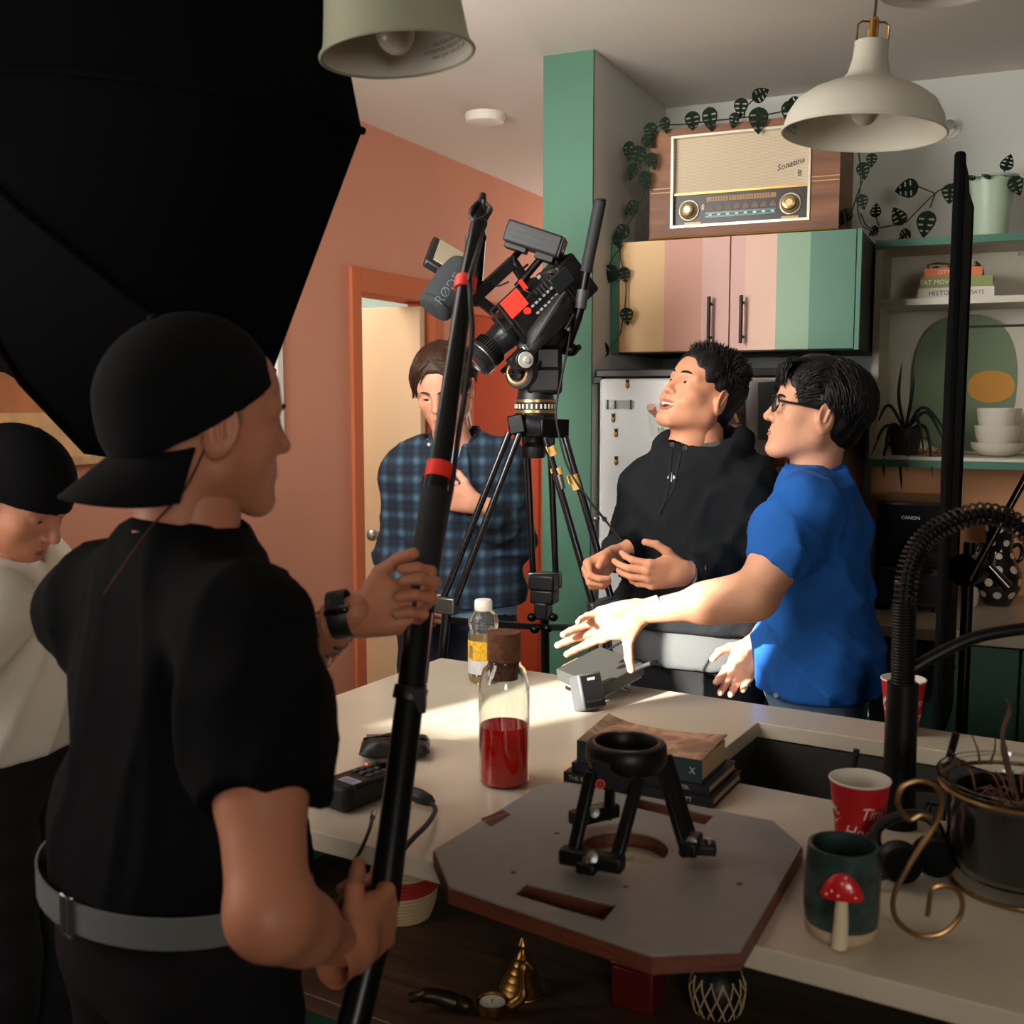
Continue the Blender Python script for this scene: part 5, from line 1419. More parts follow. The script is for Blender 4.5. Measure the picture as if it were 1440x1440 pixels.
nt.links.new(tcn.outputs['Object'], nz.inputs['Vector']); nt.links.new(nz.outputs['Fac'], rr.inputs[0]); nt.links.new(rr.outputs[0], b.inputs['Base Color']); b.inputs['Roughness'].default_value = .3
dk1, dk2 = mat('book_navy', (28, 30, 38), .5), mat('book_black', (22, 22, 24), .5)
zz0 = CZ + .0003
b3 = [onz(793, 1098, CZ + .0), onz(1003, 1137, CZ), onz(835, 1045, CZ)]
ww = (b3[1] - b3[0]).normalized(); pp_ = Vector((-ww.y, ww.x, 0))
def crn(a, w, dpt): return (a, a + ww * w, a + pp_ * dpt)
W3 = (b3[1] - b3[0]).length
paperback('black book at the bottom of the stack on the island', crn(b3[0], W3, .155), zz0, .017, dk2, dk2, [(.2, .011, 'THE ILLUSTRATED', cream_ink), (.78, .010, '& BASSETT', cream_ink)])
a2 = b3[0] + ww * .012 + pp_ * .008
paperback('navy book in the middle of the stack on the island', crn(a2, W3 - .022, .148), zz0 + .0175, .016, dk1, dk1, [(.38, .010, 'J. R. Palmer', cream_ink), (.8, .009, 'MATTEL', cream_ink)])
a1_ = b3[0] + ww * .020 + pp_ * .012
paperback('thick old paperback with a painted figure cover curling on top of the stack', crn(a1_, W3 - .045, .135), zz0 + .034, .040, mcov, tealc, [(.93, .016, 'X', cream_ink)], curl=.014)

# octagonal ply board with cut-outs
bz = CZ + .024
bpx = [(609, 1195), (630, 1247), (917, 1344), (1043, 1338), (1129, 1190), (1088, 1154), (800, 1100), (757, 1105)]
bo_ = [onz(x_, y_, bz) for x_, y_ in bpx]
bcn = sum(bo_, Vector()) / 8
ob = thing('octagonal_board', 'grey-topped octagonal plywood camera board lying over the island edge', 'board', (bcn.x, bcn.y, CZ))
outl = [(p.x - bcn.x, p.y - bcn.y) for p in bo_]
hc_ = onz(878, 1193, bz) - bcn
he = onz(941, 1193, bz) - onz(878, 1193, bz)
hR = he.length * .98
circ = [(hc_.x + hR * math.cos(-a), hc_.y + hR * math.sin(-a)) for a in [2 * math.pi * k / 40 for k in range(40)]]
def slot(pts): return [((onz(x_, y_, bz) - bcn).x, (onz(x_, y_, bz) - bcn).y) for x_, y_ in pts]
s1 = slot([(740, 1242), (867, 1273), (848, 1296), (724, 1258)])
s2 = slot([(895, 1122), (1004, 1147), (991, 1160), (886, 1134)])
lam = mat('grey_laminate', (138, 134, 130), .45, var=.05, vscale=40, bump=.03, bscale=300)
ply = wood('plywood_edge', (120, 66, 44), (84, 42, 28), (20, 20, 200), .5)
m = MB(); prism_holes(m, outl, [circ, s1, s2], .0005, .0215); m.build('plywood', ply, ob, smooth=False)
m = MB(); prism_holes(m, [(x_ * .994, y_ * .994) for x_, y_ in outl], [circ, s1, s2], .0216, .0242); m.build('laminate', lam, ob, smooth=False)
lp = slot([(676, 1152), (708, 1140), (718, 1146), (690, 1163)])
MB().prism(lp, .0243, .0252).build('maker_plate', mat('oxblood_plate', (84, 30, 26), .4), ob, smooth=False)
pc = [sum(p[0] for p in lp) / 4, sum(p[1] for p in lp) / 4]
d0 = Vector((lp[1][0] - lp[0][0], lp[1][1] - lp[0][1], 0))
text('plate_text', 'MATTHEWS', .010, mat('plate_ink', (150, 120, 104), .6), ob, Matrix.Translation((pc[0], pc[1], .0254)) @ Matrix.Rotation(math.atan2(d0.y, d0.x), 4, 'Z'), extrude=.0001)
for x_, y_ in ((722, 1227), (783, 1172), (880, 1247), (1040, 1243)):
    q_ = onz(x_, y_, bz) - bcn
    MB().lathe([(.0003, .0244), (.0042, .0244), (.0042, .0236)], (q_.x, q_.y, 0), 14).build('bolt_hole', BLACK, ob)

# hi-hat (low camera mount) on the board
hz = bz + .0008
hh = thing('hi_hat_mount', 'black metal hi-hat camera mount with three legs on the octagonal board', 'camera mount', (onz(878, 1190, hz).x, onz(878, 1190, hz).y, hz))
hD = (onz(885, 1190, hz) - CAM_P).dot(FWD)
tc0 = P(881, 1045, hD + .0)
hbl = mat('hihat_black', (20, 20, 21), .42, .35)
hs = hD / FOC
ro = 58 * hs; ri = 45 * hs
MB().lathe([(ri, -.030), (ro * .92, -.034), (ro * 1.02, -.020), (ro, -.002), (ro * .94, .002), (ri * 1.05, .003), (ri, .0), (ri * .9, -.02)], tc0, 48, closed=True).build('bowl_ring', hbl, hh, world=True)
MB().torus((0, 0, 0), ri * 1.06, .0022, 48, 8, M=Matrix.Translation(tc0 + Vector((0, 0, .002)))).build('bowl_lip', mat('worn_metal_edge', (110, 104, 96), .35, .9), hh, world=True)
def hleg(topa, topb, foota, footb, pin):
    e = MB()
    for a, b in ((topa, foota), (topb, footb)): e.bar(a, b, .017, .014)
    lg = e.build('leg', hbl, hh, world=True, bevel=.003)
    mid = (foota + footb) / 2
    up_ = Vector((0, 0, 1))
    MB().bar(foota + (foota - footb) * .25 + up_ * .012, footb + (footb - foota) * .25 + up_ * .012, .026, .022).build('foot_block', hbl, lg, world=True, bevel=.004)
    MB().bar(mid + up_ * .008, mid + (mid - tc0).normalized() * .0 + pin + up_ * .008, .028, .016).build('toe', hbl, lg, world=True, bevel=.004)
    MB().cyl(mid + pin * .7 + up_ * .014, mid + pin * .7 + up_ * .022, .006, n=12).build('bolt', STEEL, lg, world=True)
    MB().lathe([(.001, 0), (.009, 0), (.008, .006), (.001, .007)], n=16, M=basis(*frame((CAM_P - mid).normalized()), mid + up_ * .014 + (CAM_P - mid).normalized() * .014)).build('pivot', greyal, lg, world=True)
plate = MB()
ft = lambda px, py: onz(px, py, hz + .012)
T1a, T1b = P(832, 1085, hD - .045), P(898, 1095, hD - .05)
hleg(T1a, T1b, ft(803, 1215), ft(862, 1225), Vector((.0, -.03, 0)))
T2a, T2b = P(928, 1070, hD + .01), P(936, 1062, hD + .03)
hleg(T2a, T2b, ft(968, 1205), ft(975, 1192), cv(.035, -.005, 0))
T3a, T3b = P(838, 1070, hD + .04), P(860, 1070, hD + .05)
hleg(T3a, T3b, ft(815, 1160), ft(856, 1150), cv(-.02, .01, 0))
ap_ = MB()
pl4 = [P(832, 1070, hD - .05), P(900, 1078, hD - .055), P(896, 1122, hD - .055), P(834, 1108, hD - .05)]
nv_ = [p + (FWD * .008) for p in pl4]
ap_.put(pl4 + nv_, [(3, 2, 1, 0), (4, 5, 6, 7), (0, 1, 5, 4), (1, 2, 6, 5), (2, 3, 7, 6), (3, 0, 4, 7)]).build('apron', hbl, hh, world=True, bevel=.003)
rdq = P(844, 1103, hD - .056)
fx = basis(*frame((CAM_P - rdq).normalized()), rdq)
MB().torus((0, 0, .0), .0055, .0016, 24, 6, M=fx).build('red_ring_logo', mat('red_logo', (214, 62, 40), .5), hh, world=True)
MB().lathe([(.0003, 0), (.0022, 0), (.002, .001), (.0003, .0012)], n=14, M=fx).build('red_dot_logo', mat('red_logo', (214, 62, 40), .5), hh, world=True)

# paper cups
cupr = mat('cup_red', (190, 22, 30), .45)
cupw = mat('cup_white', (226, 218, 204), .55)
def paper_cup(label, px, py, zc, rt, h, ang):
    p = onz(px, py, zc)
    t = thing('paper_cup', label, 'cup', p, group='red paper coffee cups')
    rb_ = rt * .70
    MB().lathe([(rb_, .0), (rt, h - .002)], n=48, caps=False).lathe([(.0005, .004), (rb_ * .98, .004)], n=48).build('wrap', cupr, t)
    MB().lathe([(rb_ - .0012, .004), (rt - .0012, h - .002)], n=48, caps=False).lathe([(.0005, .0046), (rb_ * .98, .0046)], n=48).build('lining', cupw, t)
    MB().torus((0, 0, h - .001), rt, .0018, 48, 8).build('rim', cupw, t)
    face = math.atan2(-p.y, -p.x) + ang
    for ln, z_ in (('Tim', h * .62), ('Hortons', h * .36)):
        def fn(q, z_=z_):
            z = z_ + q.y; r = rb_ + (rt - rb_) * z / h + .0007
            a = face + q.x / r
            return Vector((r * math.cos(a), r * math.sin(a), z))
        text('script', ln, h * .24, cupw, t, Matrix.Identity(4), extrude=0, fn=fn, shear=.3, xscale=.85)
    def fn2(q):
        z = h * .55 + q.y; r = rb_ + (rt - rb_) * z / h + .0007; a = face - rad(95) + q.x / r
        return Vector((r * math.cos(a), r * math.sin(a), z))
    return t, fn2
lf = [(0, .5), (.12, .28), (.28, .36), (.24, .1), (.42, .14), (.38, 0), (.5, -.08), (.22, -.28), (.24, -.38), (.03, -.34), (.02, -.55), (-.02, -.55), (-.03, -.34), (-.24, -.38), (-.22, -.28), (-.5, -.08), (-.38, 0), (-.42, .14), (-.24, .1), (-.28, .36), (-.12, .28)]
for args in (('red and white coffee cup beside the mushroom mug', 1206, 1196, CZ, 42 * 1.62 / FOC, .112, rad(28)), ('red and white coffee cup beyond the sink behind the tap', 1268, 1030, CZ, 31 * 2.17 / FOC, .112, rad(38))):
    t, fn2 = paper_cup(*args)
    flat = [Vector((x_ * .035, y_ * .035, 0)) for x_, y_ in lf]
    tr_ = tessellate_polygon([flat])
    MB().put([fn2(p) for p in flat], [tuple(f) for f in tr_]).build('maple_leaf', cupw, t, smooth=False)

# mushroom mug
mp_ = onz(1182, 1312, CZ)
mg_ = thing('mug', 'dark green speckled mug with a red toadstool on its side', 'mug', mp_)
mD = (mp_ - CAM_P).dot(FWD); ms = mD / FOC
mr = 54 * ms; mh = P(1182, 1187, mD).z - CZ
mgl = mat('green_speckled_glaze', (44, 62, 58), .28, var=.55, vscale=45, coat=.4)
mprof = [(mr * .80, 0), (mr * .92, .006), (mr * 1.0, mh * .3), (mr * 1.02, mh * .6), (mr * .97, mh * .85), (mr * .93, mh)]
MB().shell([p for p in mprof if p[1] >= .006], .0045, n=48).lathe([(.0005, .008), (mr * .9, .008)], n=48).build('body', mgl, mg_)
MB().lathe([(.0005, 0), (mr * .80, 0), (mr * .93, .006), (mr * .985, mh * .16), (mr * .94, mh * .161)], n=48).build('bare_foot', mat('bare_stoneware', (196, 172, 140), .7), mg_)
fa2 = math.atan2(-mp_.y, -mp_.x)
fd = Vector((math.cos(fa2), math.sin(fa2), 0)); fs_ = Vector((-math.sin(fa2), math.cos(fa2), 0))
mst = mat('mushroom_stem_glaze', (222, 208, 170), .4)
MB().tube([fd * mr * .96 + Vector((0, 0, .004)) + fs_ * -.001, fd * (mr * 1.03) + Vector((0, 0, mh * .3)), fd * (mr * 1.03) + Vector((0, 0, mh * .58))], [.010, .009, .0075], 14).build('mushroom_stem', mst, mg_)
capc = fd * (mr * 1.02) + Vector((0, 0, mh * .60))
capM = basis(fs_, fd, UP, capc)
MB().lathe([(.0005, -.002), (.024, -.003), (.026, .002), (.020, .016), (.010, .026), (.0005, .029)], n=32, M=capM @ Matrix.Diagonal((1, .42, 1, 1))).build('mushroom_cap', mat('toadstool_red', (206, 26, 30), .3, coat=.5), mg_)
for x_, z_ in ((-.012, .008), (.0, .018), (.011, .010), (.016, .003), (-.004, .004), (-.018, .003), (.004, .025)):
    y_ = .42 * math.sqrt(max(0, (.026 * (1 - max(0, z_) / .031) ** .55) ** 2 - x_ ** 2))
    MB().ell(capM @ Vector((x_, y_, z_)), (.0019, .0019, .0019), 8, 6).build('cap_spot', mst, mg_)
MB().tube(bez([-fd * mr * .98 + Vector((0, 0, mh * .8)), -fd * mr * 1.5 + Vector((0, 0, mh * .75)), -fd * mr * 1.5 + Vector((0, 0, mh * .35)), -fd * mr * .98 + Vector((0, 0, mh * .25))], 6), .006, 10).build('handle', mgl, mg_)

# glass planter in a wire scroll stand, right
gp_ = onz(1432, 1245, CZ)
gl = thing('glass_planter', 'black pot of dry roots in a glass cachepot on a brass scroll stand', 'plant', gp_)
gD_ = (gp_ - CAM_P).dot(FWD); gs_ = gD_ / FOC
def gk(px, py, dd=0): return P(px, py, gD_ + dd) - gp_
gr = 112 * gs_
ztop = gk(1432, 1092).z
MB().shell([(gr * .78, .022), (gr * .90, .04), (gr * .92, ztop - .03), (gr * .98, ztop - .012), (gr * 1.05, ztop - .006), (gr * 1.06, ztop)], .003, n=56).lathe([(.0005, .022), (gr * .78, .022), (gr * .78, .026), (.0005, .026)], n=56).build('glass_pot', glass, gl)
MB().shell([(gr * .70, .028), (gr * .84, .05), (gr * .86, ztop - .026)], .003, n=48).lathe([(.0005, .028), (gr * .70, .028), (gr * .7, .031), (.0005, .031)], n=48).build('inner_pot', mat('black_nursery_pot', (18, 17, 16), .5), gl)
MB().lathe([(.0005, ztop - .038), (gr * .84, ztop - .038)], n=40).build('soil', mat('dark_soil', (34, 24, 18), .95, bump=1, bscale=90), gl)
brs = mat('aged_gold_wire', (150, 118, 76), .35, .9)
for z_, r_ in ((ztop - .016, 1.0), (.0035, .82)): MB().torus((0, 0, z_), gr * r_, .0032, 56, 8).build('stand_ring', brs, gl)
for px_list in ([(1310, 1150), (1295, 1146), (1278, 1152), (1262, 1130), (1270, 1106), (1295, 1098), (1318, 1108), (1324, 1130), (1315, 1160), (1292, 1195), (1268, 1235), (1256, 1265), (1262, 1295), (1290, 1315), (1325, 1312), (1350, 1288), (1352, 1262), (1335, 1246), (1312, 1250), (1304, 1288)],):
    sdd = (onz(1292, 1317, CZ + .0035) - CAM_P).dot(FWD) - gD_
    MB().tube(bez([gk(x_, y_, sdd) for x_, y_ in px_list], 6), .0034, 8).build('scroll', brs, gl)
rt_ = mat('dry_root', (120, 84, 60), .8)
random.seed(3)
for k in range(46):
    a = random.uniform(0, 6.28); r0 = gr * random.uniform(.1, .7); a2 = a + random.uniform(-1, 1); L_ = random.uniform(.02, .05)
    p0 = Vector((r0 * math.cos(a), r0 * math.sin(a), ztop - .037)); p1 = p0 + Vector((L_ * math.cos(a2) * .8, L_ * math.sin(a2) * .8, random.uniform(.008, .03)))
    if p1.xy.length > gr * .8: p1.xy = p1.xy.normalized() * gr * .8
    MB().tube([p0, (p0 + p1) / 2 + Vector((0, 0, .01)), p1], [.0018, .0015, .0008], 5).build('root', rt_, gl)
MB().tube(bez([Vector((0, 0, ztop - .04)) + cv(-.006, 0, 0), gk(1415, 1070), gk(1410, 1030), gk(1420, 1000), gk(1414, 982)], 5), [.0045] * 8 + [.003] * 8 + [.0015] * 5, 8).build('twig', mat('twig_brown', (92, 66, 50), .8), gl)
for (x0, y0), (x1, y1) in (((1378, 1075), (1366, 1032)), ((1392, 1075), (1400, 1035)), ((1350, 1080), (1334, 1052))):
    MB().tube([gk(x0, y0), gk((x0 + x1) / 2 + 3, (y0 + y1) / 2), gk(x1, y1)], [.002, .0015, .0008], 6).build('twig', mat('twig_brown', (92, 66, 50), .8), gl)

# walkie-talkie in the sink corner
wk = P(1205, 1085, 1.86)
wt = thing('walkie_talkie', 'black two-way radio with a stub antenna standing by the sink', 'radio', onz(1212, 1148, CZ))
wd = onz(1212, 1148, CZ)
wD = (wd - CAM_P).dot(FWD)
WM = basis(RGT, FWD, UP)
MB(WM).box((0, 0, .032), (.060, .030, .064)).build('body', BLACK, wt, bevel=.006)
MB(WM).cyl((-.020, 0, .064), (-.012, 0, .112), .0055, .005, n=12).build('antenna', BLACK, wt)
MB(WM).cyl((.012, 0, .064), (.012, 0, .074), .007, n=14).build('volume_knob', DGREY, wt)
MB(WM).box((0, -.0155, .035), (.04, .002, .03)).build('speaker_grille', DGREY, wt)
# black headset bundle behind the scroll
hp_ = onz(1288, 1236, CZ)
hs2 = thing('headset', 'black folded headset lying on the worktop behind the wire scroll', 'headset', hp_)
for s_ in (-1, 1):
    e = MB().ell(cv(s_ * .028, .01 * s_, .030), (.032, .024, .030)).build('ear_cup', BLACK, hs2)
    MB().ell(cv(s_ * .028, .01 * s_ - .012, .030), (.026, .020, .026)).build('ear_pad', CLOTHB, e)
MB().tube(bez([cv(-.05, .01, .03), cv(-.048, .03, .06), cv(-.01, .03, .082), cv(.03, .03, .075), cv(.05, .02, .035)], 6), .008, 8).build('headband', BLACK, hs2)
MB().tube(bez([cv(-.03, -.02, .02), cv(-.07, -.03, .012), cv(-.085, -.01, .012)], 6), .004, 8).build('boom_arm', BLACK, hs2)

# ================================================================== things on the shelf below
SZ = .6005
def on_shelf(px, py): return onz(px, py, SZ)
# coiled basket with red band
bkp = on_shelf(566, 1285)
bs = thing('coiled_basket', 'small coiled straw basket with a red band under the worktop', 'basket', bkp)
straw = mat('natural_straw', (176, 152, 112), .8, bump=.5, bscale=200)
redst = mat('red_straw', (150, 30, 30), .8, bump=.5, bscale=200)
bh = P(566, 1210, (bkp - CAM_P).dot(FWD)).z - SZ
for k in range(15):
    t_ = k / 14; r = .052 + .012 * math.sin(math.pi * t_)
    MB().torus((0, 0, .005 + (bh - .01) * t_), r, .0052, 40, 8).build('coil', redst if 8 <= k <= 11 else straw, bs)
MB().lathe([(.0005, .002), (.052, .002)], n=30).build('bottom', straw, bs)
# brass tiered tree
tp_ = on_shelf(735, 1392)
tt = thing('brass_bell_tree', 'small tiered brass cone candle ornament under the worktop', 'ornament', tp_)
th_ = P(735, 1318, (tp_ - CAM_P).dot(FWD)).z - SZ
pr_ = [(.0005, 0)]
for k in range(6):
    r = .040 * (1 - k / 6.5); z = th_ * .72 * k / 6
    pr_ += [(r, z + .001), (r + .003, z + th_ * .03), (r * .93, z + th_ * .10)]
pr_ += [(.006, th_ * .74), (.005, th_ * .8), (.009, th_ * .86), (.008, th_ * .9), (.002, th_), (.0005, th_)]
MB().lathe(pr_, n=32).build('cone', GOLD, tt)
MB().torus((0, 0, .003), .043, .003).build('base_ring', GOLD, tt)
# tea-light holder with leaf
tl_ = on_shelf(692, 1424)
tlh = thing('tealight_holder', 'ornate brass bird holder with a white tealight under the worktop', 'candle holder', tl_)
MB().shell([(.022, 0), (.026, .008), (.027, .022)], .0025, n=32).lathe([(.0005, 0), (.022, 0), (.022, .003), (.0005, .003)], n=32).build('cup', GOLD, tlh)
can = MB().lathe([(.0005, .004), (.0215, .004), (.0215, .018), (.0005, .017)], n=32).build('candle', mat('white_wax', (222, 214, 196), .5), tlh)
MB().cyl((0, 0, .017), (.001, 0, .024), .0009, n=6).build('wick', BLACK, can)
MB().tube(bez([cv(.03, 0, .012), cv(.05, 0, .03), cv(.05, 0, .065), cv(.056, 0, .085), cv(.068, -.01, .08)], 6), [.009] * 8 + [.006] * 8 + [.004] * 9, 10).build('bird_neck', GOLD, tlh)
MB().ell(cv(-.05, 0, .015), (.022, .014, .014)).tube(bez([cv(-.06, 0, .018), cv(-.10, 0, .03), cv(-.135, 0, .025)], 6), [.014] * 4 + [.012] * 5 + [.008] * 4, 10).build('bird_tail', mat('dark_bronze', (58, 46, 30), .4, .8), tlh)
# red box and crocheted pot
rx_ = on_shelf(898, 1410)
rbx = thing('red_tin', 'small dark red tin box under the worktop edge', 'tin', rx_, rz=IA)
MB().box((0, 0, .035), (.075, .06, .07)).build('body', mat('dark_red_tin', (96, 26, 22), .35, .3), rbx, bevel=.004)
MB().box((0, 0, .074), (.078, .063, .008)).build('lid', mat('dark_red_tin', (96, 26, 22), .35, .3), rbx, bevel=.003)
kp_ = on_shelf(1008, 1425)
kx = thing('crochet_pot', 'black jar in a crocheted cream net under the worktop', 'jar', kp_)
MB().shell([(.03, 0), (.04, .012), (.045, .05), (.036, .075), (.022, .086), (.022, .1)], .003, n=36).lathe([(.0005, 0), (.03, 0), (.03, .003), (.0005, .003)], n=36).build('jar', BLACK, kx)
net = MB()
for k in range(14):
    for s_ in (-1, 1):
        net.tube([Vector((float(np.interp(z, [0, .012, .05, .075], [.031, .041, .046, .037])) * math.cos(2 * math.pi * k / 14 + s_ * z * 10), float(np.interp(z, [0, .012, .05, .075], [.031, .041, .046, .037])) * math.sin(2 * math.pi * k / 14 + s_ * z * 10), z)) for z in [.008, .02, .03, .04, .05, .06, .07]], .0016, 5)
net.build('crochet_net', straw, kx)

# ================================================================== people: signed-distance modelling
class Sdf:
    def __init__(s, lo, hi, h):
        s.lo = np.array(lo, float); s.h = h
        s.n = np.maximum(4, np.ceil((np.array(hi, float) - s.lo) / h).astype(int) + 1)
        s.ax = [s.lo[i] + h * np.arange(s.n[i]) for i in range(3)]
        s.F = np.full(tuple(s.n), 1.0, np.float32)
    def blk(s, lo, hi):
        sl = []
        for i in range(3):
            a = int(max(0, math.floor((lo[i] - s.lo[i]) / s.h))); b = int(min(s.n[i], math.ceil((hi[i] - s.lo[i]) / s.h) + 1))
            if b <= a: return None, None
            sl.append(slice(a, b))
        return tuple(sl), (s.ax[0][sl[0]][:, None, None], s.ax[1][sl[1]][None, :, None], s.ax[2][sl[2]][None, None, :])
    def mix(s, sl, d, k, mode):
        f = s.F[sl]
        if mode == 'sub': f2, d2 = -f, d
        else: f2, d2 = f, d
        hh = np.clip(.5 + .5 * (d2 - f2) / k, 0, 1)
        r = d2 * (1 - hh) + f2 * hh - k * hh * (1 - hh)
        s.F[sl] = -r if mode == 'sub' else r
    def cone(s, a, b, ra, rb, k=.02, flat=None, mode='add'):
        """tapered capsule; flat=(axis, factor) squashes it along axis"""
        a, b = np.array(a, float), np.array(b, float)
        m = max(ra, rb) * (max(1, 1) if flat is None else max(1, flat[1])) + k * 1.3 + .004
        sl, g = s.blk(np.minimum(a, b) - m, np.maximum(a, b) + m)
        if sl is None: return s
        px, py, pz = g[0] - a[0], g[1] - a[1], g[2] - a[2]
        ba = b - a; L2 = max(1e-9, float(ba @ ba))
        t = np.clip((px * ba[0] + py * ba[1] + pz * ba[2]) / L2, 0, 1)
        dx, dy, dz = px - t * ba[0], py - t * ba[1], pz - t * ba[2]
        r = ra + (rb - ra) * t
        if flat is not None:
            n = np.array(flat[0], float); n = n / np.linalg.norm(n); w = (dx * n[0] + dy * n[1] + dz * n[2]) * (1 / flat[1] - 1)
            dx, dy, dz = dx + w * n[0], dy + w * n[1], dz + w * n[2]
            sc = min(1, flat[1])
        else: sc = 1
        d = (np.sqrt(dx * dx + dy * dy + dz * dz) - r) * (sc if sc < 1 else 1)
        s.mix(sl, d.astype(np.float32), k, mode)
        return s
    def ell(s, c, r, k=.02, R=None, mode='add'):
        c, r = np.array(c, float), np.array(r, float)
        m = (max(r) if R is not None else r) + k * 1.3 + .004
        sl, g = s.blk(c - m, c + m)
        if sl is None: return s
        p = [g[i] - c[i] for i in range(3)]
        if R is not None:
            R = np.array(R)
            p = [p[0] * R[0, i] + p[1] * R[1, i] + p[2] * R[2, i] for i in range(3)]
        k0 = np.sqrt((p[0] / r[0]) ** 2 + (p[1] / r[1]) ** 2 + (p[2] / r[2]) ** 2)
        k1 = np.sqrt((p[0] / r[0] ** 2) ** 2 + (p[1] / r[1] ** 2) ** 2 + (p[2] / r[2] ** 2) ** 2)
        s.mix(sl, (k0 * (k0 - 1) / np.maximum(k1, 1e-6)).astype(np.float32), k, mode)
        return s
    def cut(s, n, d, k=.004):
        """keep the side where n.p < d"""
        g = s.blk(s.lo, s.lo + s.h * s.n)[1]
        f = (g[0] * n[0] + g[1] * n[1] + g[2] * n[2] - d).astype(np.float32)
        s.F = np.maximum(s.F, f)
        return s
    def wrinkle(s, waves):
        g = s.blk(s.lo, s.lo + s.h * s.n)[1]
        for amp, kx, ky, kz, ph, warp in waves:
            u = g[0] * kx + g[1] * ky + g[2] * kz + ph
            if amp < 0:
                w_ = np.sin(u + warp * np.sin(g[0] * ky * .35 - g[1] * kx * .4 + g[2] * 8 + ph * 2)) 
                s.F = s.F + (amp * (1 - np.abs(w_)) ** 2.2 - amp * .3).astype(np.float32)
                continue
            s.F = s.F + (amp * np.sin(u + warp * np.sin(g[0] * ky * .45 - g[1] * kx * .3 + g[2] * 9 + ph * 2))).astype(np.float32)
        return s
    def mesh(s):
        F = s.F; S = F < 0
        c = [S[a:F.shape[0] - 1 + a, b:F.shape[1] - 1 + b, d:F.shape[2] - 1 + d] for a in (0, 1) for b in (0, 1) for d in (0, 1)]
        tot = sum(x.astype(np.int8) for x in c)
        act = (tot > 0) & (tot < 8)
        I = np.argwhere(act)
        idx = np.full(act.shape, -1, np.int64); idx[act] = np.arange(len(I))
        off = np.array([(a, b, d) for a in (0, 1) for b in (0, 1) for d in (0, 1)])
        V = np.stack([F[I[:, 0] + o[0], I[:, 1] + o[1], I[:, 2] + o[2]] for o in off], 1)
        acc = np.zeros((len(I), 3)); cnt = np.zeros(len(I))
        for e in ((0, 1), (2, 3), (4, 5), (6, 7), (0, 2), (1, 3), (4, 6), (5, 7), (0, 4), (1, 5), (2, 6), (3, 7)):
            a, b = V[:, e[0]], V[:, e[1]]
            m = (a < 0) != (b < 0)
            t = np.where(m, a / np.where(m, a - b, 1), 0)
            p = off[e[0]] + t[:, None] * (off[e[1]] - off[e[0]])
            acc += p * m[:, None]; cnt += m
        P_ = s.lo + (I + acc / cnt[:, None]) * s.h
        Q = []
        n0, n1, n2 = F.shape
        for ax in range(3):
            a = [slice(1, n - 1) for n in F.shape]; b = list(a)
            a[ax] = slice(0, F.shape[ax] - 1); b[ax] = slice(1, F.shape[ax])
            A, B = S[tuple(a)], S[tuple(b)]
            E = np.argwhere(A != B)
            if not len(E): continue
            sg = A[E[:, 0], E[:, 1], E[:, 2]]
            base = E.copy()
            o1, o2 = (ax + 1) % 3, (ax + 2) % 3
            base[:, o1] += 1; base[:, o2] += 1
            def cell(d1, d2):
                q = base.copy(); q[:, o1] -= d1; q[:, o2] -= d2
                return idx[q[:, 0], q[:, 1], q[:, 2]]
            q = np.stack([cell(1, 1), cell(0, 1), cell(0, 0), cell(1, 0)], 1)
            q[~sg] = q[~sg][:, ::-1]
            Q.append(q)
        Q = np.concatenate(Q)
        Q = Q[(Q >= 0).all(1)]
        return P_, Q
def np_mesh(name, parts, material, parent, angle=0):
    """parts: list of (verts, quads) already in world space, joined in one mesh"""
    vs = np.concatenate([p[0] for p in parts]); o = 0; qs = []
    for v, q in parts:
        qs.append(q + o); o += len(v)
    qs = np.concatenate(qs)
    me = bpy.data.meshes.new(name)
    me.vertices.add(len(vs)); me.vertices.foreach_set('co', vs.astype(np.float32).ravel())
    me.loops.add(qs.size); me.loops.foreach_set('vertex_index', qs.astype(np.int32).ravel())
    me.polygons.add(len(qs)); me.polygons.foreach_set('loop_start', np.arange(0, qs.size, 4, dtype=np.int32))
    me.update(calc_edges=True); me.validate()
    return link_mesh(name, me, material, parent, True, 0, True, angle)
def xf(M, vq, flip=False):
    A = np.array(M)
    v, q = vq
    return v @ A[:3, :3].T + A[:3, 3], (q[:, ::-1] if flip else q)
def bounds(pts, m):
    a = np.array([tuple(p) for p in pts]); return a.min(0) - m, a.max(0) + m

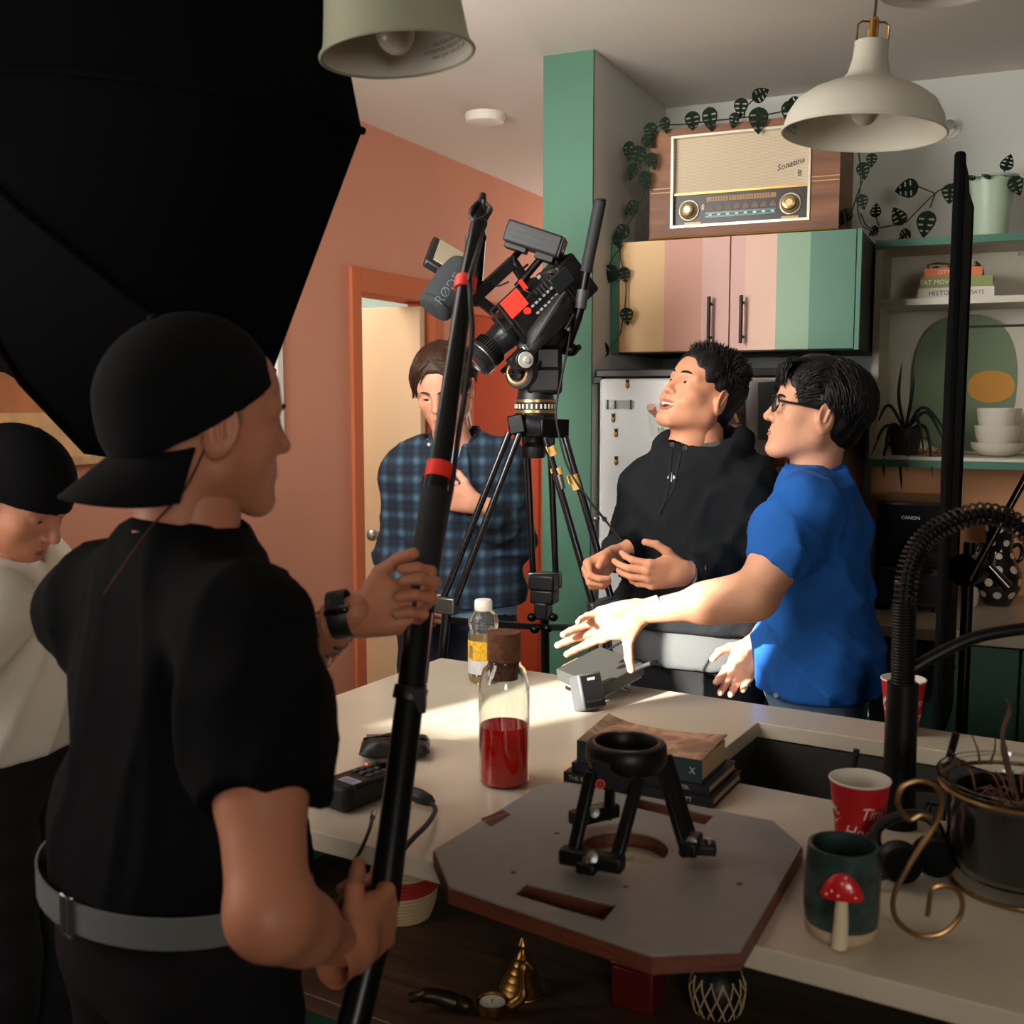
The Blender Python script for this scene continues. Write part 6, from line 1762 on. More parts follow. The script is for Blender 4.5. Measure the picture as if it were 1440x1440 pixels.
# ---------------------------------------------------------------- head
def head_sdf(st):
    s = Sdf((-.105, -.13, -.145), (.105, .145, .145), .0026)
    j = st.get('jaw', 1.0)
    s.ell((0, -.022, .045), (.076, .098, .080), .02)                 # skull
    s.ell((0, .035, .035), (.066, .060, .066), .03)                  # forehead
    s.ell((0, .030, -.030), (.062 * j, .060, .080), .03)             # face
    s.ell((0, .046, -.066), (.044 * j, .050, .040), .018)            # muzzle
    for x in (-1, 1):
        s.cone((x * .054 * j, -.004, -.055), (x * .018, .066, -.104), .020, .018, .022)   # jaw line
        s.cone((x * .060 * j, -.008, -.005), (x * .054 * j, -.004, -.055), .018, .020, .02)
        s.ell((x * .045, .056, -.022), (.021, .022, .018), .02)      # cheek bone
        s.cone((x * .012, .086, .020), (x * .050, .068, .022), .009, .009, .014)          # brow
    for x in (-1, 1): s.ell((x * .045 * j, .022, -.040), (.021, .040, .040), .025)   # cheeks
    s.ell((0, .075, -.104), (.020, .018, .016), .018)                # chin
    for x in (-1, 1):                                                # eye sockets, then lids
        s.ell((x * .031, .098, .004), (.019, .018, .011), .010, mode='sub')
        s.ell((x * .031, .073, .003), (.0175, .0150, .0125), .006)
    if st.get('eyes', 'open') != 'shut':
        hgt = {'open': .0050, 'squint': .0036, 'down': .0040}[st.get('eyes', 'open')]
        for x in (-1, 1):
            s.ell((x * .031, .088, .002 if st.get('eyes') != 'down' else -.001), (.0125, .012, hgt), .0025, mode='sub')
    nl = st.get('nose', 1.0)
    s.cone((0, .086, .018), (0, .090 + .016 * nl, -.028), .0075, .0105, .012)
    s.ell((0, .092 + .014 * nl, -.031), (.0095, .0115, .009), .008)
    for x in (-1, 1): s.ell((x * .0125, .094, -.034), (.0075, .010, .0075), .006)
    for x in (-1, 1): s.ell((x * .0065, .102, -.041), (.0035, .005, .003), .003, mode='sub')
    s.cone((0, .093, -.046), (0, .094, -.054), .004, .004, .006, mode='sub')
    if st.get('mouth') == 'smile':
        for x in (-1, 1): s.ell((x * .040, .066, -.046), (.017, .018, .016), .018)        # raised cheeks
        s.cone((-.021, .092, -.066), (.021, .092, -.066), .0075, .0075, .004, flat=((0, 0, 1), .8), mode='sub')
        s.ell((0, .090, -.072), (.019, .018, .009), .006, mode='sub')
    else:
        s.cone((-.018, .096, -.0665), (.018, .096, -.0665), .0018, .0018, .003, mode='sub')
    for x in (-1, 1):                                                # ears
        R = np.array(Matrix.Rotation(x * rad(-22), 3, 'Z') @ Matrix.Rotation(rad(-12), 3, 'X'))
        s.ell((x * .083, -.014, -.006), (.0095, .022, .036), .006, R)
        s.ell((x * .0935, -.010, .000), (.0070, .0145, .025), .005, R, mode='sub')
        s.cone((x * .079, .003, -.004), (x * .080, .002, -.014), .005, .005, .004)
        s.cone((x * .0885, -.018, .020), (x * .0875, -.013, -.014), .0032, .0034, .003)
        s.cone((x * .0885, -.018, .020), (x * .0865, -.004, .014), .0026, .0024, .003)
    s.cone((0, -.030, -.05), (0, -.036, -.145), .058, .056, .03)     # neck stump
    return s.mesh()
def mouth_y(x, z): return .046 + .050 * math.sqrt(max(.02, 1 - (x / .044) ** 2 - ((z + .066) / .040) ** 2))
def add_face(st, HM, person, skin):
    W = lambda p: HM @ Vector(p)
    sc = HM.to_scale()[0]
    lipm = mat('lips_%s' % st['id'], st.get('lip', (150, 84, 74)), .45)
    browm = mat('brow_%s' % st['id'], st['hair_rgb'], .9)
    if st.get('mouth') == 'smile':
        up = [(-.030, -.0585), (-.020, -.0600), (-.009, -.0600), (0, -.0612), (.009, -.0600), (.020, -.0600), (.030, -.0585)]
        lo = [(.024, -.072), (.012, -.0805), (0, -.0825), (-.012, -.0805), (-.024, -.072)]
        MB().tube([W((x, mouth_y(x, z) + .0005, z)) for x, z in up], [.0015 * sc, .003 * sc, .0038 * sc, .0036 * sc, .0038 * sc, .003 * sc, .0015 * sc], 8).build('upper_lip', lipm, person, world=True)
        MB().tube([W((x, mouth_y(x, z) + .0005, z)) for x, z in [up[-1]] + lo + [up[0]]], [.0015 * sc, .003 * sc, .0042 * sc, .0046 * sc, .0042 * sc, .003 * sc, .0015 * sc], 8).build('lower_lip', lipm, person, world=True)
        tm = mat('teeth', (226, 216, 196), .3)
        for k in range(8):
            a = -.0217 + .0062 * k
            MB().ell((0, 0, 0), (.0031, .0028, .0052), 8, 6, M=Matrix.Translation((a, mouth_y(a, -.064) - .0045, -.0645))).build('tooth', tm, person).matrix_basis = person.matrix_basis.inverted() @ HM
        MB().ell((0, 0, 0), (.020, .012, .010), M=Matrix.Translation((0, .078, -.072))).build('tongue', mat('mouth_inside', (96, 34, 30), .5), person).matrix_basis = person.matrix_basis.inverted() @ HM
    else:
        MB().tube([W((x, mouth_y(x, -.0645) - .0008, z)) for x, z in ((-.022, -.0662), (-.012, -.0642), (-.004, -.0625), (0, -.0632), (.004, -.0625), (.012, -.0642), (.022, -.0662))], [.001 * sc, .0026 * sc, .0034 * sc, .0032 * sc, .0034 * sc, .0026 * sc, .001 * sc], 8).build('upper_lip', lipm, person, world=True)
        MB().tube([W((x, mouth_y(x, -.0705) - .0008, z)) for x, z in ((-.021, -.0672), (-.012, -.0702), (0, -.0716), (.012, -.0702), (.021, -.0672))], [.001 * sc, .0034 * sc, .0042 * sc, .0034 * sc, .001 * sc], 8).build('lower_lip', lipm, person, world=True)
    if st.get('eyes') != 'shut':
        lk = Vector(st.get('look', (0, 1, 0))).normalized()
        for x in (-1, 1):
            c = Vector((x * .031, .0735, .002))
            e = MB().ell(c, (.0122, .0122, .0122), 16, 12).build('eye', mat('eye_white', (176, 164, 154), .25), person)
            e.matrix_basis = person.matrix_basis.inverted() @ HM
            fr_ = basis(*frame(lk), c + lk * .0108)
            MB().lathe([(.0003, .0019), (.0022, .0018)], n=16, M=fr_).lathe([(.0022, .0017), (.0070, .0002)], n=16, M=fr_).build('iris', mat('iris_%s' % st['id'], st.get('iris', (40, 26, 18)), .1), e)
    for x in (-1, 1):
        pts = [(x * .012, .0985, .0195), (x * .022, .0970, .0235), (x * .036, .0905, .0250), (x * .049, .0795, .0205)]
        if st.get('brow_up'): pts = [(a, b - .002, c + .004) for a, b, c in pts]
        MB().tube(bez([W(p) for p in pts], 5), [(.0012 + .0022 * math.sin(math.pi * (.15 + .8 * k / 15))) * sc for k in range(16)], 8).build('eyebrow', browm, person, world=True)

def scalp_p(th, ph, off):
    """point on the skull: th around (0 = front), ph up from ear level"""
    r = (.0765 + off, .099 + off, .0815 + off)
    return Vector((r[0] * math.sin(th) * math.cos(ph), -.022 + r[1] * math.cos(th) * math.cos(ph) , .045 + r[2] * math.sin(ph)))
def push(p, off, hug=0):
    r = (.0765 + off, .099 + off, .0815 + off)
    q = Vector((p.x / r[0], (p.y + .022) / r[1], (p.z - .045) / r[2]))
    if q.length < 1: q.normalize()
    else: q = q.normalized() * (1 + (q.length - 1) * (1 - hug))
    return Vector((q.x * r[0], q.y * r[1] - .022, q.z * r[2] + .045))
def hair(st, HM, person):
    hm = mat('hair_%s' % st['id'], st['hair_rgb'], .42, bump=.6, bscale=1.0, stretch=(300, 300, 60), var=.35, vscale=40, spec=.35)
    s = Sdf((-.12, -.15, -.12), (.12, .14, .175), .0032)
    t = st.get('thick', .010)
    s.ell((0, -.022, .045), (.0765 + t * .6, .099 + t, .0815 + t), .01)
    s.ell((0, -.050, -.03), (.066, .062, .055), .03)
    s.ell((0, .018, .052), (.0755, .076, .074 + t), .01)
    # face and ears stay free
    fy, fz = st.get('hairline', (.062, .078))
    s.ell((0, .120, fz - .085), (.082, .120 - fy + .028, .092), .012, mode='sub')
    for x in (-1, 1):
        s.ell((x * .085, .008, -.030), (.030, .034, .048), .010, mode='sub')
    s.ell((0, -.06, -.115), (.12, .12, .045), .02, mode='sub')
    s.wrinkle([(.0012, 160, 40, 20, 0, 1.2), (.0010, -90, 130, 60, 2, 1.5)])
    body = np_mesh('hair', [xf(HM, s.mesh())], hm, person)
    rng = random.Random(st['id'])
    mb = MB(HM)
    for k in range(st.get('clumps', 320)):
        th = rng.uniform(-math.pi, math.pi); ph = math.asin(rng.uniform(st.get('phmin', -.05), 1))
        p = scalp_p(th, ph, t * .4)
        # hairline test
        if p.y > fy - .022 and p.z < fz + .010: continue
        if abs(p.x) > .05 and p.z < .028 and -.05 < p.y: continue
        d = st['flow'](p, rng)
        L_ = st['len'](p, rng); pts = [p]; q = p.copy(); v = d.normalized()
        for i in range(6):
            v = (v + Vector((0, 0, -1)) * st.get('grav', .08) + Vector((rng.uniform(-.1, .1), rng.uniform(-.1, .1), rng.uniform(-.06, .06)))).normalized()
            q = push(q + v * L_ / 6, t * (.95 + .2 * rng.random()), (st['hugf'](p) if 'hugf' in st else st.get('hug', .6))); pts.append(q)
        w = st.get('width', .0042) * rng.uniform(.7, 1.25)
        mb.tube(pts, [w * .9, w, w, w * .9, w * .7, w * .45, w * .1], 5, caps=False)
    for (a0, a1), (m0, m1), (e0, e1), cnt, w in st.get('locks', ()):
        for k in range(cnt):
            u = lambda p, q: Vector([p[i] + (q[i] - p[i]) * rng.random() for i in range(3)])
            c = bez([u(a0, a1), u(m0, m1), u(e0, e1)], 5)
            mb.tube(c, [w * (.6 + .5 * math.sin(math.pi * min(1, .2 + i / 11))) * (1 if i < 8 else (11 - i) / 3.2) + 1e-4 for i in range(11)], 5, caps=False)
    mb.build('hair_strands', hm, body, world=True, angle=0)
    return body

# ---------------------------------------------------------------- hand
def hand_sdf(curl, spread=.10, thumb=((.5, .75, -.35), (.8, .45, -.4)), sc=1.0):
    """curl: four (mcp, pip, dip) in degrees, index first"""
    s = Sdf((-.05, -.085, -.115), (.215, .115, .055), .0027)
    by = [.030, .0105, -.0100, -.0285]; bx = [.090, .094, .089, .080]; ln = [(.043, .026, .021), (.047, .030, .022), (.043, .028, .021), (.034, .021, .019)]
    for i in range(4):
        s.cone((.004, by[i] * .62, 0), (bx[i], by[i], 0), .0145, .0115, .012)
    s.ell((.048, .0, -.005), (.045, .036, .0145), .012)
    s.ell((.040, .026, -.012), (.032, .017, .016), .012)
    s.ell((.040, -.026, -.010), (.034, .012, .013), .010)
    s.cone((-.05, .0, 0), (.012, 0, 0), .0265, .0262, .016, flat=((0, 0, 1), .84))
    tips = []
    for i in range(4):
        p = np.array((bx[i], by[i], 0.)); a = 0; yaw = (1.5 - i) * spread
        r = .0096 if i < 3 else .0084
        for jn in range(3):
            a += rad(curl[i][jn])
            d = np.array((math.cos(a) * math.cos(yaw), math.cos(a) * math.sin(yaw) , -math.sin(a)))
            q = p + d * ln[i][jn]
            s.cone(p, q, r, r * .91, .0035 if jn else .007)
            p = q; r *= .91
        tips.append((p, d))
    p = np.array((.018, .026, -.008)); r = .0135
    ds = [np.array((.62, .66, -.25))] + [np.array(t, float) for t in thumb]
    for d, l in zip(ds, (.036, .033, .028)):
        d = d / np.linalg.norm(d); q = p + d * l
        s.cone(p, q, r, r * .86, .008 if r > .012 else .004); p = q; r *= .86
    return s.mesh()
def hand_matrix(wrist, F, T, side, sc=1.0):
    F = Vector(F).normalized(); T = Vector(T); T = (T - F * T.dot(F)).normalized()
    z = F.cross(T) * (1 if side == 'R' else -1)
    M = basis(F * sc, T * sc, z * sc, wrist)
    return M, side == 'L'

# ---------------------------------------------------------------- body and clothes
def lim(s, a, m, b, r):
    s.cone(a, m, r[0], r[1], .03); s.cone(m, b, r[1], r[2], .02)
def torso(s, J, o=0, k=.05, w=1.0):
    f, l = J['f'], J['l']                      # forward, to the person's left
    R = np.array(Matrix((l, -f, UP)).transposed())
    c = lambda name: np.array(J[name])
    s.ell(c('chest'), (.168 * w + o, .112 + o, .190 + o), k, R)
    s.ell((c('chest') + c('pelvis')) / 2, (.148 * w + o, .104 + o, .17 + o), k, R)
    s.ell(c('pelvis'), (.162 * w + o, .112 + o, .13 + o), k, R)
    nb = c('neck')
    for side in 'LR':
        s.cone(nb - np.array((0, 0, .018)), c('sh' + side), .056 + o, .054 + o, .05)
def make_body(J, h=.011):
    keys = ['chest', 'pelvis', 'neck', 'head'] + [a + b for a in ('sh', 'el', 'wr', 'hip', 'knee', 'ank') for b in 'LR']
    lo, hi = bounds([J[k] for k in keys], .21)
    lo[2] = -.005
    s = Sdf(lo, hi, h)
    torso(s, J, -.018)
    nb, hd = np.array(J['neck']), np.array(J['head'])
    s.cone(nb - np.array((0, 0, .06)), nb + (hd - nb) * .72, .060, .056, .03)
    for b in 'LR':
        g = J.get('arm', 1.0)
        lim(s, J['sh' + b], J['el' + b], J['wr' + b], (.056 * g, .042 * g, .0242))
        e, w = np.array(J['el' + b]), np.array(J['wr' + b])
        s.cone(e + (w - e) * .08, e + (w - e) * .42, .044 * g, .040 * g, .02)
        sh = np.array(J['sh' + b]); s.cone(sh + (e - sh) * .25, sh + (e - sh) * .6, .052, .048, .02)
        lim(s, J['hip' + b], J['knee' + b], J['ank' + b], (.088, .060, .042))
        a = np.array(J['ank' + b]); f = np.array(J['f'])
        s.cone(a - np.array((0, 0, .04)), a + f * .14 - np.array((0, 0, .05)), .035, .028, .03)
    return s.mesh()
def stand_joints(J):
    """fills pelvis, legs from the chest, forward and left vectors"""
    l = J['l']; p = J['pelvis']; dx = J.get('stance', .10)
    for b, sg in (('L', 1), ('R', -1)):
        J['hip' + b] = p + l * sg * .085 - UP * .04
        gx = p + l * sg * dx
        J['knee' + b] = Vector((gx.x, gx.y, .50)) + J['f'] * .02
        J['ank' + b] = Vector((gx.x, gx.y, .085)) - J['f'] * .02
    return J
def trousers(J, name, m, person, top, o=.016, h=.012):
    lo, hi = bounds([J[k] for k in ('pelvis', 'hipL', 'hipR', 'ankL', 'ankR')], .22)
    lo[2] = .02; hi[2] = top + .05
    s = Sdf(lo, hi, h)
    R = np.array(Matrix((J['l'], -J['f'], UP)).transposed())
    s.ell(np.array(J['pelvis']), (.165 + o, .115 + o, .15 + o), .05, R)
    s.ell((np.array(J['chest']) + np.array(J['pelvis'])) / 2, (.150 + o * .7, .106 + o * .7, .17), .05, R)
    for b in 'LR': lim(s, J['hip' + b], J['knee' + b], Vector(J['ank' + b]) - UP * .01, (.092 + o, .068 + o, .058 + o))
    s.wrinkle([(.003, 20, 25, 60, 1, 1.3)])
    s.cut((0, 0, 1), top); s.cut((0, 0, -1), -.055)
    return np_mesh(name, [s.mesh()], m, person)
def shoes(J, m, person):
    for b in 'LR':
        a = np.array(J['ank' + b]); f = np.array(J['f'])
        c = np.array((a[0], a[1], 0)) + f * .055
        s = Sdf(c - .22, c + .22, .008)
        s.cone((a[0], a[1], .045), a + f * .15 * np.array((1, 1, 0)) + np.array((0, 0, .035 - a[2])), .045, .040, .03)
        s.cone((a[0], a[1], .05), (a[0], a[1], .11), .046, .044, .02)
        s.cut((0, 0, -1), -.001)
        np_mesh('shoe', [s.mesh()], m, person)
def shirt(J, name, m, person, hem, o=.020, h=.010, sleeves=None, waves=(), neck=.074, w=1.0, flare=.02, extra=None, k=.045, drop=.0):
    """sleeves: dict side -> list of (point, radius)"""
    pts = [J[q] for q in ('chest', 'pelvis', 'neck', 'shL', 'shR')] + [q[0] for sd in (sleeves or {}).values() for q in sd]
    lo, hi = bounds(pts, .22)
    lo[2] = max(lo[2], hem - .12)
    s = Sdf(lo, hi, h)
    torso(s, J, o, k, w)
    R = np.array(Matrix((J['l'], -J['f'], UP)).transposed())
    pc = np.array(J['pelvis']); pc[2] = hem + .02
    s.ell(pc, (.165 * w + o + flare, .112 + o + flare, .20), .05, R)
    for sd in (sleeves or {}).values():
        s2 = Sdf(lo, hi, h)
        for (a, ra), (b, rb) in zip(sd[:-1], sd[1:]): s2.cone(a, b, ra, rb, .035)
        a, b = np.array(sd[-2][0]), np.array(sd[-1][0]); n = (b - a) / np.linalg.norm(b - a)
        s2.cut(n, float(n @ b))
        s.mix((slice(None),) * 3, s2.F, .035, 'add')
    if extra: extra(s)
    if waves: s.wrinkle(waves)
    s.cut((0, 0, -1), -hem)
    nb = np.array(J['neck']); hd = np.array(J['head'])
    if neck: s.cone(nb + (hd - nb) * .10, nb + (hd - nb) * .9, neck, neck * 1.25, .012, mode='sub')
    return np_mesh(name, [s.mesh()], m, person)
def head_matrix(c, f, roll=0, sc=.96):
    f = Vector(f).normalized(); r = f.cross(UP).normalized(); u = r.cross(f)
    M = basis(r * sc, f * sc, u * sc, c)
    return M @ Matrix.Rotation(roll, 4, 'Y')
def skin_mat(name, c, var=.10):
    return mat(name, c, .5, var=var, vscale=9, bump=.06, bscale=220, sss=.12, spec=.4)

# ---------------------------------------------------------------- man in the plaid shirt, in the hall
def person(label, base): return thing('person', label, 'person', (base.x, base.y, 0))
DP = 3.45
A = {}
A['f'] = cv(-.16, -.98).normalized(); A['l'] = Vector((-A['f'].y, A['f'].x, 0))   # left of forward
A['neck'] = P(640, 627, DP); A['head'] = P(624, 548, DP - .05)
A['shL'] = P(703, 655, DP); A['shR'] = P(574, 662, DP - .01)
A['chest'] = P(640, 705, DP + .01); A['pelvis'] = Vector((A['chest'].x, A['chest'].y, .96)) + A['f'] * -.01
A['elL'] = P(722, 762, DP - .02); A['wrL'] = P(668, 708, DP - .22)
A['elR'] = P(556, 780, DP + .02); A['wrR'] = P(574, 838, DP - .20)
stand_joints(A)
pa = person('man in a blue plaid shirt over a light blue tee standing by the doorway', A['pelvis'])
skA = skin_mat('skin_fair', (206, 146, 118))
sA = dict(id='plaid', hair_rgb=(58, 38, 26), eyes='down', look=(.12, 1, -.28), lip=(172, 104, 90), thick=.019, len=lambda p, r: r.uniform(.05, .08), hairline=(.068, .084), locks=[((( .000, .045, .120), (.020, .075, .108)), ((.030, .085, .085), (.062, .070, .098)), ((.072, .035, -.005), (.086, .060, .035)), 90, .0030), (((-.000, .045, .120), (-.020, .075, .108)), ((-.030, .085, .085), (-.062, .070, .098)), ((-.072, .035, -.005), (-.086, .060, .035)), 90, .0030)], clumps=1100, grav=.22, width=.0026, phmin=-.25, hug=.55,
          flow=lambda p, r: Vector((math.copysign(.75, p.x + .012), .35 if p.y > 0 else -.5, .0)), jaw=.97, iris=(50, 56, 60))
HA = head_matrix(A['head'], cv(-.22, -.92, -.34), rad(4), .98)
hA1, fl1 = hand_matrix(A['wrL'], cv(-.95, -.10, .22), cv(.1, -.35, .93), 'L')
fist = hand_sdf([(70, 80, 50)] * 4, .02, ((.75, .45, -.6), (.6, -.1, -.8)))
hA2, fl2 = hand_matrix(A['wrR'], cv(.55, -.45, -.7), cv(.5, -.3, .6), 'R')
np_mesh('body', [xf(HA, head_sdf(sA)), make_body(A, .012), xf(hA1, fist, fl1), xf(hA2, fist, fl2)], skA, pa)
add_face(sA, HA, pa, skA)
hair(sA, HA, pa)
pm_, nt, b = nodes_of('blue_plaid_flannel')
tc = nd(nt, 'ShaderNodeTexCoord'); mp = nd(nt, 'ShaderNodeMapping'); mp.inputs['Rotation'].default_value = (0, 0, -YAW)
nt.links.new(tc.outputs['Object'], mp.inputs['Vector'])
sx = nd(nt, 'ShaderNodeSeparateXYZ'); nt.links.new(mp.outputs[0], sx.inputs[0])
def wave(sock, per, ph, pw):
    a = nd(nt, 'ShaderNodeMath', operation='MULTIPLY_ADD'); a.inputs[1].default_value = 2 * math.pi / per; a.inputs[2].default_value = ph
    c = nd(nt, 'ShaderNodeMath', operation='SINE'); d = nd(nt, 'ShaderNodeMath', operation='MULTIPLY_ADD'); d.inputs[1].default_value = .5; d.inputs[2].default_value = .5
    e = nd(nt, 'ShaderNodeMath', operation='POWER'); e.inputs[1].default_value = pw
    nt.links.new(sock, a.inputs[0]); nt.links.new(a.outputs[0], c.inputs[0]); nt.links.new(c.outputs[0], d.inputs[0]); nt.links.new(d.outputs[0], e.inputs[0])
    return e.outputs[0]
def add2(a, b, op='ADD'):
    n = nd(nt, 'ShaderNodeMath', operation=op); nt.links.new(a, n.inputs[0]); nt.links.new(b, n.inputs[1]); return n.outputs[0]
big = add2(wave(sx.outputs[0], .050, .4, 1.6), wave(sx.outputs[2], .056, 1.0, 1.6))
fine = add2(wave(sx.outputs[0], .050, 3.5, 14), wave(sx.outputs[2], .056, 4.1, 14))
nz = nd(nt, 'ShaderNodeTexNoise', i_Scale=40.0); nt.links.new(tc.outputs['Object'], nz.inputs['Vector'])
hv = nd(nt, 'ShaderNodeMath', operation='MULTIPLY'); hv.inputs[1].default_value = .42; nt.links.new(big, hv.inputs[0])
h2 = nd(nt, 'ShaderNodeMath', operation='MULTIPLY_ADD'); h2.inputs[1].default_value = .14; nt.links.new(fine, h2.inputs[0]); nt.links.new(hv.outputs[0], h2.inputs[2])
rr = ramp(nt, [(.05, srgb(14, 20, 31)), (.35, srgb(22, 37, 53)), (.62, srgb(41, 66, 82)), (.95, srgb(78, 110, 122))])
nt.links.new(h2.outputs[0], rr.inputs[0]); nt.links.new(rr.outputs[0], b.inputs['Base Color']); b.inputs['Roughness'].default_value = .9
teeA = mat('light_blue_tee', (146, 180, 202), .9, bump=.2, bscale=300)
shirt(A, 'undershirt', teeA, pa, 1.00 - .09, o=.008, h=.012, neck=.070)
def openfront(s):
    f = np.array(A['f']); nb = np.array(A['neck'])
    s.cone(nb + f * .12 + np.array((0, 0, -.02)), nb + f * .16 + np.array((0, 0, -.20)), .052, .012, .01, mode='sub')
cuff = lambda J, sd, t: Vector(J['el' + sd]).lerp(Vector(J['wr' + sd]), t)
shirt(A, 'plaid_shirt', pm_, pa, .955, o=.026, h=.0085, w=1.06, neck=.082, flare=.026, extra=openfront,
      sleeves={'L': [(A['shL'], .076), (A['elL'], .066), (cuff(A, 'L', .86), .052)], 'R': [(A['shR'], .078), (A['elR'], .064), (cuff(A, 'R', .86), .052)]},
      waves=[(.0035, 14, 10, 34, 0, 1.8), (-.007, 28, -16, 16, 2, 1.8), (-.005, 18, 26, 30, 5, 2.0)])
# collar wings and a few buttons
for sg in (-1, 1):
    c0 = A['neck'] + A['l'] * sg * .075 + UP * .035 - A['f'] * .02
    pts = [A['neck'] - A['f'] * .085 + UP * .052 + A['l'] * sg * .02, c0 + UP * .018, A['neck'] + A['f'] * .075 + A['l'] * sg * .056 + UP * .005, A['neck'] + A['f'] * .112 + A['l'] * sg * .066 - UP * .062]
    q = bez(pts, 6); vs = []; fs = []
    for i, p in enumerate(q):
        k = i / (len(q) - 1); out = (p - A['neck']); out.z = 0; out.normalize()
        vs += [p + UP * .006, p + out * .022 - UP * (.036 + .012 * k), p + out * .017 - UP * (.038 + .012 * k), p - out * .004 - UP * .0]
    for i in range(len(q) - 1):
        for a in range(4): fs.append((4 * i + a, 4 * i + (a + 1) % 4, 4 * i + 4 + (a + 1) % 4, 4 * i + 4 + a))
    MB().put(vs, fs).build('collar', pm_, pa, world=True, angle=60)
for k in range(3):
    bq_ = P(603 + k * 4, 615 + 0 + k * 42 + 10, DP - .155)
    MB().lathe([(.0003, .001), (.0045, .001), (.005, -.001)], n=14, M=basis(*frame(-FWD), bq_)).build('button', mat('pearl_button', (190, 190, 180), .3), pa, world=True)
trousers(A, 'jeans', mat('dark_navy_denim', (24, 30, 46), .9, bump=.3, bscale=300), pa, .965)
shoes(A, mat('brown_shoe', (54, 38, 28), .5), pa)

# ---------------------------------------------------------------- smiling man in the dark hoodie
DB = 2.98
B = {}
B['f'] = cv(-.50, -.87).normalized(); B['l'] = Vector((-B['f'].y, B['f'].x, 0))
B['neck'] = P(990, 648, DB); B['head'] = P(984, 556, DB - .02)
B['shL'] = P(1052, 690, DB - .06); B['shR'] = P(918, 690, DB + .08)
B['chest'] = P(984, 738, DB); B['pelvis'] = Vector((B['chest'].x, B['chest'].y, .94))
B['elL'] = P(1046, 800, DB - .12); B['wrL'] = P(962, 806, DB - .28)
B['elR'] = P(893, 770, DB + .06); B['wrR'] = P(864, 782, DB - .16)
stand_joints(B)
pb_ = person('smiling man in a black hoodie looking up beside the fridge', B['pelvis'])
skB = skin_mat('skin_tan', (204, 142, 108))
sB = dict(id='smile', hair_rgb=(16, 13, 12), eyes='squint', look=(.1, 1, .12), mouth='smile', lip=(176, 96, 82), thick=.010, hugf=lambda p: 0 if p.z > .085 else .9, len=lambda p, r: r.uniform(.022, .036) if p.z > .085 else r.uniform(.008, .014), hairline=(.074, .080), clumps=1300, grav=-.02, width=.0017, phmin=.10, hug=.4,
          flow=lambda p, r: Vector((p.x * 5 + r.uniform(-.3, .3), .9 if p.y > 0 else -.3, 1.0 if p.z > .08 else -.8)), jaw=1.04, brow_up=True, nose=.85)
HB = head_matrix(B['head'], cv(-.78, -.46, .43), rad(-6), .97)
hB1, f1 = hand_matrix(B['wrL'], cv(-.98, -.18, -.02), cv(.05, -.25, .9), 'L')
relax = hand_sdf([(28, 34, 18), (24, 30, 18), (24, 32, 18), (28, 36, 20)], .05, ((.8, .5, -.35), (.95, .15, -.3)))
hB2, f2 = hand_matrix(B['wrR'], cv(-.78, -.45, -.35), cv(.05, -.55, .75), 'R')
pinch = hand_sdf([(58, 62, 30), (62, 72, 40), (66, 76, 44), (70, 80, 44)], .02, ((.85, .35, -.45), (.9, .0, -.5)))
np_mesh('body', [xf(HB, head_sdf(sB)), make_body(B, .012), xf(hB1, relax, f1), xf(hB2, pinch, f2)], skB, pb_)
add_face(sB, HB, pb_, skB)
hair(sB, HB, pb_)
hood = mat('charcoal_fleece', (27, 29, 31), .95, bump=.35, bscale=260, spec=.2)
def hoodx(s):
    nb = np.array(B['neck']); f = np.array(B['f']); l = np.array(B['l'])
    for k in range(14):
        a = -2.5 + 5.0 * k / 13
        d = -f * math.cos(a) * .092 + l * math.sin(a) * .098
        up = .055 - .070 * max(0, -math.cos(a)) - .005
        s.ell(nb + d + np.array((0, 0, up)), (.034, .034, .036), .03)
    s.ell(nb - f * .125 + np.array((0, 0, -.015)), (.085, .06, .075), .05)
grey = mat('heather_grey_jersey', (84, 86, 85), .95, bump=.25, bscale=300)
shirt(B, 'grey_tee', grey, pb_, .885, o=.020, h=.010, neck=.0, flare=.022, waves=[(.003, 20, 20, 50, 0, 1.5)])
shirt(B, 'hoodie', hood, pb_, .985, o=.034, h=.0085, neck=.070, flare=.026, extra=hoodx, w=1.06,
      sleeves={'L': [(B['shL'], .084), (B['elL'], .074), (cuff(B, 'L', .45), .060), (cuff(B, 'L', .97), .042)], 'R': [(B['shR'], .086), (B['elR'], .072), (cuff(B, 'R', .96), .046)]},
      waves=[(.0045, 22, 12, 30, 0, 1.9), (-.009, -18, 22, 24, 2, 1.8), (-.006, 26, 14, -20, 5, 2.0), (.0015, 70, 40, 60, 1, 1.)])
lace = mat('black_lace', (16, 16, 17), .8)
nf = B['neck'] + B['f'] * .10
def fb_(px, py, o=.165): 
    p = P(px, py, DB); return p + B['f'] * o
def onB(px, py):
    """front of the hoodie under a pixel"""
    return P(px, py, DB - .175)
MB().tube(bez([onB(944, 632), onB(943, 660), onB(938, 695), onB(930, 718)], 6), .0032, 8).build('drawstring', lace, pb_, world=True)
MB().tube(bez([onB(958, 636), onB(952, 665), onB(946, 690), onB(932, 714)], 6), .0032, 8).build('drawstring', lace, pb_, world=True)
MB().ell(onB(929, 720), (.006, .006, .009)).build('lace_knot', lace, pb_, world=True)
for px, py in ((945, 625), (963, 630)):
    MB().torus((0, 0, 0), .0042, .0014, 18, 6, M=basis(*frame((CAM_P - onB(px, py)).normalized()), onB(px, py))).build('eyelet', greyal, pb_, world=True)
em = basis(RGT, UP, -FWD, onB(944, 671))
